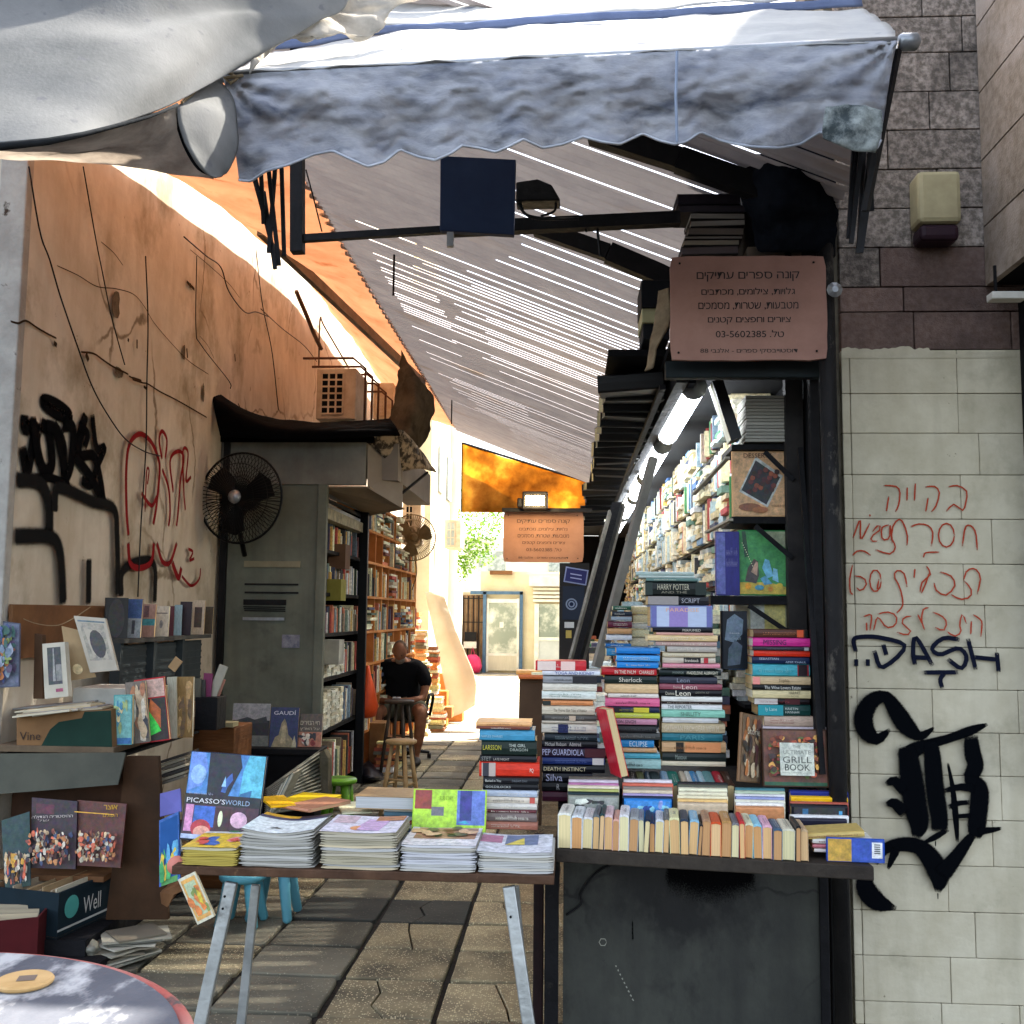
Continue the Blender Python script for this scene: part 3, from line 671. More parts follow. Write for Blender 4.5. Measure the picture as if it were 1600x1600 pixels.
# caged air conditioners on the left wall
ac_m = surf('ac_casing', '#cdbca4', '#b09a80', 6, .6, .1)
def ac_unit(label, x0, x1, y0, y1, z0, z1, cage=True, n=(3, 6), dm=None):
    t = thing('air_conditioner', label, 'air conditioner', ((x0 + x1) / 2, (y0 + y1) / 2, z0), 'air conditioners on the left wall')
    build(MB().box(x0, x1, y0, y1, z0, z1), 'casing', ac_m, t, bevel=.012)
    build(MB().box(x0 + .05, x1 - .12, y0 - .006, y0 + .001, z0 + .05, z1 - .05), 'grille_opening', dm or M['dark'], t)
    mb = MB(); w = x1 - .12 - x0 - .05; h = z1 - z0 - .1
    for i in range(n[0] + 1): mb.box(x0 + .05 + w * i / n[0] - .008, x0 + .05 + w * i / n[0] + .008, y0 - .014, y0 - .006, z0 + .05, z1 - .05)
    for i in range(n[1] + 1): mb.box(x0 + .05, x1 - .12, y0 - .018, y0 - .01, z0 + .05 + h * i / n[1] - .008, z0 + .05 + h * i / n[1] + .008)
    build(mb, 'grille', ac_m, t)
    if cage:
        rust = surf('rusty_bar', '#6b4632', '#4c3428', 9, .8, .3)
        for yy in (y0 - .06, (y0 + y1) / 2, y1 + .05, y1 + .45, y1 + .85):
            build(MB().tube([(x0 - .12, yy, z1 + .08), (x1 - .02, yy, z1 + .08), (x1 + .1, yy, z1 - .02), (x1 + .1, yy, z0 - .15)], .012, 6), 'cage_bar', rust, t, smooth=True)
        build(MB().tube([(x1 + .1, y0 - .06, z0 - .1), (x1 + .1, y1 + .85, z0 - .1)], .012, 6), 'cage_rail', rust, t, smooth=True)
a = aY(493, 655, 9.4); b = aY(557, 575, 9.4)
ac_unit('white air conditioner in a rusty cage above the booth roof', a.x, b.x, 9.4, 9.95, a.z, b.z)
a = aY(582, 655, 12); b = aY(615, 598, 12)
ac_unit('second air conditioner further along the wall under the orange tarp', a.x, b.x, 12, 12.4, a.z, b.z, False, (4, 8))
a = aY(628, 850, 15); b = aY(658, 775, 15)
ac_unit('low air conditioner behind the wall mounted fan guard', a.x, b.x, 15, 15.4, a.z, b.z, False, (2, 6))
a = aY(694, 856, 21); b = aY(720, 812, 21)
ac_unit('pale window unit sticking out beside the leafy tree', a.x, b.x, 21, 21.8, a.z, b.z, False, (2, 3), surf('pale_blind', '#9aa39e', '#828c88', 5, .6))

# ================================================================== FAR END OF THE ALLEY
YF = 28.0
fb = thing('shop_building', 'low sunlit shop front closing the far end of the alley', 'building', (0, YF, 0))
f0 = aY(690, 1050, YF); 
def fx(px): return aY(px, 960, YF).x
def fz(py): return aY(800, py, YF).z
build(MB().box(fx(756) - .1, fx(905), YF + .05, YF + 4, 0, fz(893)), 'wall', surf('pale_shop_wall', '#cfc6a8', '#bdb292', 2, .9), fb)
build(MB().box(-7, fx(752) , YF + .9, YF + 4, 0, fz(925)), 'side_wall', surf('side_wall_paint', '#c2b79a', '#a99f86', 2, .9), fb)
build(MB().box(fx(765), fx(800), YF - .15, YF + .1, fz(898), fz(892)), 'parapet_slab', M['ply'], fb)
blue = surf('blue_frame_paint', '#4c6a86', '#3d5670', 6, .6)
d = thing('glazed_door', 'glazed shop door in a blue steel frame at the end of the alley', 'door', (fx(787), YF - .1, 0))
for (x0, x1, z0, z1) in ((755, 760, 1052, 925), (812, 817, 1052, 925)):
    build(MB().box(fx(x0), fx(x1), YF - .1, YF, 0, fz(z1)), 'frame_post', blue, d)
build(MB().box(fx(735), fx(817), YF - .1, YF, fz(929), fz(924)), 'frame_head', blue, d)
build(MB().box(fx(761), fx(811), YF - .04, YF + .02, fz(1048), fz(1024)), 'kick_panel', surf('ribbed_panel', '#c8c2b0', '#b3ad9a', 20, .6, stretch=(8, 1, .2)), d)
glass = surf('dusty_glass', '#7d8a80', '#c9cfc4', 1.5, .12, lo=.45, hi=.6, spec=.8)
build(MB().box(fx(764), fx(808), YF - .02, YF + .01, fz(1022), fz(942)), 'pane', glass, d)
for (x0, x1, y0, y1) in ((760.5, 764, 1050, 935), (808, 811.5, 1050, 935), (764, 808, 942, 936), (764, 808, 1025, 1021)):
    build(MB().box(fx(x0), fx(x1), YF - .05, YF + .02, fz(y0), fz(y1)), 'door_stile', M['white_paint'], d)
build(MB().box(fx(781), fx(787), YF - .03, YF - .021, fz(981), fz(972)), 'paper_notice', M['white_paint'], d)
d2 = thing('shop_window', 'white framed shop window right of the blue door at the far end', 'window', (fx(850), YF - .1, 0))
build(MB().box(fx(842), fx(903), YF - .03, YF + .04, fz(995), fz(943)), 'pane', glass, d2)
build(MB().box(fx(842), fx(903), YF - .03, YF + .04, fz(1045), fz(1000)), 'lower_panel', surf('grey_white_panel', '#b6bfc0', '#a7b0b2', 3, .6), d2)
for (x0, x1, y0, y1) in ((835, 842, 1050, 943), (842, 903, 1000, 995)):
    build(MB().box(fx(x0), fx(x1), YF - .06, YF + .03, fz(y0), fz(y1)), 'window_frame', M['white_paint'], d2)
for i in range(4):
    build(MB().box(fx(833), fx(903), YF - .1, YF + .03, fz(940 - i * 6), fz(936 - i * 6)), 'shutter_slat', M['white_paint'], d2)
build(MB().box(fx(827), fx(903), YF - .3, YF + .04, fz(916), fz(899)), 'shutter_box', M['white_paint'], d2)
g_ = thing('slatted_gate', 'brown slatted gate behind black bars at the end of the alley', 'gate', (fx(725), YF - .2, 0))
for i in range(9):
    x = -7 + 0; px = 690 + i * 7.6
    build(MB().box(fx(px), fx(px + 6.9), YF + .02, YF + .06, .05, fz(930)), 'slat', surf('gate_slat%d' % i, ['#8a6a4c', '#7c6046', '#947454'][i % 3], '#6c523a', 5, .7), g_)
for i in range(8):
    build(MB().tube([(fx(692 + i * 8), YF - .08, 0), (fx(692 + i * 8), YF - .08, fz(932))], .02, 6), 'bar', M['black_metal'], g_)
for z in (935, 972): build(MB().box(fx(690), fx(755), YF - .1, YF - .06, fz(z + 1.5), fz(z)), 'rail', M['black_metal'], g_)
mbx = thing('mail_box', 'dark post box with a white sheet hung on the slatted gate', 'mail box', (fx(740), YF - .2, fz(1015)))
build(MB().box(fx(728), fx(746), YF - .3, YF - .12, fz(1002), fz(988)), 'box', M['black_metal'], mbx, bevel=.01)
build(MB().box(fx(727), fx(746), YF - .31, YF - .12, fz(1013), fz(1003)), 'tray', M['white_paint'], mbx)
pk = thing('pink_bag', 'pink bag standing on the ground by the far gate', 'bag', (fx(742), YF - .5, 0))
build(MB().lathe([(.02, .0), (.2, .03), (.26, .2), (.2, .42), (.1, .5)], (fx(742), YF - .5, 0), 14), 'bag_body', surf('pink_plastic', '#d43a68', '#b92d56', 6, .4), pk, smooth=True)
build(MB().tube([(fx(739), YF - .5, .45), (fx(742), YF - .5, .7), (fx(746), YF - .5, .45)], .012, 6), 'handle', surf('pink_strap', '#c23a60', None), pk)
# tall pale building behind, and one on the right beyond the stall
bb = thing('back_building', 'pale building rising behind the far shops', 'building', (0, 40, 0))
build(MB().box(-8, 12, 38, 44, 0, 4.4), 'wall', cream, bb)
for i in range(5):
    build(MB().box(-6 + i * 2.6, -5 + i * 2.6, 37.95, 38.05, 3.0, 3.9), 'window', glass, bb)
rb = thing('side_building', 'plain pale building on the right beyond the book stall', 'building', (3, 20, 0))
build(MB().box(1.7, 5, 4.75, 27, 0, 5.0), 'wall', surf('side_building_render', '#b9b09c', '#a39a86', 2, .9, .2), rb)

# ---- tree at the far end
leafm, nt, out = nodes('tree_leaves'); L = nt.links.new
tcn = N(nt, 'ShaderNodeObjectInfo'); ge = N(nt, 'ShaderNodeNewGeometry')
rp = N(nt, 'ShaderNodeValToRGB'); rp.color_ramp.elements[0].color = c4('#4f7a2c'); rp.color_ramp.elements[1].color = c4('#8fb04a')
L(ge.outputs['Random Per Island'], rp.inputs[0])
dd = N(nt, 'ShaderNodeBsdfDiffuse'); tt = N(nt, 'ShaderNodeBsdfTranslucent'); L(rp.outputs[0], dd.inputs[0]); L(rp.outputs[0], tt.inputs[0])
ms = N(nt, 'ShaderNodeMixShader'); ms.inputs[0].default_value = .5; L(dd.outputs[0], ms.inputs[1]); L(tt.outputs[0], ms.inputs[2]); L(ms.outputs[0], out.inputs[0])
tr = thing('leafy_tree', 'green leafy tree hanging over the slatted gate at the far end', 'tree', (-3.6, 26, 0))
bark = surf('tree_bark', '#5a4a38', '#3d3226', 8, .9, .5)
build(MB().tube([(-4.0, 26.2, 0), (-3.9, 26.1, 1.6), (-3.6, 26.0, 3.0)], [.16, .12, .08], 8), 'trunk', bark, tr, smooth=True)
for e in ((-2.6, 25.6, 3.3), (-3.2, 25.4, 4.2), (-4.6, 26.2, 4.0), (-2.9, 26.4, 2.7)):
    build(MB().tube([(-3.7, 26.0, 2.4), ((-3.7 + e[0]) / 2, 25.9, (2.7 + e[2]) / 2 + .1), e], [.07, .045, .015], 6), 'limb', bark, tr, smooth=True)
mb = MB(); rr = random.Random(9)
cl = [(-2.75, 25.3, 3.7, .7), (-2.3, 25.5, 3.2, .5), (-3.3, 25.6, 4.2, .9), (-3.1, 25.6, 3.1, .55), (-3.4, 25.8, 2.5, .45), (-4.0, 26, 3.6, .9), (-2.0, 25.7, 3.9, .45), (-3.3, 25.9, 2.0, .25), (-2.75, 25.6, 2.75, .35)]
for (cx, cy, cz, r0) in cl:
    for _ in range(int(900 * r0)):
        d = Vector((rr.gauss(0, 1), rr.gauss(0, 1), rr.gauss(0, 1))).normalized() * r0 * rr.uniform(.35, 1.08)
        p = Vector((cx, cy, cz)) + d; s = rr.uniform(.035, .06)
        a = Vector((rr.gauss(0, 1), rr.gauss(0, 1), rr.gauss(0, .6))).normalized(); b = a.cross(Vector((rr.gauss(0, 1), rr.gauss(0, 1), rr.gauss(0, 1)))).normalized()
        mb.add([p - a * s, p + b * s * .5, p + a * s, p - b * s * .5], [(0, 1, 2, 3)])
build(mb, 'crown', leafm, tr, kind='stuff')

# ================================================================== RIGHT STONE WALL WITH GRAFFITI
WY = 4.3
stone = surf('red_granite', '#755f55', '#8c7870', 40, .7, .35, lo=.38, hi=.7, col3='#3b3030', s3=1.5, lo3=.5, hi3=.75, randv=.22)
grey_stone = surf('dirty_grey_granite', '#6c645c', '#a89c92', 34, .75, .4, lo=.42, hi=.62, col3='#3c3835', s3=2.2, lo3=.5, hi3=.7, randv=.2)
paint = surf('whitewashed_block', '#c9c2ac', '#b8b098', 5, .8, .25, col3='#9a947f', s3=3.2, lo3=.54, hi3=.75, randv=.06, specks=16, speckcol='#6a6252', streak='#9c957f')
sw = thing('stone_wall', 'block wall, lower part whitewashed with graffiti, upper part bare red granite', 'wall', (1.6, WY, 0))
build(MB().box(1.1, 2.6, WY + .035, WY + .4, 0, 5.4).box(1.06, 1.099, WY + .2, WY + .4, 0, 5.3), 'mortar_backing', surf('dusty_mortar', '#7c7464', '#5c5548', 9, .95), sw)
rr = random.Random(21)
zz = [0, .15]; yj = [1567, 1495, 1424, 1352, 1280, 1211, 1144, 1077, 1011, 945, 881, 811, 742, 677, 615, 547, 487, 448, 386, 325, 264, 203, 143, 82, 26, -35, -95]
zj = [aY(1450, y, WY).z for y in yj]; zj = [0.0] + zj
XL, XR = 1.135, 2.55
for i in range(len(zj) - 1):
    z0, z1 = zj[i], zj[i + 1]; painted = z1 < aY(1450, 545, WY).z + .02
    x = XL; first = True
    while x < XR - .02:
        w = .035 if (first and painted) else (rr.choice([.34, .44, .52, .3, .56]) if painted else rr.choice([.5, .62, .72, .4]))
        if first and painted: pass
        elif first: w = rr.uniform(.12, .5)
        x1 = min(XR, x + w)
        if XR - x1 < .08: x1 = XR
        gap = .001 if painted else .0025
        pr_ = rr.uniform(0, .0035)
        m_ = paint if painted else (grey_stone if i > 18 or (i > 16 and rr.random() < .3) else stone)
        build(MB().box(x + gap, x1 - gap, WY - pr_, WY + .04, z0 + gap, z1 - gap), 'block', m_, sw, bevel=.003)
        x = x1; first = False
# ragged top edge of the whitewash over the row above
mb = MB(); top = []; x = 1.137
zt = aY(1450, 549, WY).z
while x < 1.865:
    top.append(Vector((x, WY - .0055, zt + .02 * noise.noise(Vector((x * 9, 1, 2))) + .012 * noise.noise(Vector((x * 40, 3, 2))) + (.012 if x < 1.5 else -.006)))); x += .008
for i in range(len(top) - 1):
    a, b = top[i], top[i + 1]; mb.add([Vector((a.x, a.y, zt - .03)), Vector((b.x, b.y, zt - .03)), b, a], [(0, 1, 2, 3)])
build(mb, 'whitewash_edge', paint, sw)
# graffiti: crops at (1200,400)x4, (1200,800)x4, big letter crop (1300,1060)x4.21
mp_ = WY / 1600
q1 = lambda u, v: aY(1200 + u / 4, 400 + v / 4, WY - .006)
q2 = lambda u, v: aY(1200 + u / 4, 800 + v / 4, WY - .006)
q3 = lambda u, v: aY(1300 + u / 4.21, 1060 + v / 4.21, WY - .006)
crc = lambda cx, cy, rx, ry, a0=0, n=12: [(cx + rx * math.cos(a0 + t * 2 * math.pi / n), cy + ry * math.sin(a0 + t * 2 * math.pi / n)) for t in range(n + 1)]
l1 = [[(720, 1435), (800, 1440), (825, 1480), (815, 1560), (795, 1600)], [(755, 1500), (740, 1595)], [(870, 1445), (868, 1530)], [(920, 1420), (915, 1530)], [(980, 1445), (1040, 1440), (1070, 1480), (1050, 1560), (1020, 1600)], [(1000, 1510), (985, 1598)],
      [(1125, 1445), (1180, 1435), (1240, 1470), (1235, 1540), (1215, 1590), (1160, 1552), (1112, 1598)]]
l2 = [[(1215, 215), (1232, 100), (1265, 85), (1298, 130), (1308, 240)], crc(1115, 145, 50, 74), [(890, 95), (940, 75), (1000, 85), (1030, 130), (1020, 215)], [(770, 180), (780, 90), (820, 45), (850, 80), (870, 150), (868, 210)], [(775, 170), (795, 220), (760, 262), (670, 235)],
      [(530, 165), (575, 50), (580, 170), (635, 70)], [(635, 15), (637, 28)], [(650, 125), (690, 80), (700, 110), (650, 150), (645, 180), (685, 182)], [(755, 80), (710, 100), (715, 170), (758, 160), (760, 80), (778, 195)], [(525, 275), (555, 245), (600, 245), (640, 272)], [(970, 285), (985, 255), (1070, 250)],
      [(1220, 430), (1240, 370), (1290, 355), (1325, 410), (1305, 515)], [(1222, 430), (1265, 480), (1260, 530), (1200, 545), (1140, 515)], [(1070, 375), (1140, 400), (1165, 460), (1110, 520), (1050, 490), (1035, 440)], [(985, 335), (1012, 390), (960, 440), (948, 500)], [(955, 510), (985, 440), (1005, 380)], [(915, 355), (910, 412)],
      [(865, 470), (850, 390), (810, 365), (785, 400), (820, 470), (840, 560), (830, 600), (800, 632)], crc(668, 430, 36, 68), [(690, 420), (680, 480), (700, 470)], [(525, 328), (508, 420), (512, 500), (530, 515)], [(535, 400), (590, 410), (612, 450), (580, 492), (545, 470)],
      [(1275, 640), (1320, 670), (1332, 700), (1325, 780)], [(1265, 680), (1262, 765)], [(1235, 700), (1210, 640), (1192, 700), (1200, 750), (1160, 775), (1110, 745)], [(1020, 625), (1080, 650), (1110, 690), (1090, 740), (1040, 720)], [(1000, 598), (965, 610), (955, 680), (975, 738)], [(930, 640), (960, 700)],
      [(895, 650), (845, 660), (835, 700), (885, 740), (860, 768), (800, 750)], [(680, 640), (740, 625), (795, 650), (790, 705), (740, 722), (700, 680)], [(655, 740), (680, 660), (730, 720)], [(592, 655), (640, 645), (632, 740)], [(610, 690), (612, 742)]]
graffiti('graffiti', sw, [W3(s, 8.5) for s in l1], q1, (0, -1, 0), '#a8412c', mp_ / 4, soft=.5, lift=0, label='top line of thin red marker handwriting')
graffiti('graffiti', sw, [W3(s, 8.5) for s in l2], q2, (0, -1, 0), '#a8412c', mp_ / 4, soft=.5, lift=0, label='three lower lines of red marker handwriting')
dash = [[(545, 875), (530, 800), (580, 780), (700, 785), (850, 840), (710, 970), (658, 865)], [(714, 825), (735, 895)], [(532, 940), (560, 941)], [(604, 940), (632, 941)], [(912, 955), (900, 880), (918, 785), (1022, 960)], [(890, 905), (990, 912)],
        [(1190, 797), (1090, 788), (1018, 850), (1070, 890), (1180, 850), (1232, 905), (1200, 975), (1115, 918)], [(1240, 790), (1290, 985)], [(1270, 905), (1430, 922)], [(1420, 875), (1432, 1000)], [(965, 1002), (1180, 1000)], [(1095, 1005), (1068, 1045), (1080, 1100)]]
dash = [(W3(s, 26) if i not in (2, 3) else W3(s, 40)) for i, s in enumerate(dash)]
graffiti('graffiti', sw, dash, q2, (0, -1, 0), '#161a2a', mp_ / 4, soft=.12, lift=.012, label='dark blue marker tag reading DASH')
big = [[(372, 330, 20), (290, 395, 70), (215, 340, 110), (200, 240, 115), (255, 145, 95), (345, 120, 75), (415, 215, 105), (480, 310, 110), (560, 375, 62), (620, 350, 36), (660, 318, 12)],
       [(422, 505, 24), (520, 470, 86), (620, 430, 64), (760, 390, 52), (900, 340, 56), (1010, 297, 18)],
       [(470, 440, 90), (490, 500, 118), (510, 640, 138), (535, 820, 140), (560, 950, 118), (540, 1040, 50)], [(636, 400, 80), (648, 500, 100), (655, 600, 108), (670, 750, 110), (692, 900, 105), (695, 1000, 95)], [(752, 985, 24), (660, 1040, 36), (580, 1078, 10)],
       [(748, 550, 14), (778, 700, 28), (798, 880, 38), (812, 1070, 20)], [(900, 370, 80), (910, 480, 100), (930, 570, 100), (900, 650, 90), (955, 720, 110), (950, 850, 110), (935, 980, 105), (930, 1045, 60)], [(940, 1000, 46), (1030, 990, 34), (1100, 978, 18)],
       [(722, 735, 26), (830, 708, 42), (930, 720, 60)], [(752, 842, 30), (820, 815, 30), (890, 808, 28)], [(800, 902, 26), (900, 893, 28)], [(342, 690, 24), (400, 670, 62), (470, 745, 64)], [(342, 822, 24), (400, 815, 66), (470, 885, 70)],
       [(262, 1200, 60), (340, 1110, 62), (450, 1082, 84), (560, 1100, 96), (640, 1180, 122), (690, 1290, 124), (680, 1395, 36)], [(700, 1290, 110), (790, 1180, 84), (870, 1070, 62), (910, 1020, 42)], [(410, 1110, 56), (380, 1180, 40), (355, 1245, 16)],
       [(200, 1290, 90), (215, 1380, 120), (290, 1460, 110), (410, 1500, 22)], [(665, 1060, 8), (665, 1095, 6)], [(680, 1400, 8), (681, 1440, 5)]]
graffiti('graffiti', sw, big, q3, (0, -1, 0), '#07090d', mp_ / 4.21, soft=.22, lift=.02, label='large black blackletter B sprayed on the whitewash')
# wall lamp
wlmp = thing('wall_lamp', 'cream box wall lamp with a dark underside on the red granite', 'wall lamp', aY(1465, 378, WY))
a = aY(1434, 350, WY - .11); b = aY(1499, 268, WY - .11)
build(MB().box(a.x, b.x, WY - .13, WY - .003, a.z, b.z), 'cover', surf('yellowed_plastic', '#b5ab86', '#9a9070', 5, .5), wlmp, bevel=.02)
a2 = aY(1438, 377, WY - .1)
build(MB().box(a.x + .008, b.x - .008, WY - .12, WY - .003, a2.z, a.z - .001), 'base', surf('dark_plum_plastic', '#2c1a24', None, rough=.5), wlmp, bevel=.02)
# projecting facade at upper right (its face runs towards the camera) and the dark opening below it
pf = thing('projecting_facade', 'tiled facade jutting out over the dark recess at the upper right', 'facade', (2.4, 3, 2.97))
PX = aY(1533, 300, WY).x
zb = aY(1536, 450, WY).z
tile = surf('grey_tile', '#a09284', '#857868', 26, .7, .25, lo=.4, hi=.65, col3='#b4a79c', s3=2, lo3=.5, hi3=.7, randv=.08)
build(MB().box(PX + .03, 5, 1.2, WY - .01, zb + .01, 6), 'core', M['dark'], pf)
zl = [zb, zb + .26, zb + .55, zb + .85, zb + 1.15, zb + 1.45, zb + 1.75, zb + 2.05, zb + 2.35]
for i in range(len(zl) - 1):
    y = WY - .008; k = 0
    while y > 1.25:
        w = 1.1 if k else rr.uniform(.5, 1.0); y1 = max(1.2, y - w); k += 1
        build(MB().box(PX, PX + .028, y1 + .004, y - .004, zl[i] + .004, zl[i + 1] - .004), 'tile', tile, pf)
        y = y1
dw = thing('dark_recess_boards', 'black post and panel standing for a dark recess at the right edge', 'door post', (1.95, WY - .1, 0))  # black boards put where a recess in the wall is only in shade
build(MB().box(1.866, 1.95, WY - .12, WY - .006, .95, zb - .02), 'post', M['black_wood'], dw, bevel=.005)
build(MB().box(1.955, 3.2, WY - .09, WY - .006, .95, zb - .02), 'recess_panel', M['black_metal'], dw)
tl = thing('tube_lamp', 'short white tube lamp under the jutting facade', 'lamp', aY(1562, 464, 4.05))
a = aY(1546, 470, 4.05); b = aY(1600, 458, 4.05)
build(MB().box(a.x, b.x, 4.02, 4.08, a.z, b.z), 'casing', M['white_paint'], tl, bevel=.004)
build(MB().box(a.x + .02, a.x + .03, 4.045, 4.055, b.z, zb + .01), 'bracket', M['black_metal'], tl)
# ================================================================== CORRUGATED ROOF OVER THE ALLEY
def rz(x): return 3.58 - .40 * x
def onroof(px, py, off=0):
    r = ray(px, py); t = (3.58 + off - CAM.z) / (r.z + .40 * r.x); return CAM + r * t
RX0, RX1, RY0, RY1 = -1.66, 1.02, 3.35, 14.6
metal_roof = fabric('corrugated_grey_sheet', '#aba6a8', '#949094', .06, 2.5, .35, .65, .05, '#94806a', 1.4, .6, .85, stretch=(1, 2.4, 1))
def corrugated(px0, px1, y0, y1, zf, pitch, amp, slits, seed, nx=60, notch=True):
    mb = MB(); n = int((y1 - y0) / pitch); seg = 18; rr = random.Random(seed); rows = []
    for i in range(n * seg + 1):
        y = y0 + (y1 - y0) * i / (n * seg); ph = 2 * math.pi * i / seg
        dz = amp * math.sin(ph); rows.append((y, dz))
    b = 0; w = nx + 1
    for (y, dz) in rows:
        for k in range(w):
            x = px0(y) + (px1(y) - px0(y)) * k / nx
            mb.v.append(Vector((x, y, zf(x) + dz + .012 * noise.noise(Vector((x * .8, y * .5, seed))))))
    for i in range(n * seg):
        sg = i % seg; rib = i // seg; y = rows[i][0]
        for k in range(nx):
            if sg == 9 and slits:
                x = (px0(y) + (px1(y) - px0(y)) * (k + .5) / nx)
                v = slits(x, y, rib)
                if v: continue
            mb.f.append([i * w + k, i * w + k + 1, (i + 1) * w + k + 1, (i + 1) * w + k]); mb.mi.append(0); mb.c.append(None)
    return mb
_rs = random.Random(4); _rk = [(_rs.random(), _rs.random()) for _ in range(400)]
def slits(x, y, rib):
    a, b = _rk[rib % 400]
    f = noise.noise(Vector((x * .9 + 7, y * .42, a * .6)))
    if y < 6.3: return rib % 2 == 0 and a < .85 and x > -.75 + b * .6
    if y < 10.5: return a < .6 and x > -1.1 + b * .45 and f > -.42 or (a < .3 and -1.4 < x < -1.0)
    return a < .7 and x > -1.45 + b * .4 and f > -.3
rf = thing('corrugated_roof', 'grey corrugated sheet roof sloping down over the alley with daylight slits', 'roof', (-.3, 9, 3.6))
build(corrugated(lambda y: RX0 + .02 * math.sin(y * 42), lambda y: RX1, RY0, RY1, rz, .075, .013, slits, 3), 'roof_sheet', metal_roof, rf, smooth=True)
p = [onroof(925, 208, -.06), onroof(1060, 250, -.06), onroof(1190, 296, -.06)]
build(MB().bar(p[0], p[1], .06, .08).bar(p[1], p[2], .06, .09), 'rafter', M['black_wood'], rf)
p = [onroof(838, 356, -.06), onroof(950, 395, -.06), onroof(1046, 436, -.06)]
build(MB().bar(p[0], p[1], .06, .08).bar(p[1], p[2], .06, .1), 'rafter', M['black_wood'], rf)
for (x0, y0, y1) in ((616, 398, 466), (705, 430, 432), (706, 625, 664)):
    if y1 - y0 > 10: 
        q = onroof(x0, y0, -.02); build(MB().tube([q, q + Vector((0, 0, -(y1 - y0) / 1600 * q.y))], .008, 6), 'drop_rod', M['black_metal'], rf)

# ================================================================== ORANGE TARP (roof edge to wall) + grey rag at its end
orange = fabric('orange_tarp', '#e0bfa4', '#d0a88c', .42, 2.2, .4, .7, .15, '#b07850', 5, .62, .8)
rows = []
for (y, zl_, xl) in ((3.2, 4.0, -2.775), (4.4, 4.15, -2.77), (5.9, 4.40, -2.74), (7.2, 4.66, -2.70), (9.2, 4.92, -2.66), (11.0, 4.95, -2.66), (12.8, 4.88, -2.66), (14.3, 4.8, -2.67)):
    xr = RX0 + .04; zr_ = rz(xr) + .03
    rows.append([Vector((xl, y, zl_)), Vector((xl * .7 + xr * .3, y + .05, zl_ * .7 + zr_ * .3 - .10)), Vector((xl * .35 + xr * .65, y, zl_ * .35 + zr_ * .65 - .09)), Vector((xr, y, zr_))])
build(sheet(rows, 30, 110, .05, 1.3, 2), 'orange_tarp', orange, smooth=True, solid=.004, label='orange translucent tarp stretched from the corrugated roof to the plaster wall', cat='tarp')
beam_ = surf('grey_strut', '#7a6f66', '#5f564f', 5, .7)
a1 = Vector((-2.36, 7.4, 4.48)); b1 = Vector((RX0 - .02, 11.4, 4.2))
build(MB().bar(a1, b1, .05, .09), 'tarp_strut', beam_, label='grey strut running diagonally under the orange tarp', cat='strut')
rag = fabric('grey_canvas', '#6f6252', '#4d4438', .35, 3, .4, .65, .4, '#3a332a', 5)
rows = [P3([(628, 548, 9.2), (650, 590, 9.0), (668, 602, 9.2)]), P3([(622, 590, 9.1), (652, 620, 8.8), (678, 640, 9.3)]), P3([(612, 640, 9.0), (645, 660, 8.7), (672, 660, 9.3)]), P3([(606, 668, 8.9), (640, 690, 8.7), (660, 700, 9.2)]), P3([(602, 676, 8.9), (634, 700, 8.7), (650, 700, 9.1)])]
build(sheet(rows, 20, 30, .05, 3.5, 5), 'canvas_flap', rag, smooth=True, solid=.006, label='grey brown canvas flap hanging beside the booth roof corner', cat='canvas')
# more cables and a duct against the bright gap
cable('drain_hose', 'ribbed brown hose slanting up the wall in the bright gap', [aX(463, 455, -2.72), aX(478, 490, -2.7), aX(490, 520, -2.7), aX(502, 545, -2.7)], .03, 'wood', cat='hose')
cable('wall_pipe', 'thin pipe rising behind the caged air conditioner', [aX(498, 575, -2.72), aX(500, 500, -2.72), aX(508, 512, -2.6), aX(545, 575, -2.5)], .012, 'wood', cat='pipe')

# ================================================================== AMBER TARP
m, nt, out = nodes('amber_tarp'); L = nt.links.new
tc = N(nt, 'ShaderNodeTexCoord'); n1 = N(nt, 'ShaderNodeTexNoise'); n1.inputs['Scale'].default_value = 1.7; n1.inputs['Detail'].default_value = 7; n1.inputs['Roughness'].default_value = .6
L(tc.outputs['Object'], n1.inputs[0]); rp = N(nt, 'ShaderNodeValToRGB')
e = rp.color_ramp.elements; e[0].position = .34; e[0].color = c4('#8c5c24'); e[1].position = .68; e[1].color = c4('#f4dc70'); k = e.new(.5); k.color = c4('#c8943c')
L(n1.outputs[0], rp.inputs[0]); d_ = N(nt, 'ShaderNodeBsdfDiffuse'); t_ = N(nt, 'ShaderNodeBsdfTranslucent'); L(rp.outputs[0], d_.inputs[0]); L(rp.outputs[0], t_.inputs[0])
ms = N(nt, 'ShaderNodeMixShader'); ms.inputs[0].default_value = .6; L(d_.outputs[0], ms.inputs[1]); L(t_.outputs[0], ms.inputs[2]); L(ms.outputs[0], out.inputs[0])
am = thing('amber_tarp', 'amber stained translucent tarp in a thin frame hanging across the alley', 'tarp', aY(820, 800, 12.5))
YA = 15.6
rows = [P3([(722, 692, YA), (780, 712, YA), (850, 733, YA), (935, 758, YA)]), P3([(722, 745, YA), (780, 755, YA - .03), (850, 765, YA), (935, 778, YA)]), P3([(721, 800, YA), (780, 799, YA), (850, 798, YA), (935, 797, YA)])]
build(sheet(rows, 24, 12, .03, 2, 3), 'cloth', m, am, smooth=True, solid=.004)
rows = [P3([(722, 722, YA + .06), (790, 752, YA + .06), (868, 800, YA + .06)]), P3([(721, 800, YA + .06), (790, 801, YA + .06), (866, 802, YA + .06)])]
build(sheet(rows, 12, 6, .02, 2, 4), 'second_layer', m, am, smooth=True, solid=.004)
build(MB().tube(P3([(722, 692, YA - .02), (935, 758, YA - .02)]), .02, 6), 'frame_rod', M['black_metal'], am)
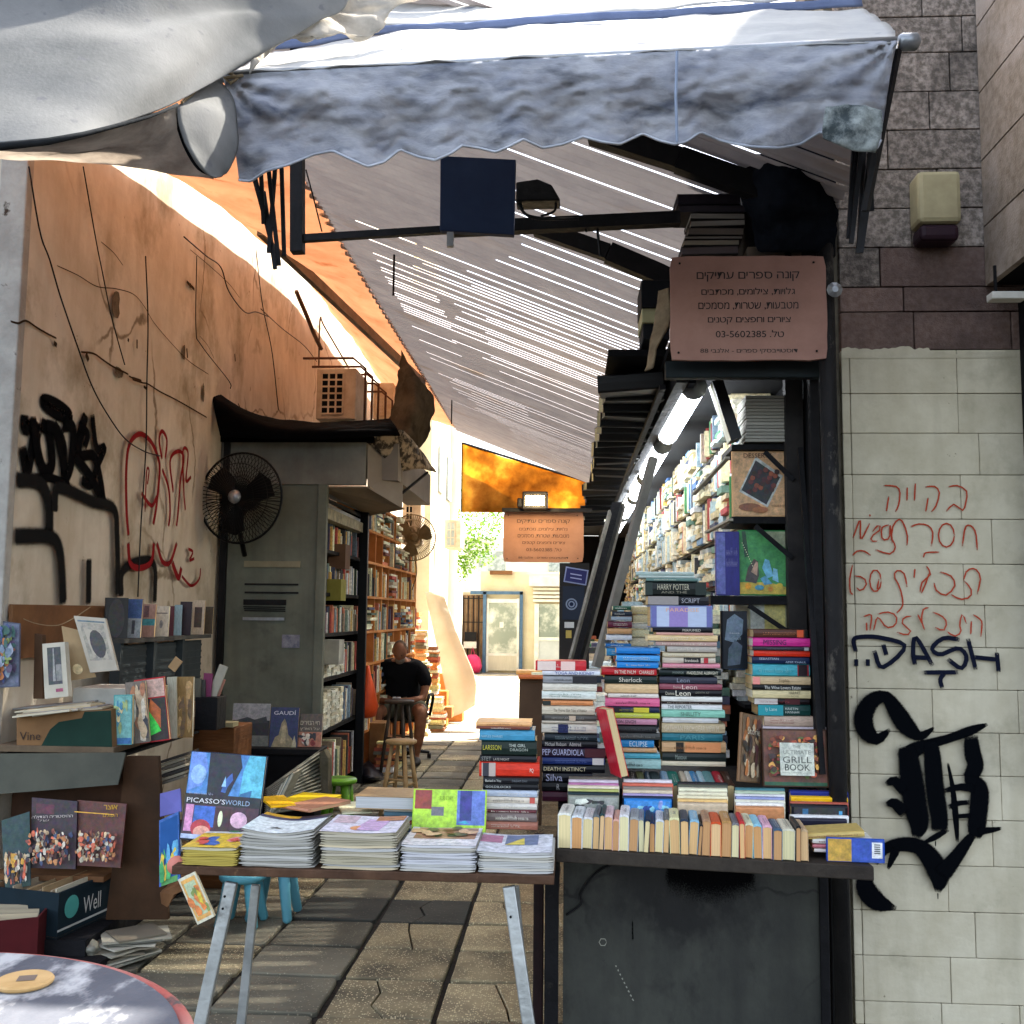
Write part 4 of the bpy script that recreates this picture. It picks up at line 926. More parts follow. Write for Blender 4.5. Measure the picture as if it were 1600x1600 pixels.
build(MB().tube(P3([(722, 692, YA - .02), (721, 800, YA - .02)]), .012, 6), 'frame_rod', M['black_metal'], am)

# ================================================================== SIGNS
sign_m = surf('pinkish_painted_board', '#a37e72', '#8d6a5f', 3, .7, .15, col3='#6b5650', s3=2.2, lo3=.56, hi3=.8)
sign_o = surf('weathered_orange_board', '#a0755c', '#8a634d', 3, .7, .15, col3='#6e5347', s3=2.2, lo3=.58, hi3=.8)
LINES = [('קונה ספרים עתיקים', .17, .83, .80, .092), ('גלויות, צילומים, מכתבים', .20, .80, .655, .075), ('מטבעות, שטרות, מסמכים', .18, .82, .515, .075), ('ציורים וחפצים קטנים', .24, .77, .375, .07), ('טל. 03-5602385', .29, .725, .25, .068), ('דוסטוייבסקי ספרים - אלנבי 88', .19, .81, .085, .055)]
def sign(label, px0, py0, px1, py1, Y, mat, ink):
    a = aY(px0, py1, Y); b = aY(px1, py0, Y); w = b.x - a.x; h = b.z - a.z
    t = thing('sign_board', label, 'sign', ((a.x + b.x) / 2, Y, a.z), 'hand lettered book buyer signs')
    rr = random.Random(int(px0)); pts = []
    for (s0, s1) in (((0, 0), (1, 0)), ((1, 0), (1, 1)), ((1, 1), (0, 1)), ((0, 1), (0, 0))):
        for i in range(9):
            f = i / 9; x = s0[0] + (s1[0] - s0[0]) * f; z = s0[1] + (s1[1] - s0[1]) * f
            e = 0 if i else .012
            x += (.5 - x) * e * 2; z += (.5 - z) * e * 2
            pts.append(Vector((a.x + w * x + rr.uniform(-.0018, .0018), Y, a.z + h * z + rr.uniform(-.0018, .0018))))
    build(MB().prism(pts, (0, .018, 0)), 'board', mat, t)
    for (s, x0, x1, zc, hh) in LINES:
        lettering(heb(s), t, (w * ((x0 + x1) / 2 - .5), -.0015, h * zc), (1, 0, 0), (0, 0, 1), w * (x1 - x0), h * hh, ink)
    for (x, z) in ((.06, .93), (.92, .93), (.05, .07), (.93, .08)):
        build(MB().lathe([(.004, 0), (.0045, .002), (.002, .004)], (a.x + w * x, Y - .004, a.z + h * z), 8, ax=RX(90)), 'nail', M['black_metal'], t)
    return t
sign('large pinkish sign with dark Hebrew lettering fixed over the book stall opening', 1048, 399, 1290, 563, 3.86, sign_m, '#1d1718')
sign('smaller orange sign with Hebrew lettering hanging under the lit floodlight', 786, 800, 912, 878, 8.0, sign_o, '#3a2620')
lb_ = thing('floodlight', 'lit floodlight resting on a bar above the orange sign', 'floodlight', aY(836, 798, 7.9))
a = aY(816, 796, 7.8); b = aY(856, 768, 7.8)
build(MB().box(a.x, b.x, 7.78, 7.9, a.z, b.z), 'housing', M['black_metal'], lb_, bevel=.01)
build(MB().box(a.x + .025, b.x - .025, 7.772, 7.779, a.z + .03, b.z - .035), 'lamp_glass', emit('warm_lamp', '#ffe0a0', 9), lb_)
build(MB().box(a.x - .04, a.x - .002, 7.8, 7.88, a.z + .02, b.z - .05), 'hinge_box', M['black_metal'], lb_, bevel=.008)
a = aY(785, 800, 7.9); b = aY(925, 795, 7.9)
build(MB().box(a.x, b.x, 7.86, 7.93, a.z, b.z), 'bar', M['black_metal'], lb_)
pl = bpy.data.lights.new('floodlight_bulb', 'POINT'); pl.energy = 4; pl.color = (1, .72, .38); pl.shadow_soft_size = .05
po = bpy.data.objects.new('floodlight_bulb', pl); po.location = aY(836, 783, 7.6); COL.objects.link(po)
tag(po, 'warm bulb of the lit floodlight over the orange sign', 'lamp')
tag(bpy.data.objects['sun'], None)

# ================================================================== BOOK STALL (right)
ks = thing('book_stall', 'black book stall structure with dark front panel, counter and shelves on the right', 'stall', (.5, 4.1, 0))
KX0 = aY(872, 1400, 4.06).x; KX1 = aY(1296, 1400, 4.06).x
panel_m = surf('dark_stained_panel', '#3a3c36', '#222422', 3.2, .6, .25, specks=9, crack=1.6, speckcol='#0a0a0a', streak='#121314', col3='#08090b', s3=2.6, lo3=.5, hi3=.62, spec=.4, stretch=(1, 1, .7))
build(MB().box(KX0 + .02, KX1 - .02, 4.06, 4.085, .02, .74), 'front_panel', panel_m, ks)
build(MB().box(KX0 - .02, KX1, 4.03, 4.12, 0, .03), 'sill', surf('sill_concrete', '#5c564c', '#46413a', 7, .9), ks)
for (px0, px1, m_, y) in ((832, 848, surf('maroon_post', '#2b1a1c', '#1a1314', 8, .6), 4.1), (850, 872, M['black_wood'], 4.02), (1284, 1299, M['black_wood'], 4.05)):
    a = aY(px0, 1600, y); b = aY(px1, 1600, y); build(MB().box(a.x, b.x, y, y + .05, 0, .74 if px0 < 1000 else 2.62), 'post', m_, ks, bevel=.004)
# counter board, slightly turned, and two steps that carry the rows of books
cz = .735
a = aY(868, 1328, 3.56); b = aY(1363, 1352, 3.52)
CB0 = Vector((a.x, 3.58, a.z)); CB1 = Vector((b.x, 3.50, b.z))
def cntr(t, back=0, up=0):      # along the counter's front edge
    p = CB0.lerp(CB1, t); return Vector((p.x, p.y + back, p.z + up))
mb = MB(); q = [cntr(0), cntr(1), Vector((CB1.x, 4.1, CB1.z)), Vector((CB0.x, 4.1, CB0.z))]
mb.prism([v - Vector((0, 0, .045)) for v in q], (0, 0, .045)); build(mb, 'counter_board', surf('counter_wood', '#3f3830', '#2b2622', 6, .7, .3, stretch=(1, 5, 1)), ks, bevel=.004)
mb = MB()
for (y0, z) in ((3.79, .80), (3.97, .875), (4.08, .93)):
    mb.box(KX0 + .0, KX1 - .01, y0, 4.75, z - .06, z - .001)
build(mb, 'stepped_shelf', M['black_wood'], ks)
rg = [[(942 + 6 * math.cos(t * .7) , 1472 + 6 * math.sin(t * .7), 1.4) for t in range(10)]] + [[(962 + k * 3.2, 1508 + k * 6.5, 2.2), (963 + k * 3.4, 1511 + k * 6.5, 1.4)] for k in range(9)]
graffiti('chalk_mark', ks, rg, lambda x, y: aY(x, y, 4.057), (0, -1, 0), '#8a8a80', 4.06 / 1600, soft=.5, lift=.001)
dr = [[(988, 1437, 1.5), (989, 1470, 2.2)]]
graffiti('dark_smudge', ks, [[(1040, 1360, 34), (1110, 1372, 46), (1180, 1366, 30)]], lambda x, y: aY(x, y, 4.056), (0, -1, 0), '#08080a', 4.06 / 1600, soft=1.2, lift=.001, alpha=.8)
graffiti('scratch_mark', ks, dr, lambda x, y: aY(x, y, 4.056), (0, -1, 0), '#08080a', 4.06 / 1600, soft=1.2, lift=.001, alpha=.8)
# side walls, back shelving, canopy beams
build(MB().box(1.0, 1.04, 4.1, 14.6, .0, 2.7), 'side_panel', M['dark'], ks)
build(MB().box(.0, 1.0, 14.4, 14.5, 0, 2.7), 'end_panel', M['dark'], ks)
build(MB().box(.0, .03, 5.2, 14.4, 0, .95), 'low_side_panel', M['black_wood'], ks)
TOPZ = 2.68
build(MB().box(.16, 1.03, 4.35, 14.5, TOPZ + .03, TOPZ + .06).box(.40, 1.03, 4.02, 14.5, TOPZ, TOPZ + .028), 'canopy_and_light_block', M['dark'], ks)  # wider upper layer added to block light in the gaps between the volumes
for px0, px1, py0, py1 in ((1040, 1302, 563, 590),):
    a = aY(px0, py1, 3.98); b = aY(px1, py0, 3.98); build(MB().box(a.x, b.x, 3.98, 4.03, a.z, b.z), 'lintel', surf('teal_black_lintel', '#1c2629', '#12181b', 5, .6), ks, bevel=.004)
build(MB().bar(aY(1066, 585, 4.25), aY(957, 800, 11.2), .05, .07), 'canopy_rail', M['worn_post'], ks)
build(MB().bar(aY(1082, 590, 4.35), aY(972, 800, 11.2), .03, .05), 'canopy_rail', surf('blue_black_rail', '#232a3a', '#171c28', 6, .5), ks)
# leaning rails and the pale pole
build(MB().bar(aY(965, 790, 5.4), aY(899, 1035, 4.72), .05, .05), 'leaning_rail', M['black_wood'], ks)
build(MB().bar(aY(953, 800, 5.3), aY(891, 1032, 4.66), .012, .03), 'leaning_rail', surf('pale_edge_strip', '#8a857a', '#5e5a52', 12, .6), ks)
build(MB().bar(aY(975, 790, 5.45), aY(910, 1035, 4.75), .012, .03), 'leaning_rail', surf('pale_edge_strip2', '#7a756c', '#4e4a44', 12, .6), ks)
build(MB().bar(aY(1021, 715, 4.6), aY(932, 1042, 4.5), .035, .035), 'leaning_pole', surf('pale_grey_pole', '#85827a', '#6c6962', 6, .6), ks)
# right post (outside) and the tall worn pole
wp = thing('worn_pole', 'tall round black pole with flaked paint between the stall and the whitewashed wall', 'pole', aY(1310, 1600, 3.9))
a = aY(1310, 1200, 3.9)
build(MB().tube([(a.x, 3.9, 0), (a.x - .004, 3.9, 1.6), (a.x - .014, 3.9, 3.4)], .032, 14), 'shaft', M['worn_post'], wp, smooth=True)
build(MB().lathe([(.025, 0), (.03, .01), (.012, .02)], aY(1303, 454, 3.86), 10, ax=RX(90)), 'bracket_knob', M['steel'], wp)
# end shelf unit facing the street
SY = 4.42
for (y0, y1) in ((695, 703), (808, 818), (932, 944)):
    a = aY(1143 if y0 > 690 else 1150, y1, SY); b = aY(1238, y0, SY)
    if y0 == 932: a.x = aY(1110, y1, SY).x
    build(MB().box(a.x, b.x, SY - .01, SY + .3, a.z, b.z), 'end_shelf', M['black_wood'], ks)
a = aY(1235, 1200, SY - .03); b = aY(1252, 590, SY - .03)
build(MB().box(a.x, b.x, SY - .05, SY, .7, b.z), 'shelf_upright', surf('upright_paint', '#34312f', '#232122', 7, .7), ks)
build(MB().bar(aY(1250, 700, 4.2), aY(1285, 1210, 3.95), .02, .02), 'leaning_rod', M['black_metal'], ks)
for (x0, y0, x1, y1) in ((1195, 706, 1240, 750), (1180, 822, 1238, 872), (1170, 946, 1250, 1000)):
    build(MB().bar(aY(x0, y0, SY - .04), aY(x1, y1, SY - .06), .012, .02), 'shelf_brace', M['black_wood'], ks)
build(MB().bar(aY(1137, 715, SY - .02), aY(1084, 772, SY + .45), .02, .01), 'shelf_edge_strip', surf('pale_shelf_edge', '#b3aea0', '#958f82', 9, .7), ks)
build(MB().bar(aY(1142, 812, SY - .02), aY(1104, 832, SY + .45), .02, .01), 'shelf_edge_strip', surf('pale_shelf_edge2', '#a8a294', '#8f897c', 9, .7), ks)
# long shelves along the right
mb = MB()
LZ = [.95, 1.2, 1.5, 1.76, 2.02, 2.28, 2.5]
for z in LZ[1:]: mb.box(.80, 1.0, 4.8, 14.4, z - .02, z - .002)
build(mb, 'long_shelves', M['black_wood'], ks, kind='stuff')
# dark board with stickers, left corner of the stall
db = thing('sticker_board', 'dark board with blue stickers at the left corner of the book stall', 'board', aY(897, 1040, 5.6))
a = aY(873, 1100, 5.6); b = aY(921, 880, 5.6)
build(MB().box(a.x, b.x, 5.6, 5.64, .3, b.z), 'board', surf('brown_black_board', '#2f2a26', '#211e1c', 5, .6), db)
def dec(parent, Y, px0, py0, px1, py1, col, name='sticker', rot=0):
    a = aY(px0, py1, Y); b = aY(px1, py0, Y); c = (a + b) / 2 - ORG[parent.name]
    return place(UQ, name, parent, (c.x, Y - ORG[parent.name].y, c.z), (math.cos(R(rot)), 0, math.sin(R(rot))), (-math.sin(R(rot)), 0, math.cos(R(rot))), b.x - a.x, b.z - a.z, col)
dec(db, 5.596, 882, 888, 918, 912, '#8f95b8', rot=-9); dec(db, 5.594, 884, 890, 916, 910, '#23235e', rot=-9)
for yy in (897, 903): dec(db, 5.592, 891, yy, 909, yy + 1.6, '#a8a8cc', 'sticker_line', -9)
dec(db, 5.596, 879, 916, 913, 968, '#101c30')
for rr_, cc in ((.032, '#8a94a6'), (.024, '#16233c'), (.018, '#8a94a6'), (.011, '#16233c')):
    c = aY(893, 944, 5.593 - rr_ * .02 + .0007) ; build(MB().lathe([(rr_, 0), (rr_ * .99, .0003)], c + Vector((0, -.0005 * (.04 - rr_) * 100, 0)), 20, ax=RX(90)), 'emblem', M['card'], db, color=cc)
dec(db, 5.596, 882, 972, 897, 981, '#c9c6c0'); dec(db, 5.596, 884, 985, 893, 997, '#b49a4a')
# canvas bag / dark clothing on top, dark drape on right corner
dk = fabric('dark_cloth', '#15181f', '#20242c', .1, 4, .4, .6, .4)
rows = [P3([(1205, 225, 3.85), (1235, 215, 3.8), (1270, 222, 3.8), (1300, 235, 3.85)]), P3([(1170, 262, 3.85), (1220, 262, 3.7), (1268, 262, 3.72), (1305, 280, 3.85)]), P3([(1162, 310, 3.9), (1215, 318, 3.72), (1265, 318, 3.72), (1305, 330, 3.85)]), P3([(1175, 350, 3.92), (1215, 350, 3.8), (1262, 350, 3.8), (1304, 372, 3.88)]), P3([(1185, 392, 3.95), (1215, 394, 3.86), (1262, 394, 3.86), (1302, 398, 3.9)])]
build(sheet(rows, 24, 30, .03, 6, 8), 'hanging_cloth', dk, smooth=True, solid=.01, label='dark cloth bundled under the right end of the awning above the sign', cat='cloth')
build(MB().box(aY(1170, 400, 4.0).x, aY(1306, 400, 4.0).x, 4.0, 4.4, aY(1200, 400, 4.0).z, aY(1200, 240, 4.0).z), 'dark_crate', M['dark'], label='dark crate on the stall roof behind the hanging cloth', cat='crate')
# cable drooping over the panel
cable('panel_cable', 'black cable curling down the left of the stall front panel', [aY(962, 1348, 4.04), aY(930, 1365, 4.04), aY(908, 1395, 4.04), aY(908, 1412, 4.04), aY(885, 1430, 4.04)], .007)

# ================================================================== FLUORESCENT TUBES inside the stall
tube_m = emit('fluorescent_glow', '#eef6ff', 5)
cap_m = surf('lamp_cap', '#8f9396', None, rough=.4)
segs = [((1113, 604), (1046, 694), 4.45, 5.7), ((1052, 703), (1012, 765), 6.0, 7.3), ((995, 745), (986, 775), 7.5, 8.6), ((985, 775), (975, 815), 8.8, 10.2), ((973, 808), (963, 850), 10.5, 12.2), ]
for i, (a_, b_, y0, y1) in enumerate(segs):
    X = .54; z = 2.60; 
    t = thing('fluorescent_lamp', '%s glowing fluorescent tube lamp along the top of the book shelves, counted from the street' % ORD1[i], 'lamp', (X, y0, z), 'fluorescent lamps in the book stall')
    w = .045
    mb = MB(); ring = []
    build(MB().tube([(X, y0 + .03, z), (X, y1 - .03, z)], .052, 12), 'diffuser', tube_m, t, smooth=True)
    build(MB().box(X - .05, X + .05, y0, y1, z + .04, TOPZ), 'housing', M['white_paint'], t)
    for yy in (y0, y1 - .03): build(MB().tube([(X, yy, z), (X, yy + .03, z)], .056, 12), 'end_cap', cap_m, t, smooth=True)

# ================================================================== AWNING
aw_m = fabric('faded_blue_awning', '#cfd1d6', '#a8acb8', .52, 16, .36, .66, .35, '#666c7c', 9, .55, .7, stretch=(.45, 1, 1.3), bscale=140)
awt_m = fabric('bleached_awning_top', '#d9d8d4', '#c2c2c2', .4, 6, .4, .7, .2, '#8f93a0', 14, .68, .75, stretch=(.6, 1, 1))
aw = thing('awning', 'sagging faded blue awning with scalloped valance over the book stall', 'awning', (0, 2.75, 2.8))
YB = 2.75
barp = [(345, 120), (420, 113), (520, 108), (700, 99), (900, 88), (1100, 78), (1250, 70), (1400, 63)]
rows = [P3([(x, y, YB) for x, y in barp]),
        P3([(385 + (x - 345) * .955, y - 24 + (6 if x < 500 else 0), YB + .20) for x, y in barp]),
        P3([(430 + (x - 345) * .87, y - 52 + (10 if x < 500 else 0), YB + .42) for x, y in barp])]
build(sheet(rows, 70, 16, .014, 5, 1), 'top_sheet', awt_m, aw, smooth=True, solid=.003)
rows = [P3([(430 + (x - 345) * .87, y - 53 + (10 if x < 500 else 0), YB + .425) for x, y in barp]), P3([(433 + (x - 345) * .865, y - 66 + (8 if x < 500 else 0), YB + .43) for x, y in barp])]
build(sheet(rows, 60, 3, .006, 5, 2), 'fold_band', fabric('painted_fold_shade', '#7f8cab', '#6f7c9c', .35, 5), aw, smooth=True, solid=.003)  # shade of the fold put into this band's bluer cloth colour
rows = [P3([(433 + (x - 345) * .865, y - 67 + (8 if x < 500 else 0), YB + .435) for x, y in barp]), P3([(440 + (x - 345) * .85, y - 110, YB + .8) for x, y in barp]), P3([(445 + (x - 345) * .84, y - 190, YB + 1.25) for x, y in barp])]
build(sheet(rows, 60, 14, .02, 4, 3), 'rear_sheet', awt_m, aw, smooth=True, solid=.003)
# valance
sc = [(372, 282), (392, 284), (415, 268), (450, 258), (490, 242), (520, 236), (545, 248), (575, 261), (600, 254), (625, 234), (655, 246), (680, 251), (705, 240), (722, 228), (750, 232), (775, 238), (795, 230), (818, 218), (848, 232), (880, 226), (912, 214), (940, 222), (968, 226), (1004, 209), (1030, 220), (1056, 226), (1072, 222), (1094, 207), (1125, 220), (1150, 226), (1180, 230), (1215, 232), (1250, 226), (1283, 206), (1300, 215), (1330, 226), (1368, 236), (1385, 200)]
def sc_y(px):
    for (a, b) in zip(sc, sc[1:]):
        if a[0] <= px <= b[0]: return a[1] + (b[1] - a[1]) * (px - a[0]) / (b[0] - a[0])
    return sc[0][1] if px < sc[0][0] else sc[-1][1]
def bar_y(px):
    for (a, b) in zip(barp, barp[1:]):
        if a[0] <= px <= b[0]: return a[1] + (b[1] - a[1]) * (px - a[0]) / (b[0] - a[0])
    return barp[-1][1]
cols = 190; vr = 26; mb = MB()
for j in range(vr + 1):
    f = j / vr
    for i in range(cols + 1):
        u = i / cols
        pxt = 348 + u * (1402 - 348); pxb = 374 + u * (1376 - 374); px = pxt + (pxb - pxt) * f ** .8
        yt = bar_y(pxt); yb = sc_y(pxb); py = yt + (yb - yt) * f
        p = aY(px, py, YB)
        bulge = .035 * math.sin(min(1, f * 1.5) * math.pi) - .05 * f
        wr = .028 * f ** .7 * noise.noise(Vector((u * 13, f * 2.4, 1.3))) + .016 * noise.noise(Vector((u * 26, f * 9 + u * 9, 4.7))) * min(1, f * 3) + .007 * noise.noise(Vector((u * 60, f * 22, 7)))
        # tension folds fanning from both corners
        for (cu, s) in ((0, 1), (1, -1)):
            du = abs(u - cu) * 9.5; ang = math.atan2(f * 1.6, max(du, .02)); rd = math.hypot(du, f * 1.6)
            wr += .016 * math.exp(-rd * .75) * math.sin(ang * 13 + cu)
        wr += .03 * f * f * math.cos((pxb % 125) / 125 * 2 * math.pi)
        mb.v.append(CAM + (p - CAM) * (1 + (-bulge * .6 + wr) / YB))
w = cols + 1
for j in range(vr):
    for i in range(cols): mb.f.append([j * w + i, j * w + i + 1, (j + 1) * w + i + 1, (j + 1) * w + i]); mb.mi.append(0); mb.c.append(None)
build(mb, 'valance', aw_m, aw, smooth=True, solid=.003)
hem = [Vector(mb.v[vr * w + i]) + Vector((0, -.002, 0)) for i in range(0, cols + 1)]
build(MB().tube(hem, .004, 5), 'piping', fabric('piping_cloth', '#c9ccd2', '#aab0bc', .2), aw, smooth=True)
build(MB().tube([aY(x, y + 2, YB + .02) for x, y in barp], .014, 8), 'front_bar', M['steel'], aw, smooth=True)
build(MB().lathe([(.018, 0), (.024, .01), (.024, .05), (.012, .06)], aY(1403, 66, YB + .03), 12, ax=RY(90)), 'bar_end', M['steel'], aw, smooth=True)
# patch of clear plastic and seam
rows = [P3([(1290, 168, YB - .035), (1335, 164, YB - .04), (1378, 172, YB - .035)]), P3([(1285, 200, YB - .045), (1335, 202, YB - .055), (1378, 205, YB - .04)]), P3([(1286, 216, YB - .04), (1330, 234, YB - .05), (1366, 240, YB - .04)])]
build(sheet(rows, 16, 12, .012, 18, 2), 'sewn_patch', fabric('greenish_patch', '#a4aba8', '#4a5254', .3, 9, .42, .58, .4), aw, smooth=True, solid=.003)
build(MB().tube([aY(1058, 80, YB - .03), aY(1056, 150, YB - .03), aY(1058, 222, YB - .02)], .004, 4), 'seam', fabric('seam_cloth', '#a8b4c8', '#8d9ab0', .2), aw)
# folding arms, left and right
am_ = M['black_metal']
fa = thing('scissor_lattice', 'black scissor lattice hanging at the left end of the awning', 'lattice', aY(430, 420, 2.95), 'scissor arms of the awning')
for (x0, y0, x1, y1) in ((398, 275, 424, 380), (408, 272, 412, 350), (420, 268, 436, 415), (430, 262, 420, 395), (440, 262, 444, 400), (412, 300, 430, 420), (398, 282, 432, 408)):
    build(MB().bar(aY(x0, y0, 2.92 + (x0 % 7) * .01), aY(x1, y1, 2.95 + (x1 % 5) * .01), .012, .008, up=(0, 1, 0)), 'arm_bar', am_, fa)
fa = thing('scissor_lattice', 'black scissor lattice hanging at the right end of the awning', 'lattice', aY(1350, 390, 2.95), 'scissor arms of the awning')
for (x0, y0, x1, y1) in ((1340, 228, 1332, 330), (1350, 230, 1342, 390), (1360, 232, 1352, 300), (1368, 236, 1345, 395), (1334, 228, 1326, 372), (1352, 300, 1340, 396), (1358, 240, 1362, 330), (1346, 232, 1330, 380)):
    build(MB().bar(aY(x0, y0, 2.92 + (x0 % 7) * .012), aY(x1, y1, 2.95 + (x1 % 5) * .01), .013, .009, up=(0, 1, 0)), 'arm_bar', am_, fa)
build(MB().bar(aY(1402, 78, YB + .03), aY(1352, 330, YB + .12), .016, .02), 'long_arm', am_, fa)
# frame bar behind the awning
fr = thing('support_gantry', 'black frame post and long cross bar behind the awning', 'frame', aY(465, 395, 3.95))
build(MB().bar(aY(465, 395, 3.95), aY(465, 60, 3.95), .05, .05, up=(0, 1, 0)), 'post', am_, fr)
build(MB().bar(aY(455, 374, 3.95), aY(700, 359, 3.95), .028, .028), 'cross_bar', am_, fr)
build(MB().bar(aY(700, 359, 3.95), aY(1062, 342, 3.95), .05, .05), 'cross_bar', M['black_wood'], fr)
cable('tie_cord', 'thin cord tying the awning down to the cross bar', [aY(478, 265, 3.8), aY(490, 310, 3.88), aY(503, 362, 3.93)], .004)
bd = thing('black_board', 'square blue black board hanging under the awning from the cross bar', 'board', aY(745, 366, 3.4))
a = aY(688, 366, 3.4); b = aY(806, 243, 3.4)
build(MB().prism([aY(688, 243, 3.4), aY(806, 249, 3.4), aY(803, 367, 3.4), aY(687, 360, 3.4)], (0, .03, 0)), 'panel', surf('blue_black_panel', '#1f2f4c', '#182440', 3, .6), bd, bevel=.003)
build(MB().box(aY(698, 380, 3.38).x, aY(708, 380, 3.38).x, 3.38, 3.4, aY(700, 384, 3.38).z, aY(700, 362, 3.38).z), 'clip', M['steel'], bd)
hl = thing('hooded_lamp', 'dark hooded lamp with a loose wire beside the hanging board', 'lamp', aY(838, 318, 3.6))
build(MB().prism([aY(806, 284, 3.6), aY(840, 279, 3.6), aY(862, 288, 3.6), aY(876, 312, 3.6), aY(806, 314, 3.6)], (0, .09, 0)), 'hood', M['black_metal'], hl, bevel=.006)
for pts in ([(812, 314), (822, 335), (860, 343)], [(868, 314), (866, 330), (845, 338)], [(806, 312), (830, 340), (905, 342)]):
    P = [aY(x, y, 3.63) for x, y in pts]; build(MB().tube([cr(P, 2 * i / 12) for i in range(13)], .005, 5), 'wire', M['cord'], hl, smooth=True)
for (x, y0, y1) in ((933, 356, 400), (912, 352, 362)): build(MB().tube([aY(x, y0, 3.95), aY(x + 5, y1, 3.95)], .006, 5), 'hook', am_, fr)

# ================================================================== BIG GREY TARP upper left
tp_m = fabric('grey_tarp', '#9a9b9b', '#848686', .55, 1.8, .4, .62, .12, '#85868a', 24, .64, .72, bscale=120)
tp_d = fabric('dirty_tarp_underside', '#c4bdb4', '#9c958e', .75, 5, .4, .62, .4, '#3f3b38', 9, .6, .72)
tp = thing('sagging_tarp', 'big pale grey tarp sagging across the upper left corner', 'tarp', (-1.2, 2.4, 3))
rows = [P3([(-160, -170, 2.4), (60, -150, 2.45), (230, -110, 2.55), (400, -80, 2.8), (560, -60, 2.95)]),
        P3([(-160, -20, 2.34), (60, -5, 2.4), (210, 20, 2.5), (380, 5, 2.76), (540, 10, 2.92)]),
        P3([(-160, 60, 2.24), (60, 70, 2.3), (215, 62, 2.42), (370, 28, 2.72), (500, 32, 2.88)]),
        P3([(-160, 150, 2.13), (70, 150, 2.19), (210, 130, 2.33), (350, 72, 2.66), (450, 62, 2.82)]),
        P3([(-160, 232, 2.04), (75, 218, 2.1), (185, 193, 2.26), (275, 160, 2.47), (392, 92, 2.74)])]
build(sheet(rows, 120, 90, .012, 1.6, 4), 'tarp_sheet', tp_m, tp, smooth=True, solid=.003)
rows = [P3([(-160, 234, 2.05), (75, 220, 2.11), (185, 195, 2.27), (275, 164, 2.5)]), P3([(-160, 240, 2.4), (80, 235, 2.42), (200, 230, 2.5), (300, 225, 2.6)]), P3([(-160, 246, 2.5), (85, 250, 2.55), (210, 265, 2.62), (334, 278, 2.7)])]
build(sheet(rows, 40, 16, .012, 5, 6), 'underside_flap', tp_d, tp, smooth=True, solid=.003)
rows = [P3([(277, 166, 2.49), (308, 140, 2.6), (344, 122, 2.72)]), P3([(283, 205, 2.5), (328, 175, 2.6), (366, 160, 2.73)]), P3([(300, 245, 2.53), (340, 225, 2.62), (371, 215, 2.73)]), P3([(322, 270, 2.58), (346, 262, 2.65), (366, 250, 2.72)]), P3([(338, 277, 2.62), (346, 277, 2.66), (354, 272, 2.7)])]
build(sheet(rows, 14, 20, .008, 6, 7), 'white_lobe', tp_m, tp, smooth=True, solid=.003)
hemp = [(-160, 232, 2.03), (0, 229, 2.06), (75, 221, 2.09), (130, 210, 2.16), (185, 196, 2.25), (235, 182, 2.36), (277, 164, 2.47)]
build(MB().tube(P3(hemp), [.008, .009, .008, .006, .005, .004, .005], 8), 'hem', fabric('dark_hem', '#2f3133', '#1e2022', .1), tp, smooth=True)
hp = P3([(272, 170, 2.5), (281, 200, 2.53), (294, 232, 2.58), (312, 262, 2.63), (336, 276, 2.68)]); build(MB().tube([cr(hp, 4 * i / 16) for i in range(17)], [.003 + .007 * math.sin(math.pi * i / 16) for i in range(17)], 8), 'hem', fabric('dark_hem2', '#23252c', '#181a20', .1), tp, smooth=True)
build(MB().tube(P3([(284, 160, 2.5), (330, 122, 2.68), (345, 120, 2.72)]), .004, 5), 'tie_string', M['rope'], tp)
# crumpled left corner of the awning where the tarp is tied
cf = fabric('crumpled_corner', '#c9c4bb', '#a6a39c', .5, 6, .4, .65, .4, '#7d8580', 4)
rows = [P3([(380, 8, 2.9), (450, 8, 2.95), (530, -8, 3.0), (620, -14, 3.05), (720, -20, 3.1)]), P3([(384, 45, 2.82), (440, 36, 2.9), (500, 42, 2.92), (560, 24, 3.0), (620, 10, 3.05)]), P3([(386, 72, 2.75), (430, 52, 2.84), (490, 55, 2.88), (545, 58, 2.95), (600, 48, 3.0)]), P3([(396, 106, 2.72), (420, 84, 2.8), (455, 62, 2.86), (520, 62, 2.9), (590, 50, 2.98)])]
build(sheet(rows, 40, 26, .035, 7, 9), 'gathered_canvas', cf, smooth=True, solid=.003, label='crumpled pale canvas gathered where the tarp meets the awning', cat='canvas')
build(MB().tube(P3([(344, 120, 2.73), (355, 112, 2.73), (372, 122, 2.74), (360, 130, 2.72), (350, 122, 2.72), (380, 118, 2.74)]), .005, 5), 'rope_knot', M['rope'], smooth=True, label='knotted cord at the left tip of the awning bar', cat='cord')

# ================================================================== GREY BOOTH on the left
BY0, BY1 = 8.0, 10.0; BX = aY(490, 1000, BY0).x; BXL = -2.78
bo_m = surf('grey_green_painted_steel', '#6c7064', '#585c52', 2.6, .6, .2, specks=7, speckcol='#2c2620', streak='#44463e', col3='#3b3c38', s3=2, lo3=.58, hi3=.78)
bt = thing('steel_booth', 'grey green steel booth with an open shuttered side and black roofing', 'booth', (-2.4, 9, 0))
zt_ = aY(420, 690, BY0).z; zl_ = aY(420, 757, BY0).z
build(MB().box(BXL, BX, BY0, BY0 + .03, 0, zl_ - .003), 'front_wall', bo_m, bt)
build(MB().box(aY(343, 700, BY0).x, aY(572, 700, BY0 - .02).x, BY0 - .02, BY0 + .03, zl_, zt_), 'fascia_panel', surf('fascia_grey', '#777872', '#5c5d57', 3, .6, .2, specks=8, speckcol='#2c2824', streak='#4c4c46'), bt)
a = aY(573, 757, BY0); b = aY(629, 700, BY0)
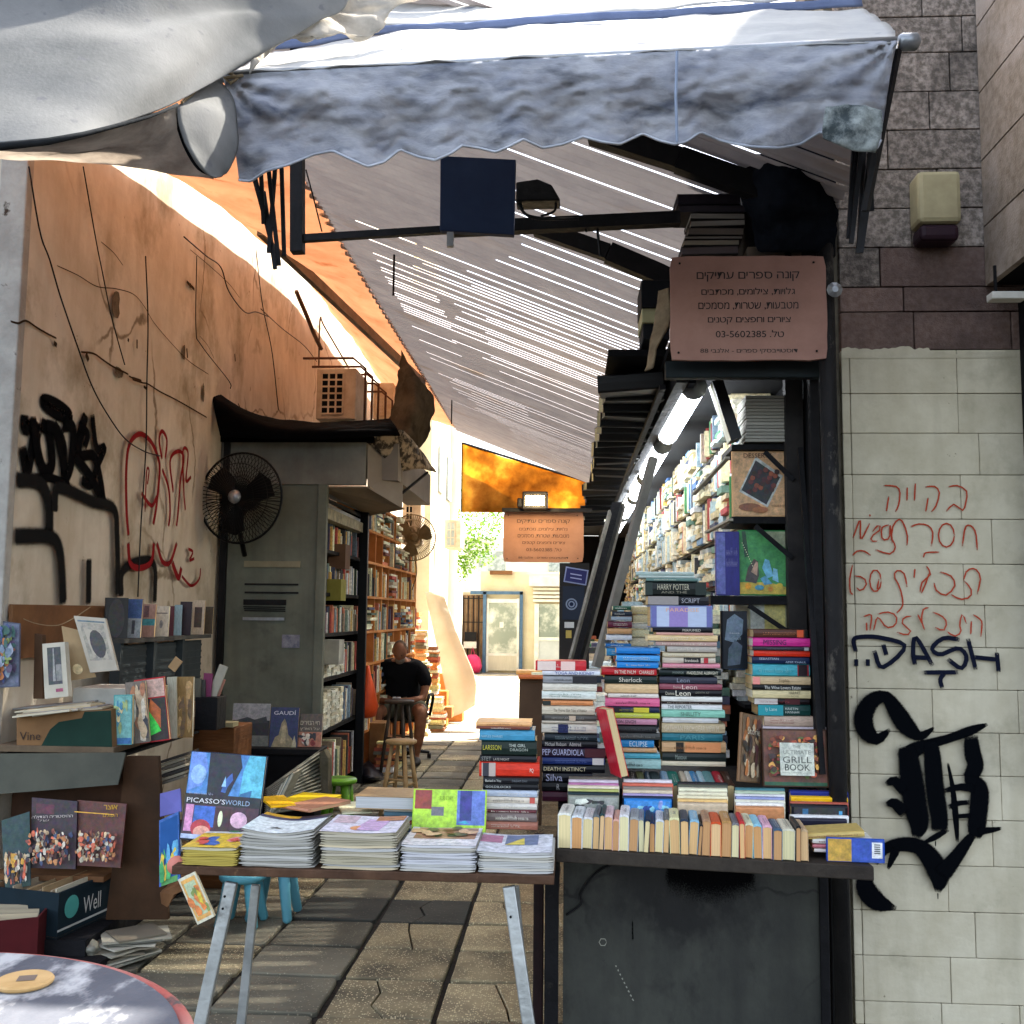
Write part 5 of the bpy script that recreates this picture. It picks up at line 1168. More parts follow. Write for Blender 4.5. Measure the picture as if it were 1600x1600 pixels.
build(MB().prism([aY(574, 692, BY0), aY(629, 735, BY0 + .25), aY(628, 794, BY0 + .3), aY(574, 762, BY0)], (0, .02, 0)).box(a.x, b.x - .05, BY0 + .1, BY1, zl_ + .05, zt_), 'side_fascia', surf('side_fascia_grey', '#77716a', '#67615a', 2, .6), bt)
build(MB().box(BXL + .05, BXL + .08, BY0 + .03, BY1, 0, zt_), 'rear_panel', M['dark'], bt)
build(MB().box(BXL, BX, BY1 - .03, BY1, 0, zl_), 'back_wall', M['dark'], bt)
build(MB().prism([aY(492, 762, BY0 + .01), aY(578, 762, BY0 + .01), aY(632, 796, BY0 + .4), aY(577, 806, BY1)], (0, 0, .01)), 'soffit', surf('warm_soffit', '#8a7a68', '#766757', 3, .7), bt)
for (px0, px1, y) in ((484, 499, BY0 - .02), (553, 566, BY1 - .3)):
    a = aY(px0, 1200, y); b = aY(px1, 1200, y); build(MB().box(a.x, b.x, y, y + .06, 0, zl_), 'door_post', bo_m if px0 < 500 else surf('blue_black_post', '#10141a', '#0b0d12', 5, .5), bt, bevel=.005)
a = aY(331, 1200, BY0 - .03); build(MB().box(a.x, a.x + .05, BY0 - .04, BY0, 0, zt_), 'corner_post', M['black_metal'], bt)
# shutter rail, rolled shutter
for i in range(4):
    build(MB().bar(aY(497 + i * 1, 768 + i * 8, BY0 + .05), aY(572 - i * 3, 800 + i * 8, BY1 - .1), .02, .03), 'shutter_slat', [M['steel'], M['black_metal']][i % 2], bt)
build(MB().bar(aY(500, 800, BY0 + .08), aY(563, 826, BY1 - .2), .09, .09), 'rolled_sheet', surf('crumpled_wrap', '#a39a7c', '#6f6a58', 14, .6, .6), bt)
# louvres and plates on the door
for (x0, y0, x1, y1, m_) in ((381, 877, 469, 886, surf('beige_plate', '#8d8770', '#77725e', 5, .7)), (380, 937, 447, 945, M['black_metal']), (379, 965, 444, 969, M['steel']), (440, 992, 468, 1012, surf('paper_sticker', '#8d8f96', '#5a5c70', 18, .7)), (382, 912, 466, 914, M['black_metal']), (382, 925, 466, 927, M['black_metal'])):
    a = aY(x0, y1, BY0 - .012); b = aY(x1, y0, BY0 - .012); build(MB().box(a.x, b.x, BY0 - .012, BY0 - .0005, a.z, b.z), 'door_plate', m_, bt)
for i in range(3):
    a = aY(380, 960, BY0); build(MB().bar(aY(380 + i, 948 + i * 3, BY0 - .01), aY(446, 949 + i * 3, BY0 - .01), .008, .008), 'louvre', M['black_metal'], bt)
# black rubber roof
rub = surf('black_roofing', '#020203', '#060608', 4, .95, .4, spec=.05)
rows = [P3([(330, 607, 7.9), (380, 640, 8.0), (430, 655, 8.1), (490, 661, 8.1), (560, 659, 8.1), (610, 656, 8.15)]), P3([(333, 628, 7.75), (380, 655, 7.75), (430, 668, 7.8), (490, 673, 7.8), (560, 671, 7.8), (618, 668, 7.9)]), P3([(345, 682, 7.75), (385, 684, 7.75), (430, 686, 7.75), (490, 686, 7.75), (560, 683, 7.78), (625, 680, 7.85)])]
build(sheet(rows, 40, 12, .012, 5, 3), 'roof_cover', rub, bt, smooth=True, solid=.02)
build(MB().prism([aY(338, 650, 7.95), aY(405, 668, 7.95), aY(420, 690, 7.95), aY(338, 690, 7.95)], (0, .3, 0)), 'roof_wedge', rub, bt)
build(MB().box(BXL, BX + .45, BY0 - .05, BY1 + .2, zt_ - .01, zt_ + .03), 'roof_board', rub, bt)
rows = [P3([(575, 690, 8.0), (600, 676, 8.0), (625, 672, 8.1), (640, 690, 8.6)]), P3([(600, 715, 8.1), (625, 700, 8.15), (648, 695, 8.3), (665, 715, 8.8)]), P3([(628, 736, 8.3), (648, 732, 8.35), (668, 734, 8.5), (682, 738, 8.9)])]
build(sheet(rows, 14, 12, .012, 8, 5), 'torn_roof_edge', surf('torn_felt', '#8a7d6c', '#2f2a26', 12, .9, .4, lo=.45, hi=.55), bt, smooth=True, solid=.01)
build(MB().tube([aY(629, 770, 8.3), aY(668, 738, 8.5)], .012, 6), 'roof_strut', M['black_metal'], bt)
# shelves inside and books in the side opening
mb = MB()
for z in (2.45, 2.12, 1.76, 1.42, 1.05, .62): mb.box(BXL + .1, BX - .02, BY0 + .06, BY1 - .05, z - .03, z)
build(mb, 'inner_shelves', M['black_wood'], bt, kind='stuff')
def book_mass(name, label, boxes_fn, seed, parent=None, group=None):
    mb = MB(); rr = random.Random(seed); boxes_fn(mb, rr)
    if parent: return build(mb, name, M['artm'], parent, kind='stuff')
    return build(mb, name, M['artm'], label=label, cat='books', kind='stuff')
BC = ['#c9c2ae', '#b5ac98', '#8d7f6a', '#6a2a26', '#2a3a5c', '#1b1d22', '#d8d3c6', '#5e6f7e', '#7a8f86', '#a8453a', '#c7a860', '#3f5a46', '#e2dfd8', '#4f4a66', '#8fa6b4', '#b56b4c', '#232323', '#ddd0b0']
def booth_books(mb, rr):
    for zi, (z, h) in enumerate(((2.12, .26), (1.76, .28), (1.42, .26), (1.05, .3), (.62, .34), (.1, .4))):
        y = BY0 + .1
        while y < BY1 - .12:
            if zi in (3, 4) and y < BY0 + 1.2:      # stacked pale paperbacks, page edges out
                zz = z; 
                while zz < z + h - .04:
                    t = rr.uniform(.02, .035); mb.box(BX - .2 - rr.uniform(0, .03), BX - .03 - rr.uniform(0, .02), y + .005, y + .13, zz, zz + t * .9, 0, rr.choice(['#c9c5b4', '#d6d2c4', '#b9b39c'])); zz += t
                y += .15
            else:
                t = rr.uniform(.02, .045); hh = h * rr.uniform(.6, .95); mb.box(BX - .22, BX - .04 - rr.uniform(0, .04), y, y + t * .93, z, z + hh, 0, rr.choice(BC)); y += t
book_mass('booth_books', 'mixed books packed on the shelves inside the grey booth', booth_books, 3)
# wide cartons in the opening
for (x0, y0, x1, y1, yy, c, lab) in ((500, 905, 533, 938, 8.6, '#8d8a44', 'yellow green carton on a shelf inside the booth opening'), (512, 850, 540, 888, 8.9, '#6b5140', 'brown carton on the upper shelf inside the booth opening'), (503, 1000, 530, 1038, 8.5, '#a9a9a0', 'white book with a round star emblem inside the booth opening')):
    a = aY(x0, y1, yy); b = aY(x1, y0, yy)
    build(MB().box(a.x, b.x, yy, yy + .2, a.z, b.z), 'carton' if 'carton' in lab else 'emblem_book', M['card'], label=lab, cat='carton' if 'carton' in lab else 'book', color=c)

# fans
def fan(label, px, py, Y, rad, yaw, tilt, mat, group='caged fans', bright=False, stem=None):
    c = aY(px, py, Y); t = thing('caged_fan', label, 'fan', c, group)
    A = Matrix.Rotation(R(yaw), 3, 'Z') @ Matrix.Rotation(R(90 + tilt), 3, 'X')      # local z -> towards camera
    V = lambda x, y, z: c + A @ Vector((x, y, z))
    ring = lambda r, z, n=48: [V(r * math.cos(2 * math.pi * i / n), r * math.sin(2 * math.pi * i / n), z) for i in range(n + 1)]
    build(MB().tube(ring(rad, 0), .009 * rad / .33, 6, cap=False), 'rim', mat, t, smooth=True)
    mb = MB()
    for i in range(64):
        a = 2 * math.pi * i / 64; ca, sa = math.cos(a), math.sin(a)
        for s in (1, -1):
            mb.tube([V(.05 * ca, .05 * sa, s * .085), V(rad * .6 * ca, rad * .6 * sa, s * .08), V(rad * .9 * ca, rad * .9 * sa, s * .04), V(rad * ca, rad * sa, 0)], .003, 4, cap=False)
    for r_ in (.45, .75): mb.tube(ring(rad * r_, .082 if r_ < .6 else .06), .003, 4, cap=False)
    build(mb, 'guard', mat, t, kind='stuff')
    build(MB().lathe([(.02, .12), (.05, .1), (.055, .08), (.05, .07)], c, 16, ax=A), 'badge', M['steel'] if not bright else mat, t, smooth=True)
    build(MB().lathe([(.03, .02), (.08, -.02), (.085, -.16), (.05, -.2)], c, 16, ax=A), 'motor', mat, t, smooth=True)
    for i in range(3):
        a = i * 2.094 + .4; mb = MB()
        pts = [(.05, -.03), (.14, -.09), (rad * .78, -.1), (rad * .84, .02), (rad * .7, .1), (.1, .05)]
        mb.prism([V(x * math.cos(a) - y * math.sin(a), x * math.sin(a) + y * math.cos(a), .02 + y * .25) for x, y in pts], A @ Vector((0, 0, .004)))
        build(mb, 'blade', mat, t)
    if stem:
        build(MB().tube([V(0, 0, -.12)] + stem(c), .02, 8), 'bracket', mat, t, smooth=True)
    return t
fan('big black caged fan mounted on the grey booth', 376, 778, 7.6, .345, -12, 0, surf('fan_black', '#040405', '#08080a', 5, .5), stem=lambda c: [c + Vector((-.05, .12, -.2)), c + Vector((-.05, .3, -.42))])
fan('pale caged fan on the wall beyond the grey booth', 645, 840, 12.6, .285, 14, 0, surf('fan_bronze', '#8a7550', '#6d5a3c', 5, .5), bright=True, stem=lambda c: [c + Vector((-.2, .2, .1)), c + Vector((-.5, .4, .12))])
cable('fan_wire', 'wire dangling below the pale wall fan', [aY(648, 868, 12.7), aY(651, 895, 12.7), aY(644, 922, 12.7)], .008, 'wood')

# ================================================================== ORANGE LIT BOOK SHELVES beyond the booth
osw = surf('orange_lit_wood', '#d08c4c', '#b8743c', 4, .7, .15, stretch=(1, 6, 1))  # orange light from the tarp is put into the wood colour
bs = thing('wooden_bookcase', 'tall wooden bookcase packed with books beyond the grey booth', 'bookcase', (-2.1, 11.5, 0))
X0 = -2.02
build(MB().box(X0 - .32, X0 - .3, 10.1, 13.4, .1, 2.7), 'back', osw, bs)
ys = [10.12, 10.55, 10.95, 11.35, 11.75, 12.2, 12.6, 13.0, 13.4]
for y in ys: build(MB().box(X0 - .3, X0, y - .012, y + .012, .1, 2.72 if y < 12 else 2.3), 'upright', osw, bs)
for z in (.1, .42, .75, 1.08, 1.4, 1.75, 2.1, 2.42, 2.7):
    build(MB().box(X0 - .3, X0 + .004, 10.1, 13.4 if z < 2.2 else 12.1, z - .012, z + .012), 'shelf', osw, bs)
def osb(mb, rr):
    for z in (.42, .75, 1.08, 1.4, 1.75, 2.1, 2.42):
        for k in range(8):
            if rr.random() < .04 or (z > 2.2 and k > 4): continue
            y = ys[k] + .02; 
            if rr.random() < .5:
                zz = z + .012
                while zz < z + .26: t = rr.uniform(.018, .04); mb.box(X0 - .2, X0 + .05 - rr.uniform(0, .09), y, y + rr.uniform(.24, .36), zz, zz + t * .9, 0, rr.choice(BC + ['#f0e2b8'] * 9)); zz += t
            else:
                while y < ys[k + 1] - .05: t = rr.uniform(.02, .05); mb.box(X0 - .22, X0 + .02 - rr.uniform(0, .06), y, y + t * .9, z + .012, z + rr.uniform(.2, .3), 0, rr.choice(BC + ['#f0e2b8', '#e0b070', '#d8a060'] * 3)); y += t  # orange tints among the books also stand for the warm light
book_mass('bookcase_books', 'rows of small books filling the wooden bookcase behind the seated man', osb, 8)
def floor_piles(mb, rr):
    for (x, y, n) in ((-1.95, 13.6, 30), (-2.05, 13.95, 38), (-1.95, 14.5, 30), (-1.8, 14.1, 12), (-2.2, 14.3, 46), (-1.85, 10.4, 10), (-1.82, 10.75, 8)):
        z = 0.0
        for i in range(n):
            t = rr.uniform(.02, .05); dx, dy = rr.uniform(-.03, .03), rr.uniform(-.03, .03)
            mb.box(x - .09 + dx, x + .1 + dx, y - .12 + dy, y + .12 + dy, z, z + t * .92, 0, rr.choice(['#e8dcb8', '#c98a4e', '#a5563c', '#e0c890', '#d9a870', '#8a5a34', '#f0e8d0', '#e4d4a8', '#c8b890', '#6c6c5c'])); z += t
book_mass('floor_book_piles', 'leaning piles of books on the ground behind the seated man', floor_piles, 5)
# white sheet draped over a stand, cardboard boxes, bags
wsm = fabric('white_sheet', '#e6dfcf', '#d8cfba', .35, 2, .4, .7, .15)
YD = 15.2
rows = [P3([(664, 925, YD), (680, 925, YD + .02), (694, 930, YD + .06)]), P3([(675, 975, YD), (693, 975, YD - .01), (710, 978, YD + .05)]), P3([(686, 1028, YD), (707, 1024, YD - .02), (728, 1022, YD + .05)]), P3([(697, 1080, YD), (721, 1072, YD - .03), (743, 1062, YD + .05)]), P3([(705, 1120, YD), (722, 1114, YD - .04), (742, 1102, YD + .05)])]
build(sheet(rows, 24, 30, .014, 4, 5), 'draped_sheet', wsm, smooth=True, solid=.01, label='sunlit white sheet draped over a stand in the alley', cat='sheet')
build(MB().box(aY(668, 1100, 15.3).x, aY(722, 1100, 15.3).x, 15.35, 15.6, 0, .7), 'covered_stand', osw, label='stand hidden under the white draped sheet', cat='stand')
for i, (x0, y0, x1, y1, yy, c) in enumerate(((676, 1080, 698, 1118, 14.6, '#c9803e'), (688, 1105, 706, 1122, 14.4, '#b07a4a'), (664, 1046, 684, 1080, 14.7, '#b8703a'))):
    a = aY(x0, y1, yy); b = aY(x1, y0, yy); build(MB().box(a.x, b.x, yy, yy + .25, max(0, a.z) if i else 0, b.z), 'cardboard_box', M['card'], color=c, bevel=.006, label=['tall orange cardboard box beside the white sheet', 'small tan cardboard box in front of the white sheet', 'upper cardboard box leaning against the white sheet'][i], cat='box')
ob = surf('orange_plastic_bag', '#d8532a', '#c2471f', 5, .4)
c = aY(572, 1130, 10.0)
build(MB().lathe([(.03, 0), (.09, .02), (.11, .12), (.07, .3), (.03, .42), (.015, .5)], aY(573, 1122, 9.9), 14), 'plastic_bag', ob, smooth=True, label='orange plastic bag hanging beside the booth post', cat='bag')
build(MB().box(aY(625, 930, 13.2).x, aY(632, 930, 13.2).x, 13.2, 13.25, aY(628, 990, 13.2).z, aY(628, 926, 13.2).z), 'red_strap', surf('red_cloth', '#c42c1c', None, rough=.8), label='bright red cloth hanging from the end of the bookcase', cat='cloth')
rows = [P3([(612, 950, 13), (620, 948, 12.95), (626, 952, 13)]), P3([(614, 975, 13), (620, 975, 12.9), (624, 978, 13)]), P3([(617, 1000, 13), (622, 1002, 12.9), (627, 1003, 13)])]
build(sheet(rows, 8, 12, .01, 8), 'hanging_towel', fabric('grey_towel', '#a8aa9c', '#8d8f84', .2), smooth=True, solid=.01, label='grey towel hanging from the bookcase above the seated man', cat='towel')
# ================================================================== PILES ON THE STALL COUNTER
random.seed(77)
O3 = (800, 800, 4)
stack('of the tallest pile', 'books in the tallest middle pile', 4.12, [
    (775, 1140, 372, 396, '#9fb0ac'), (790, 1140, 396, 411, '#b8c4c0'), (840, 1165, 411, 432, '#6f8a86'),
    (835, 1215, 436, 521, '#18211f', [('HARRY POTTER', .2, .72, .42, '#b9b49c', .62), ('AND THE', .26, .68, .16, '#8d8a78', .24)], '#fff', dict(bands=[(.0, .12, '#2c3a36'), (.82, 1, '#22302c')])),
    (850, 1230, 524, 581, '#26262c', [('SCRIPT', .55, .85, .5, '#a8a8b0', .5)], '#fff', dict(bands=[(.0, .5, '#8f8a88')])),
    (862, 1250, 584, 722, '#7d86a8', [('PARADISE', .25, .78, .16, '#e8b48c', .8)], '#fff', dict(bands=[(.02, .98, '#6c6fa0'), (.1, .9, '#a9b4c8'), (.3, .6, '#8f7fb0')])),
    (880, 1255, 724, 751, '#14151c', 'PERFUMED', '#c8c4b8', dict(tr=(.5, .8))), (900, 1258, 752, 768, '#c9a298'),
    (845, 1283, 770, 806, '#cdb88e'), (900, 1283, 810, 836, '#b49a94'), (972, 1283, 840, 875, '#a9a49c'), (942, 1272, 879, 906, '#c2b9a0'),
    (940, 1272, 909, 945, '#bfb7a8', [('Brandstock', .42, .68, .5, '#e8e2d0', .5)], '#fff', dict(bands=[(.4, .72, '#1c1a1e'), (.78, .86, '#a03038')])), (942, 1300, 948, 973, '#c98a98'),
    (915, 1305, 988, 1019, '#1e2a28', [('M DEFOE', .22, .4, .4, '#8d9a90', .5), ('MADELEINE ALBRIGHT', .45, .95, .55, '#e0dcc4', .5)]),
    (920, 1280, 1030, 1071, '#3a3c48', [('Leon', .3, .52, .6, '#8f94a4', .5)]), (918, 1310, 1075, 1109, '#8d5560', [('Donna', .22, .34, .45, '#d8b8b0', .45), ('Leon', .36, .6, .75, '#e4c8c0', .5)]),
    (918, 1310, 1112, 1151, '#15161a', [('Donna', .1, .24, .45, '#c8c4b0', .45), ('Leon', .26, .5, .8, '#e8e4d0', .5), ('DEATH AT', .58, .8, .25, '#8a8878', .6)]),
    (935, 1315, 1154, 1185, '#d6d2cc'), (940, 1315, 1187, 1198, '#3a2c26'), (935, 1313, 1200, 1236, '#d4d6d6', 'THE REPORTER', '#4c5a60', dict(tr=(.1, .5))),
    (935, 1330, 1239, 1282, '#86b8a6', 'SHRUTY', '#5c8070', dict(tr=(.3, .62))), (940, 1290, 1285, 1318, '#c8c9c8'), (937, 1333, 1324, 1382, '#b7a98c', 'GATHMAN FIRCH DEAR VIEW M', '#d8cdb4', dict(tr=(.04, .9))),
    (937, 1315, 1386, 1432, '#2f7480', 'PARIS', '#4f98a0', dict(tr=(.3, .7))), (937, 1338, 1440, 1503, '#c0a07a', None, '#8d5a30', dict(bands=[(.22, .34, '#2c2620'), (.36, .92, '#c98e62')])),
    (940, 1338, 1508, 1556, '#26302e', 'Mantoux', '#8d9a90', dict(tr=(.2, .38))), (937, 1338, 1560, 1588, '#cfc4ac')], *O3, depth=.155)
stack('of the pile topped with bright blue books', 'books in the blue topped pile', 4.1, [
    (652, 925, 848, 886, '#2c7cb8'), (655, 925, 895, 932, '#4a94c8'), (655, 915, 936, 976, '#2f86c4'),
    (560, 905, 980, 1019, '#a8242c', 'IN THE PALM   CHARLES', '#e8d8c8', dict(tr=(.24, .95))), (580, 908, 1024, 1072, '#20302c', 'Sherlock', '#d8d4c4', dict(tr=(.28, .72))),
    (582, 912, 1076, 1131, '#c8b08a'), (600, 915, 1134, 1161, '#cfcac2', None, '#403c38'), (585, 925, 1165, 1216, '#c86a8c', None, '#7c3854', dict(th=.4)),
    (600, 920, 1220, 1251, '#26324c', None, '#c8c04c', dict(bands=[(.0, .25, '#1c1c20'), (.5, .8, '#b8b03c')])), (605, 922, 1255, 1287, '#b4bc4c'), (612, 905, 1290, 1329, '#b88a9c', 'SIMON SINGH', '#3c2c38', dict(tr=(.04, .55))),
    (635, 905, 1335, 1377, '#26282a', None, '#5c6060'), (640, 925, 1380, 1421, '#484a48', None, '#84867c'), (652, 888, 1425, 1470, '#2e84b4', 'ECLIPSE', '#cfe4ec', dict(tr=(.35, .82), th=.7)),
    (670, 905, 1474, 1503, '#c8a47c'), (680, 925, 1510, 1541, '#5aa4b4'), (662, 930, 1546, 1604, '#9cbcb8', None, '#26302e')], *O3, depth=.15)
stack('of the pile left of the leaning red book', 'books in the pile with the yoga book', 4.05, [
    (145, 462, 930, 990, '#b8343c', None, '#e8d4cc', dict(bands=[(.04, .4, '#cfc0b8'), (.5, .78, '#d8b8b0')], wd=.13)), (190, 552, 992, 1019, '#c8ccd4', 'YOGA AND KIDNEY', '#4a5a9c', dict(tr=(.22, .9), th=.7)),
    (192, 530, 1025, 1070, '#8d8f92', None, '#26282c', dict(bands=[(.55, 1, '#26242a')])), (190, 530, 1074, 1117, '#c4c0b4'), (188, 528, 1119, 1171, '#c4cac4', None, '#4c7a68'),
    (190, 505, 1180, 1207, '#c48a5c', None, '#8c5428', dict(bands=[(.0, .16, '#26302e')])), (188, 520, 1210, 1268, '#beb6a4', 'The Thorns  East Tales of Honour', '#5a5246', dict(tr=(.22, .85), th=.3)),
    (188, 530, 1271, 1302, '#54524e', None, '#b8b4a8', dict(bands=[(.0, .05, '#1c1c1c'), (.5, .62, '#b0a08c')])), (185, 530, 1305, 1319, '#c8c0b0'), (185, 532, 1325, 1382, '#c0bcb0', None, '#3c4a7c', dict(bands=[(.3, .48, '#1c2450')])),
    (200, 530, 1390, 1426, '#1e2c34', None, '#8da0a4'), (185, 535, 1431, 1471, '#1a1820', 'Michael Robson   Admired', '#c8c4c0', dict(tr=(.06, .7))),
    (185, 580, 1475, 1531, '#2c1c34', [('PEP GUARDIOLA', .01, .66, .62, '#b4b8d8', .55)], '#fff', dict(bands=[(.68, 1, '#4c1c28')])), (188, 578, 1535, 1577, '#26386c', None, '#5c74b4', dict(bands=[(.8, .98, '#c0c0bc')])),
    (185, 580, 1583, 1627, '#14151c', [('DEATH INSTINCT', .03, .7, .5, '#cfc8a4', .5)]), (188, 500, 1630, 1685, '#12141f', [('Silva', .07, .4, .75, '#a8acc8', .5)]), (188, 500, 1688, 1745, '#101218', [('R', .3, .36, .6, '#a8a8a8', .5)]), (188, 480, 1748, 1810, '#4c2438', None, '#8c4c6c')], *O3, depth=.15)
stack('of the pile behind the pale pole', 'books in the pile behind the pale pole', 4.34, [
    (632, 745, 585, 612, '#2c5a48'), (625, 750, 620, 650, '#26303c'), (622, 752, 652, 678, '#8d98a0'), (600, 752, 682, 722, '#5c2438'), (598, 750, 726, 762, '#b08c64'), (590, 752, 766, 802, '#b8bcc0'), (585, 745, 822, 842, '#2c6ca0'), (590, 740, 850, 900, '#3c84ac')], *O3, depth=.15)
stack('of the pale stack beside the tallest pile', 'pale books left of the tallest pile', 4.4, [
    (745, 850, 588, 640, '#c8bc94'), (755, 860, 642, 690, '#d0c8a8'), (742, 850, 694, 730, '#c4c8c4'), (750, 855, 734, 780, '#d8d0b0'), (738, 850, 784, 840, '#ccc8b4')], *O3, depth=.15)
O6 = (740, 1020, 5.714)
stack('of the pile at the magazine table end', 'books piled on the magazine table', 3.72, [
    (18, 515, 622, 655, '#dba878', None, '#a86c44'), (25, 505, 656, 680, '#7a4c3c'), (50, 545, 690, 782, '#4a8ca8', [('NAPLES DIARIES', .03, .42, .2, '#a4c8d4', .42)]),
    (65, 560, 785, 916, '#1c2c26', [('LARSSON', .03, .36, .32, '#b8b03c', .55), ('THE GIRL', .5, .8, .2, '#c0c8bc', .7), ('DRAGON', .52, .84, .18, '#a8b0a4', .42)], '#fff', {}),
    (55, 560, 920, 976, '#1c1c22', [('STET', .03, .2, .6, '#8c8c84', .5), ('LATE NIGHT', .24, .52, .35, '#b0a8a0', .45)]),
    (45, 585, 980, 1107, '#c03c28', [('PQ', .84, .9, .3, '#e8d8c8', .45)], '#fff', dict(bands=[(.04, .27, '#a89c94'), (.06, .16, '#3c3c44')])),
    (85, 580, 1110, 1166, '#16181c', [('Buried in You', .04, .32, .36, '#c8c8c0', .5), ('DREAM DAY', .52, .8, .3, '#707478', .5)]), (80, 578, 1170, 1226, '#141418', [('GOLDILOCKS', .05, .5, .3, '#c0c4c0', .5)]),
    (75, 572, 1230, 1286, '#a8b0bc'), (110, 570, 1289, 1342, '#c4bcae', None, '#8c847c', dict(bands=[(.84, .94, '#b05a50')])), (115, 565, 1345, 1396, '#c0bcb4'),
    (120, 555, 1399, 1426, '#6c3c40'), (120, 568, 1430, 1502, '#7c706c'), (105, 570, 1506, 1580, '#b07a68')], *O6, depth=.16)
OE = (1130, 930, 8)
stack('of the pile above the grill cookbook', 'books in the right hand pile', 4.12, [
    (380, 1055, 428, 526, '#5c3c30', None, '#c87c50', dict(bands=[(.8, .92, '#c8603c'), (.95, 1, '#1c1c1c')], wd=.17)),
    (368, 1082, 533, 641, '#c43c8c', [('MISSING', .18, .58, .55, '#26184c', .5)], '#fff', {}), (372, 1082, 645, 687, '#3c3c44', None, '#74747c', dict(bands=[(.9, .98, '#9c9c9c')])), (385, 1085, 690, 767, '#cc3c24', None, '#e86c44'),
    (368, 1080, 773, 856, '#1c2c4c', [('SEBASTIAN', .12, .46, .3, '#b8c4d4', .75), ('AMIR KHALIL', .58, .94, .3, '#a8b8cc', .3)]), (368, 1082, 860, 1012, '#4aa0ac', None, '#84ccd0', dict(bands=[(.78, .98, '#8c2c34'), (.8, .95, '#2a1c24')])),
    (355, 1088, 1018, 1117, '#bca888', [('Sophia', .46, .64, .5, '#6c5a3c', .5)], '#fff', dict(bands=[(.02, .14, '#d08c84')])), (358, 1090, 1120, 1182, '#1a1c1e', [('The Wine Lovers Estate', .2, .82, .6, '#dcdcd4', .5)]),
    (365, 1090, 1186, 1288, '#c8bc96', [('HARRIET', .62, .82, .3, '#3c382c', .7), ('NOVEL', .66, .8, .22, '#8c8468', .3)]), (400, 1090, 1294, 1366, '#20161a', None, '#a43c44', dict(bands=[(.0, .42, '#b8b4b0'), (.55, .82, '#4c1c24')])),
    (440, 1090, 1368, 1507, '#1c4440', [('ly Lane', .14, .36, .4, '#b8dcd8', .55), ('KRISTIN', .52, .76, .2, '#c8d4cc', .66), ('HANNAH', .52, .78, .2, '#c8d4cc', .36)], '#fff', dict(bands=[(.0, .48, '#2c8c94')])),
    (520, 1125, 1510, 1640, '#b8a494', None, '#a46c64'), (480, 1290, 1645, 1690, '#c4bcc0')], *OE, depth=.17)

# row of paperbacks on the fore-edge along the counter's edge
spc = ['#d8d4c8', '#c9d0d8', '#dcdad6', '#6c7478', '#2c4a4c', '#d0bcc0', '#d8a898', '#d4dadc', '#9ca0a0', '#848c94', '#26344c', '#2c3c5c', '#c8ccd0', '#6c6c68', '#d8d0a4', '#3c4858', '#8cb4c8', '#2c2c30', '#a8876c', '#c85c34', '#b08c5c', '#7c7c80', '#b83c40', '#c8ccb0', '#8cbccc', '#d0a8b8', '#4c6478', '#d0ccb8', '#23282c', '#c0a888']
wid = [1.45, 1.2, 1.1, .7, .5, .9, .65, 1.05, 1.0, .6, .55, .6, .9, .6, 1.1, .9, 1.0, .35, .85, 1.15, 1.0, .8, .55, .9, .95, 1.0, .95, 1.35, .5, .85]
tot = sum(wid); span = .80; t = .012; rr = random.Random(6)
pc = ['#e0b480', '#e8cc9c', '#cc9a68', '#deb88a', '#c09468', '#ecd4a8', '#d4ae7c']
for i, (c, w) in enumerate(zip(spc, wid)):
    f = w / tot * span; T = (CB1 - CB0).length * f * .97; p = cntr(t + f); t += f
    lean = rr.uniform(-5, 1.5) if i < 19 else rr.uniform(-3, 1)
    h = .111 + rr.uniform(-.011, .010) if i != 20 else .118
    rot = RZ(-4.5) @ RY(-lean) @ SPUP_Y
    L_ = .175 + rr.uniform(-.008, .008)
    o = book((p.x, p.y + L_ / 2 + .004 + rr.uniform(0, .018), p.z + .001 + h / 2), L_, h, T, rot, c,
             '%s paperback from the left in the front row, %s spine' % (ORD1[i], cname(c)), None, rr.choice(['#2c2c30', '#e8e4d8', '#7c3030', '#2c3c6c']), group='paperbacks lined up along the counter edge', pages=rr.choice(pc))
# second tier: spines up, long side to the street, in five groups
G5 = (860, 1170, 5.714)
def tier(desc, group, Y0, x0, x1, items, z_top, ox=G5[0], oy=G5[1], s=G5[2], W_=.11, slope=.25):
    """items front to back: (v_top, v_bottom, colour, text)"""
    for i, it in enumerate(items):
        v0, v1, c = it[:3]; f = i / max(1, len(items) - 1)
        Y = Y0 + .027 * i
        a = aY(ox + x0 / s, oy + v0 / s, Y); b = aY(ox + x1 / s, oy + v0 / s, Y)
        L_ = b.x - a.x - .004 + rr.uniform(-.012, .0); T = it[3] if len(it) > 3 else .024
        rot = RZ(rr.uniform(-1, 1)) @ RX(rr.uniform(2, 7)) @ SPUP_X
        book(((a.x + b.x) / 2, Y + .0, a.z - W_ / 2), L_, W_, T, rot, c, '%s book, %s from the front in %s' % (cname(c), ORD1[i], desc),
             None, rr.choice(['#2c2c30', '#e8e4d8', '#7c3030']), group=group, art=it[4] if len(it) > 4 else None)
picF = lambda cols, sd: front_art([('r', .04, .03, .99, .97, cols[0])] + blobs(cols[1:], 14, sd, .05, .95, .16))
tier('the leftmost group behind the front row', 'spine up books behind the front row', 3.79, 150, 620, [(418, 500, '#8c8f84', .024, picF(['#90948c', '#2c302c', '#c4c8bc', '#5c6458'], 2)), (388, 0, '#1c3438'), (360, 0, '#a8ac6c'), (330, 0, '#cfc8b4'), (306, 0, '#b07ca0'), (278, 0, '#c4c0c8'), (252, 0, '#6c685c')], 0)
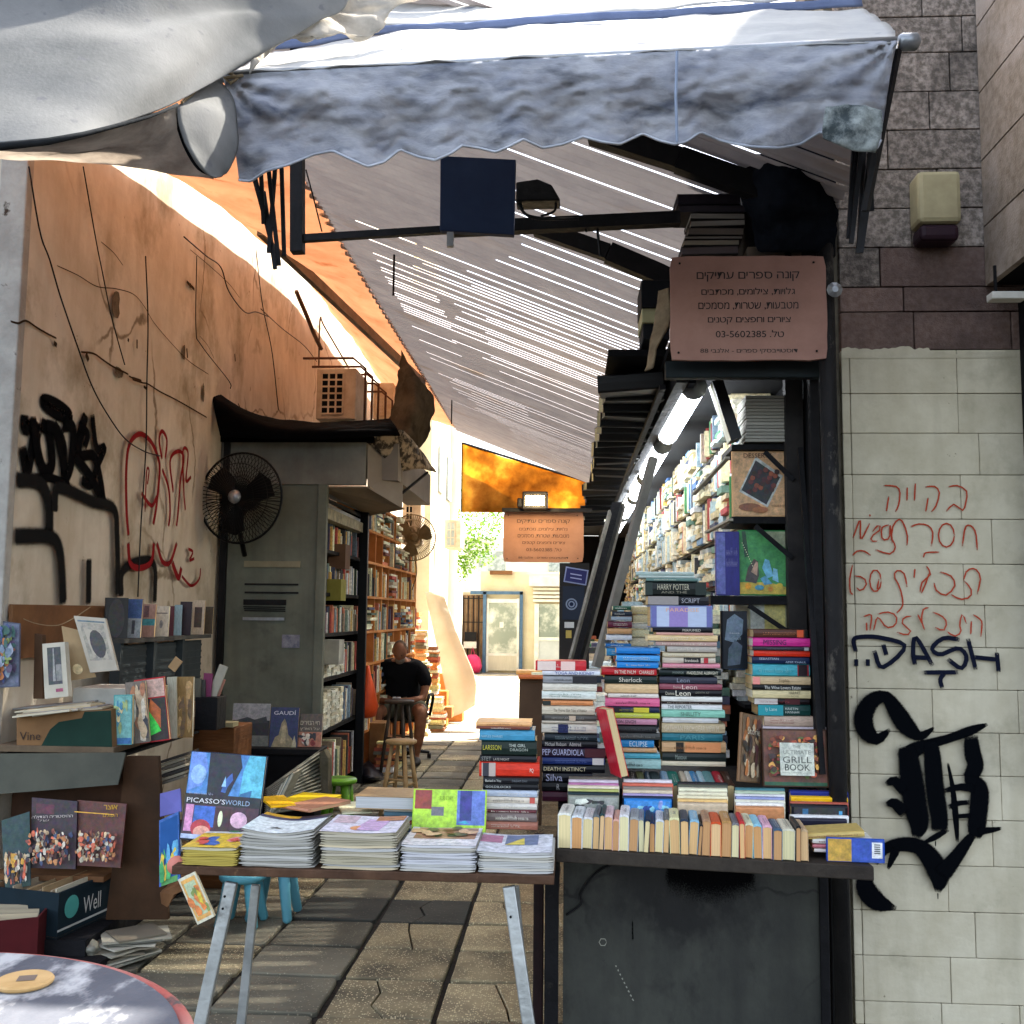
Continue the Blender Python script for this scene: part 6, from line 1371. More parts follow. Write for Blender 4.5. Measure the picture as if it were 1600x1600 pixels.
tier('the second group behind the front row', 'spine up books behind the front row', 3.79, 640, 1100, [(448, 530, '#2c80c0', .024, picF(['#3c8cc8', '#2c4c9c', '#8cc4e0', '#8c98c8'], 3)), (425, 0, '#203450'), (402, 0, '#a89cc0'), (368, 0, '#c4b8a0'), (340, 0, '#8c847c'), (308, 0, '#c8705c'), (275, 0, '#cfccd0')], 0)
tier('the third group behind the front row', 'spine up books behind the front row', 3.79, 1130, 1590, [(485, 0, '#c4b49c', .03), (450, 0, '#cfb078'), (420, 0, '#d8ccb0'), (385, 0, '#cdc8b0'), (350, 0, '#d8d0b8'), (322, 0, '#5c6054'), (300, 0, '#26282c')], 0)
G5b = dict(ox=1130, oy=1080, s=6.667)
tier('the fourth group behind the front row', 'spine up books behind the front row', 3.79, 110, 655, [(1205, 0, '#c08c64', .03), (1160, 0, '#d8d4cc'), (1135, 0, '#d4d0c0'), (1100, 0, '#8c94b8'), (1075, 0, '#d4d8dc'), (1040, 0, '#a8b4a0'), (1010, 0, '#4c7c84')], 0, **G5b)
tier('the rightmost group behind the front row', 'spine up books behind the front row', 3.78, 690, 1310, [(1325, 0, '#2c2c3c', .02), (1290, 0, '#dcd8d0', .02), (1185, 0, '#1c2028', .03, front_art([('r', .05, .05, .98, .95, '#10141c'), ('r', .1, .2, .9, .3, '#2c6c94'), ('r', .15, .84, .9, .9, '#4c9cc4')])), (1155, 0, '#a85c4c'), (1098, 0, '#dcac1c', .028), (1040, 0, '#26347c', .03)], 0, **G5b)
# third tier: spines up, pointing away, under the middle piles
x3 = [('#3c302c', 690, 775), ('#6c6c4c', 775, 850), ('#3c4c5c', 850, 900), ('#3c4444', 900, 990), ('#8ca8bc', 990, 1060), ('#2f7c70', 1060, 1165), ('#c4b8a4', 1165, 1215), ('#c8c8c0', 1215, 1265), ('#4c8cb4', 1265, 1325), ('#a4c0c8', 1325, 1385), ('#6c9494', 1385, 1480), ('#a83040', 1480, 1560), ('#4c3428', 1560, 1640)]
for i, (c, u0, u1) in enumerate(x3):
    Y = 3.97; a = aY(860 + u0 / 5.714, 1170 + 285 / 5.714, Y); b = aY(860 + u1 / 5.714, 1170 + 285 / 5.714, Y)
    book((b.x, Y + .085, a.z - .055), .165, .11, (b.x - a.x) * .96, RX(8) @ RY(rr.uniform(2, 8)) @ SPUP_Y, c, '%s book, %s from the left in the row under the middle piles' % (cname(c), ORD1[i]), None, '#e0dcd0', group='spine up books under the middle piles')
# books at the right end of the front row, tilted
p = cntr(.985)
for i, (z, dx, c, T, ang, art) in enumerate(((.118, -.03, '#b8a468', .02, 5, None), (.098, .0, '#d8d4cc', .018, 0, None), (.084, .0, '#c07c84', .012, 0, None), (.070, .005, '#d4ccc8', .012, 0, None))):
    book((cntr(.9).x + .03 + dx, cntr(.9).y + .13, cz + .01 + z), .2, .13, T, RY(-ang) @ RZ(-4), c, ['tilted yellow edged book at the right end of the front row', 'upper white book lying at the right end of the front row', 'pink book lying at the right end of the front row', 'lower pale book lying at the right end of the front row'][i], None, '#8c4c4c', group='books lying at the right end of the counter')
ca = cntr(.865); 
def bluecover(o, L, Wd, T):
    front_art([('r', .02, .02, .98, .43, '#b8963c'), ('r', .02, .43, .98, .98, '#2450a4'), ('r', .12, .78, .8, .96, '#d8d8d4')] + [('r', .2 + .09 * k, .82, .24 + .09 * k, .92, '#2c2c30') for k in range(5)])(o, L, Wd, T)
book((ca.x + .093, ca.y + .03, cntr(.95).z + .0405), .185, .076, .016, RZ(-4.5) @ RX(4) @ Matrix(((1, 0, 0), (0, 0, 1), (0, -1, 0))), '#2450a4', 'blue and yellow book with a barcode standing at the right end of the counter', None, scr=False, art=bluecover)

# things standing among the piles
a = aY(1192, 1228, 4.0); b = aY(1292, 1140, 4.0)
food = [('r', .02, .02, .98, .97, '#6c4430'), ('r', .02, .02, .98, .08, '#1c5c3c')] + blobs(['#8c4c2c', '#c8843c', '#7c2c1c', '#b0542c', '#3c2418', '#d8a454', '#5c6c2c'], 120, 4, .1, .95, .065) + [('r', .24, .2, .76, .76, '#bcc0b4')]
book((a.x, 4.0, (a.z + b.z) / 2), b.z - a.z, b.x - a.x, .022, RX(-6) @ UP @ Matrix.Translation((0, .5 * (b.x - a.x), 0)).to_3x3(), '#4c3424', 'cookbook with a pale title panel over food photos leaning below the right pile', None, scr=False,
     art=front_art(food, [('THE', .5, .69, .12, .05, '#6c7068'), ('ULTIMATE', .5, .6, .42, .07, '#8a8d84'), ('GRILL', .5, .47, .44, .11, '#5c6058'), ('BOOK', .5, .34, .38, .11, '#3c403c'), ('', .5, .25, .44, .02, '#8a8d84')])).location.x = (a.x + b.x) / 2
q = aY(1175, 1222, 3.98)
book((q.x, 3.98, q.z + .125), .25, .20, .014, RZ(58) @ RY(9) @ UP, '#7c6248', 'curled illustrated book leaning at the corner of the middle pile', None, scr=False,
     art=front_art([('r', .02, .02, .98, .98, '#7c6448')] + blobs(['#a8906c', '#3c342c', '#b8783c', '#c4b498', '#5c2c24'], 30, 14, .05, .95, .14), [('Stories', .5, .75, .7, .1, '#d8d0bc')]))
q = aY(948, 1160, 3.95)
book((q.x + .005, 3.96, q.z), .255, .17, .03, RY(-13) @ RZ(-78) @ UP, '#b8283c', 'bright red book leaning upright between the yoga pile and the blue topped pile', None, '#6c1c28', scr=True)
a = aY(1128, 1045, 4.2); b = aY(1168, 955, 4.2)
book(((a.x + b.x) / 2, 4.2, (a.z + b.z) / 2), b.z - a.z, b.x - a.x, .03, RZ(10) @ UP, '#16202c', 'dark book with a pale figure on its cover standing right of the tallest pile', None, scr=False,
     art=front_art([('p', [(.1, .5), (.5, .45), (.8, .6), (.85, .85), (.5, .95), (.2, .85)], '#5c7080'), ('p', [(.2, .05), (.7, .08), (.8, .4), (.5, .5), (.25, .35)], '#3c5060')], [('', .5, .62, .4, .03, '#c8ccd0'), ('WITHOUT', .5, .52, .5, .04, '#8ca0a8')]))
# books in the end shelf unit
a = aY(1146, 806, SY); b = aY(1233, 704, SY)
food2 = [('r', .02, .02, .98, .98, '#c8a47c'), ('p', [(.12, .38), (.62, .14), (.9, .62), (.42, .92)], '#b8bcb8'), ('p', [(.16, .4), (.6, .18), (.85, .6), (.42, .86)], '#2c3034')] + \
    [('e', .3 + .1 * (i % 5) + .03 * (i // 5), .38 + .09 * (i // 5) + .03 * (i % 3), .045, .04, ['#4c2424', '#6c3028', '#8c4c30', '#3c1c20'][i % 4]) for i in range(20)] + [('e', .3, .14, .2, .06, '#8c5c3c'), ('e', .48, .1, .14, .05, '#a06a40')]
o = book(((a.x + b.x) / 2, SY + .02, (a.z + b.z) / 2), b.z - a.z, b.x - a.x, .02, UP, '#c8a47c', 'tan dessert cookbook facing out on the upper bay of the end shelf', None, scr=False, art=front_art(food2, [('DESSERTS', .45, .93, .5, .07, '#5c3420'), ('', .8, .17, .25, .05, '#8c6c4c')]))
a = aY(1156, 930, SY); b = aY(1234, 828, SY)
gr = [('r', .02, .02, .98, .98, '#3c8c50'), ('p', [(.5, .98), (.98, .98), (.98, .7)], '#8c9478'), ('p', [(.02, .02), (.98, .02), (.98, .12), (.6, .2), (.02, .2)], '#b8a444'), ('p', [(.06, .98), (.14, .98), (.2, .6), (.12, .58)], '#1c4c34'), ('p', [(.12, .22), (.18, .42), (.3, .56), (.38, .52), (.4, .3), (.34, .18)], '#4c4440'),
      ('p', [(.24, .36), (.34, .52), (.38, .5), (.36, .3)], '#b09480'), ('p', [(.46, .42), (.52, .56), (.6, .54), (.68, .3), (.56, .26)], '#6cacc4'), ('p', [(.66, .24), (.68, .42), (.76, .4), (.78, .2)], '#7cb4c8'), ('p', [(.42, .26), (.52, .3), (.66, .18), (.5, .16)], '#5c9cb8'), ('e', .18, .14, .06, .05, '#c8901c'), ('e', .62, .1, .05, .04, '#c88c2c'), ('e', .4, .12, .09, .04, '#4c94a8'), ('e', .8, .16, .06, .03, '#b8a838')] + [('e', .07 + .02 * k, .8 - .035 * k, .009, .008, '#e0dcb0') for k in range(11)]
book(((a.x + b.x) / 2, SY + .02, (a.z + b.z) / 2), b.z - a.z, b.x - a.x, .015, UP, '#2c7c44', 'green children book with a meadow scene on the lower end shelf', None, scr=False, art=front_art(gr))
a = aY(1120, 930, SY - .02); b = aY(1156, 830, SY - .02)
book(((a.x + b.x) / 2, SY - .0, (a.z + b.z) / 2), b.z - a.z, b.x - a.x, .04, UP, '#34347c', 'purple book back cover beside the green children book', None, scr=False, art=front_art([('r', .02, .02, .4, .98, '#5c64a0')], [('', .68, .6, .5, .3, '#8c8cc0')]))
a = aY(1173, 985, SY); b = aY(1232, 946, SY)
book(((a.x + b.x) / 2, SY + .03, (a.z + b.z) / 2), b.z - a.z + .05, b.x - a.x, .02, UP, '#8c8c74', 'pale crossword book half hidden behind the shelf brace', None, scr=False, art=front_art([('r', .03, .1, .4, .9, '#a8aca4'), ('r', .4, .1, .95, .9, '#b0a868')]))
mb = MB()
a = aY(1166, 690, SY - .02); b = aY(1232, 617, SY - .02); n = 14; rr = random.Random(2)
for i in range(n):
    z0 = a.z + (b.z - a.z) * i / n; z1 = a.z + (b.z - a.z) * (i + .86) / n; dx = rr.uniform(-.004, .004) - .008 * math.exp(-i)
    o = build(MB().box(a.x + dx, b.x + rr.uniform(-.002, .002), SY - .02, SY + .2, z0, z1), 'magazine', M['pages'], color=rr.choice(['#b4b2a8', '#a8a69c', '#bcbab0']), bevel=.0015,
          label='%s pale magazine in the pile on the end shelf' % ORD[n - 1 - i], cat='magazine', group='pale magazines on the end shelf')
a = aY(1138, 690, SY - .06); 
book((a.x + .0, SY - .04, (aY(1138, 642, SY).z)), .27, .05, .12, RY(-17) @ RZ(90) @ RY(0) @ Matrix(((0, 0, 1), (0, 1, 0), (-1, 0, 0))), '#14161c', 'tall black spiral bound book leaning at the top of the end shelf', 'THE DIVINE COMEDY', '#a8a8a8', tr=(.15, .8), th=.3)

# nearer books on the long shelf wall, spines to the alley
rr = random.Random(31); random.seed(5)
BW = ['#c8d4dc', '#9cb4c4', '#d8d4c4', '#2c5c8c', '#3c7c4c', '#e0dcd0', '#b8a888', '#6c8ca4', '#c4b498', '#26344c', '#d4c8a4', '#8ca0a8', '#a43c3c', '#5c7c6c', '#e0e0dc']
XS = .80
tiers = [(2.02, .24, 4.5, 4.92), (1.76, .23, 4.55, 4.92), (2.28, .20, 4.55, 4.92), (1.5, .22, 4.75, 4.92)]
names = ['third shelf from the top', 'fourth shelf from the top', 'second shelf from the top', 'lowest long shelf']
for ti, (z, h, y0, y1) in enumerate(tiers):
    y = y0; k = 0
    while y < y1:
        T = rr.uniform(.018, .045); hh = h * rr.uniform(.78, 1.0); wd = rr.uniform(.14, .2); c = rr.choice(BW)
        if k < 2 and ti == 0: c = ['#3c7c3c', '#26344c'][k]; T = .05
        book((XS + wd / 2 - .02 - rr.uniform(0, .03), y, z + hh / 2), hh, wd, T * .96, RY(rr.uniform(-1, 1)) @ UP, c,
             '%s book, %s on the %s of the stall' % (cname(c), ORD1[k], names[ti]), None, rr.choice(['#26262c', '#e8e4d8', '#8c2c2c']), group='upright books on the long stall shelves')
        y += T; k += 1
CRM = ['#d0c6a4', '#c4ba9a', '#b0b8b8', '#c8c2ae', '#b4a682', '#9cacb0', '#cfc9b8'] * 5
def deep(mb, rr):
    for zi, z in enumerate(LZ[1:]):
        h = ([.27, .24, .24, .24, .2, .2])[zi]
        y = 4.97
        while y < 14.35:
            if rr.random() < .6:
                w = rr.uniform(.17, .24); zz = z; top = z + h * rr.uniform(.6, 1.0); c0 = None
                while zz < top: t = rr.uniform(.018, .04); mb.box(XS - rr.uniform(0, .05), .97, y, y + w * rr.uniform(.8, .98), zz, zz + t * .9, 0, rr.choice(BW + CRM)); zz += t
                y += w
            else:
                for _ in range(rr.randint(4, 12)):
                    t = rr.uniform(.018, .045); mb.box(XS - rr.uniform(-.01, .04), .97, y, y + t * .92, z, z + h * rr.uniform(.7, 1), 0, rr.choice(BC + BW + CRM)); y += t
    # leaning stacks on the alley side of the stall, further in
    for y in [5.0 + .26 * i for i in range(34)]:
        x = rr.uniform(.42, .62); zz = .93; top = rr.uniform(1.25, 1.7)
        while zz < top: t = rr.uniform(.02, .045); mb.box(x + rr.uniform(-.015, .015), x + rr.uniform(.13, .17), y, y + rr.uniform(.19, .23), zz, zz + t * .92, 0, rr.choice(BC + BW)); zz += t
        x = rr.uniform(.08, .22); zz = .93; top = rr.uniform(1.0, 1.35)
        while zz < top: t = rr.uniform(.02, .045); mb.box(x + rr.uniform(-.015, .015), x + rr.uniform(.13, .17), y, y + rr.uniform(.19, .23), zz, zz + t * .92, 0, rr.choice(BC + BW)); zz += t
book_mass('shelf_books', 'endless mixed books packed on the long shelves deep inside the stall', deep, 12)

# dark bound volumes lying on the outer edge of the canopy, receding
rr = random.Random(44); y = 4.5; k = 0
while y < 13.5 and k < 26:
    D = rr.uniform(.20, .25) if y < 8 else rr.uniform(.3, .42); zz = 2.60
    T = rr.uniform(.055, .10); xr = .44 - .006 * (y - 4)
    wd = rr.uniform(.24, .30)
    book((xr - wd / 2 + rr.uniform(-.02, .01), y + D / 2, zz + rr.uniform(0, .012)), wd, D * 1.02, T, RZ(rr.uniform(-6, 6)) @ RX(rr.uniform(4, 13)) @ RY(rr.uniform(-3, 3)), rr.choice(['#0c0d10', '#121317', '#08090b', '#18181b']),
         '%s dark volume in the row along the stall top edge' % ORD1[k], None, '#5c5848', scr=False, pages=rr.choice(['#9c9a7c', '#b4b090', '#7c7a68']), group='dark volumes along the top edge of the stall')
    y += D; k += 1
build(MB().box(.385, .41, 4.4, 13.6, 2.575, 2.597), 'volume_rails', M['black_wood'], ks, kind='stuff')
for (x0, y0, x1, y1, yy, c, s_) in ((1002, 437, 1052, 480, 4.2, '#15171c', 'topmost dark box leaning out left of the pinkish sign'), (1003, 480, 1050, 504, 4.22, '#b8b48c', 'pale edged box under the dark box left of the pinkish sign'), (1005, 504, 1046, 530, 4.24, '#191b20', 'lower dark box left of the pinkish sign')):
    a = aY(x0, y1, yy); b = aY(x1, y0, yy); build(MB().box(a.x, b.x, yy, yy + .25, a.z, b.z), 'box_file', M['card'], color=c, label=s_, cat='box', bevel=.004)
rag2 = fabric('old_cardboard_flap', '#8c7d66', '#5c5040', .1, 6)
rows = [P3([(1030, 455, 4.1), (1046, 450, 4.05)]), P3([(1022, 500, 4.1), (1046, 505, 4.05)]), P3([(1012, 560, 4.1), (1026, 540, 4.05)]), P3([(1008, 580, 4.1), (1020, 575, 4.05)])]
build(sheet(rows, 6, 14, .01, 9), 'torn_flap', rag2, smooth=True, solid=.006, label='torn brown cardboard flap hanging at the left edge of the sign', cat='cardboard')
# books on the stall roof above the sign
items = [(1058, 300, 1158, 318, '#2c2830'), (1060, 318, 1165, 330, '#3c3840'), (1078, 330, 1164, 341, '#84807c'), (1080, 341, 1166, 352, '#8c8884'), (1075, 353, 1163, 366, '#6c6460'), (1072, 366, 1162, 372, '#7c7874'), (1068, 372, 1156, 382, '#8c8478'), (1066, 382, 1156, 396, '#5c5458')]
for i, (x0, y0, x1, y1, c) in enumerate(items):
    Y = 3.98; a = aY(x0, y1, Y); b = aY(x1, y0, Y)
    book(((a.x + b.x) / 2, Y + .1, a.z), b.x - a.x, .18, b.z - a.z - .002, RZ(180 + rr.uniform(-2, 2)) @ RY(rr.uniform(-1, 1)), '#2a2629' if i > 1 else c, '%s dusty book in the pile on the stall roof' % ORD[i], None, scr=False, pages=c, group='dusty books on the stall roof')
for i, (x0, y0, x1, y1) in enumerate(((1168, 385, 1196, 400), (1196, 383, 1226, 400), (1238, 378, 1252, 400))):
    a = aY(x0, y1, 3.97); b = aY(x1, y0, 3.97); build(MB().box(a.x, b.x, 3.97, 4.1, a.z, b.z), 'paper_bundle', M['pages'], color='#6c6258', label='%s small brown paper bundle from the left above the sign' % ORD1[i], cat='paper bundle', group='paper bundles above the sign', bevel=.003)
# brown board and orange and cream books left of the stall
brd = surf('brown_cardboard', '#5c4634', '#4a382a', 4, .8)
a = aY(809, 1270, 4.5); b = aY(850, 1058, 4.5)
build(MB().prism([aY(812, 1058, 4.5), aY(849, 1060, 4.5), aY(846, 1290, 4.5), aY(806, 1290, 4.5)], (0, .03, 0)), 'brown_cardboard', brd, label='brown cardboard panel standing left of the yoga book pile', cat='panel')
for i, (x0, y0, x1, y1, c) in enumerate(((806, 1048, 848, 1054, '#e0a060'), (830, 1050, 856, 1058, '#f0dcb0'), (810, 1054, 848, 1060, '#c07040'))):
    a = aY(x0, y1, 4.5); b = aY(x1, y0, 4.5); book(((a.x + b.x) / 2, 4.55 - .02 * i, a.z), b.x - a.x, .12, max(.012, b.z - a.z), RZ(2), c, ['orange book on top of the brown cardboard panel', 'cream book on top of the brown cardboard panel', 'lower rust coloured book on the brown cardboard panel'][i], scr=False)

# ================================================================== MAGAZINE TABLE
TY = 3.34
tz = aY(570, 1360, TY).z; ta = aY(268, 1362, TY); tb = aY(866, 1376, TY)
mt = thing('folding_table', 'folding trestle table with a worn brown board carrying magazine piles', 'table', ((ta.x + tb.x) / 2, 3.6, 0))
mb = MB(); q = [Vector((ta.x, TY, tz)), Vector((tb.x, TY - .01, tz)), Vector((tb.x, TY + .58, tz)), Vector((ta.x - .02, TY + .6, tz))]
mb.prism([v - Vector((0, 0, .028)) for v in q], (0, 0, .027)); build(mb, 'table_top', surf('table_board', '#5a4130', '#3f2c20', 8, .6, .3, col3='#8c6c4c', s3=16, lo3=.6, hi3=.72), mt, bevel=.003)
legm = surf('aluminium_leg', '#a4a7a6', '#8a8d8c', 10, .35, .1, metal=.6)
def leg(px0, py0, Y0, px1, py1, Y1, r=.017):
    a = aY(px0, py0, Y0); b = aY(px1, py1, Y1); d = (b - a); k = a + d * ((0 - a.z) / d.z)
    mb = MB().bar(a, k, r * 2, r * 1.3, up=(0, 1, 0)); o = build(mb, 'leg', legm, mt, bevel=.004)
    build(MB().bar(k + (a - k) * .03, k, r * 2.5, r * 2), 'rubber_foot', M['black_metal'], o); 
    return a, k
leg(362, 1378, TY + .05, 313, 1600, TY - .02, .020); leg(400, 1382, TY + .45, 377, 1600, TY + .42, .016)
leg(795, 1384, TY + .05, 826, 1600, TY - .02, .020); leg(805, 1384, TY + .48, 815, 1500, TY + .5, .014)
for x0, y0 in ((352, 1400), (349, 1419), (798, 1432)):
    c = aY(x0, y0, TY + .01); build(MB().lathe([(.004, 0), (.004, .004)], c + Vector((0, -.004, 0)), 8, ax=RX(90)), 'bolt_hole', M['dark'], mt)
build(MB().bar(Vector((ta.x + .1, TY + .3, tz - .05)), Vector((tb.x - .1, TY + .3, tz - .05)), .03, .03), 'under_rail', M['black_metal'], mt)
# magazine piles
def magpile(desc, px0, px1, ybot, ytop, n, edge, top_art, Y=TY + .005, dep=.27, curl=.0, seed=1, skew=.0, grp=None, back=0):
    rr = random.Random(seed); a = aY(px0, ybot, Y); b = aY(px1, ytop, Y); a.z = tz; H = b.z - tz; w = b.x - a.x; dz = H / n
    for i in range(n):
        ox = rr.uniform(-.005, .005) + skew * (i / n); oy = rr.uniform(-.006, .008); z0 = tz + dz * i + .0006; T = dz * .93
        mb = MB(); nx = 12; vs = []; cu = curl * (i / n) ** 2
        for j in range(2):
            for s in range(nx + 1):
                f = s / nx; zz = cu * ((2 * f - 1) ** 2) * .5 + .0012 * math.sin(f * 7 + i)
                rnd = .4 * T if (s in (0, nx)) else 0
                for (dy, dzz) in ((0, 0), (0, T)): vs.append(Vector((a.x + ox + w * f, Y + oy + (dy if j == 0 else dep), z0 + zz + (dzz - rnd if dzz else rnd))))
        g = lambda j, s, k: j * (nx + 1) * 2 + s * 2 + k
        fs = []
        for s in range(nx):
            fs += [(g(0, s, 0), g(0, s + 1, 0), g(0, s + 1, 1), g(0, s, 1)), (g(0, s, 1), g(0, s + 1, 1), g(1, s + 1, 1), g(1, s, 1)), (g(1, s, 0), g(1, s, 1), g(1, s + 1, 1), g(1, s + 1, 0)), (g(0, s, 0), g(1, s, 0), g(1, s + 1, 0), g(0, s + 1, 0))]
        fs += [(g(0, 0, 0), g(0, 0, 1), g(1, 0, 1), g(1, 0, 0)), (g(0, nx, 0), g(1, nx, 0), g(1, nx, 1), g(0, nx, 1))]
        mb.add(vs, fs); k = n - 1 - i
        o = build(mb, 'magazine', M['pages'], color=rr.choice(edge), label='%s magazine in the %s' % (ORD[k], desc), cat='magazine', group=grp or 'magazines in the ' + desc)
        if i == n - 1 and top_art:
            sub = MB(); 
            for q_, sh in enumerate(top_art):
                kd = sh[0]; c = sh[-1]
                pts = [(sh[1], sh[2]), (sh[3], sh[2]), (sh[3], sh[4]), (sh[1], sh[4])] if kd == 'r' else ([(sh[1] + sh[3] * math.cos(t * math.pi / 7), sh[2] + sh[4] * math.sin(t * math.pi / 7)) for t in range(14)] if kd == 'e' else sh[1])
                if kd == 'r' and curl:       # follow the curl
                    m_ = 10
                    for s in range(m_):
                        x0 = sh[1] + (sh[3] - sh[1]) * s / m_; x1 = sh[1] + (sh[3] - sh[1]) * (s + 1) / m_; zf = lambda f: cu * ((2 * f - 1) ** 2) * .5 + .0012 * math.sin(f * 7 + i) + .0012 + .0005 * q_
                        sub.add([Vector((a.x + ox + w * x, Y + oy + dep * y, z0 + T + zf(x))) for x, y in ((x0, sh[2]), (x1, sh[2]), (x1, sh[4]), (x0, sh[4]))], [(0, 1, 2, 3)], 0, c)
                else:
                    zf = lambda f: cu * ((2 * f - 1) ** 2) * .5 + .0012 * math.sin(f * 7 + i) + .0012 + .0005 * q_
                    sub.add([Vector((a.x + ox + w * x, Y + oy + dep * y, z0 + T + zf(x))) for x, y in pts], [tuple(range(len(pts)))], 0, c)
            build(sub, 'cover_picture', M['art'], o)
W_ = ['#c4c1b8', '#cfccc4', '#b8b4a8', '#bab8b4']
magpile('low yellow topped pile at the left end of the magazine table', 284, 372, 1362, 1326, 8, ['#c8b45c', '#b8a450', '#c9c2a0'], [('r', 0, .02, 1, .8, '#d8b41c'), ('r', 0, .8, 1, 1, '#d8d8cc')] + blobs(['#c8542c', '#3c64a8', '#d88c8c'], 9, 2, .1, .6, .2) + [('e', .55, .9, .12, .06, '#3c8c54')], seed=1)
magpile('tall curled pile second from the left on the magazine table', 374, 490, 1366, 1304, 15, ['#b0aea6', '#bab7ae', '#a4a298', '#c4c2ba'], [('r', 0, .0, 1, .74, '#c9d2d6'), ('r', 0, .74, .98, .86, '#2c345c'), ('r', .02, .86, .55, 1, '#dca81c'), ('r', .55, .86, 1, 1, '#3c1c28'), ('p', [(.3, .2), (.4, .3), (.52, .18), (.4, .24)], '#2c3038')], curl=.03, seed=2, skew=-.004)
magpile('pile with a pastel cover in the middle of the magazine table', 502, 624, 1370, 1303, 14, ['#b8b09c', '#c0b8a4', '#cfc0a0', '#b0a890', '#bcbcb8'], [('r', 0, .0, 1, 1, '#c8c8d4'), ('r', .05, .5, .35, .95, '#b8a8b0'), ('p', [(.4, .15), (.75, .12), (.8, .7), (.5, .8)], '#b8a0c0'), ('e', .45, .25, .1, .12, '#c8905c'), ('r', .6, .7, .98, .98, '#a87850')], curl=.006, seed=3, skew=-.012)
magpile('pile with a flower garden cover on the magazine table', 626, 744, 1374, 1324, 11, ['#c4c4c0', '#b4b0a4', '#cdcdd0', '#bcb8ac'], [('r', 0, .0, 1, 1, '#d4d6d8'), ('r', .1, .35, .95, .98, '#b08c6c')] + blobs(['#6c6c3c', '#8c4c3c', '#d8b48c', '#4c5c34'], 16, 8, .4, .95, .14), curl=.008, seed=4)
magpile('pile at the right end of the magazine table', 746, 864, 1376, 1334, 9, ['#bcbcb8', '#c8c4b8', '#a4a8ac', '#d0d0cc'], [('r', 0, .0, 1, 1, '#c8ccd8'), ('r', .0, .5, .3, .9, '#b07c94'), ('r', .35, .4, .8, .95, '#6c7c98'), ('p', [(.35, .4), (.62, .42), (.6, .8)], '#d8c45c')], curl=.008, seed=5)
# things behind the piles on the table
def flatthing(label, name, px0, px1, pyb, T, Y, dep, edge, cover, rot=0, cat='magazine', art=None):
    a = aY(px0, pyb, Y); b = aY(px1, pyb, Y)
    book(((a.x + b.x) / 2, Y + dep / 2, a.z), b.x - a.x, dep, T, RZ(rot), cover, label, None, scr=False, pages=edge, name=name, cat=cat, art=art)
flatthing('thick brown art book lying behind the middle piles on the magazine table', 'art_book', 556, 650, 1264, .046, 3.72, .2, '#b4b8bc', '#9c8464', 177, 'book')
mb = MB()
for i in range(6):
    a = aY(600, 1300 - i * 6.5, 3.74); b = aY(648, 1294 - i * 6.5, 3.74)
    build(MB().box(a.x, b.x + .01, 3.74, 3.94, a.z, a.z + .012), 'magazine', M['pages'], color=['#3c4c6c', '#c4c0b8', '#8c3c3c', '#b8b8b4', '#5c7c8c', '#c8c8c4'][i], label='%s magazine from the top of the small pile under the brown art book' % ORD[5 - i] if i < 5 else 'top magazine of the small pile under the brown art book', cat='magazine', group='magazines under the brown art book')
flatthing('open white magazine lying left of the brown art book', 'magazine', 520, 566, 1272, .006, 3.74, .22, '#d8d4c0', '#dcd8b4', 18)
flatthing('yellow magazine behind the curled pile', 'magazine', 430, 500, 1262, .01, 3.66, .25, '#d0b840', '#d8b41c', -14)
flatthing('orange tabbed yellow magazine at the back of the table', 'magazine', 402, 440, 1262, .008, 3.62, .2, '#d8b41c', '#e0a81c', 28)
flatthing('pinkish brochure fanned out behind the curled pile', 'magazine', 455, 512, 1268, .012, 3.6, .22, '#b89474', '#a87c64', -30)
a = aY(645, 1294, 3.66); b = aY(760, 1242, 3.66)
lime = [('r', .01, .01, .99, .99, '#a4c83c'), ('r', .02, .55, .25, .98, '#8c3c30'), ('r', .25, .4, .42, .6, '#6c6c70'), ('r', .6, .2, .98, .98, '#5c74b0'), ('r', .64, .3, .8, .98, '#26347c'), ('p', [(.6, .25), (.72, .3), (.78, .22)], '#3c9cb4'), ('r', .45, .0, .62, .12, '#4c3c34')]
book(((a.x + b.x) / 2, 3.66, (a.z + b.z) / 2), b.z - a.z + .03, b.x - a.x, .008, RX(-14) @ UP, '#a4c83c', 'lime green design book propped up behind the magazine piles', None, scr=False, art=front_art(lime, [('RURI CORY', .45, .8, .18, .1, '#7c9c34')]))
a = aY(286, 1318, 3.6); b = aY(414, 1182, 3.62)
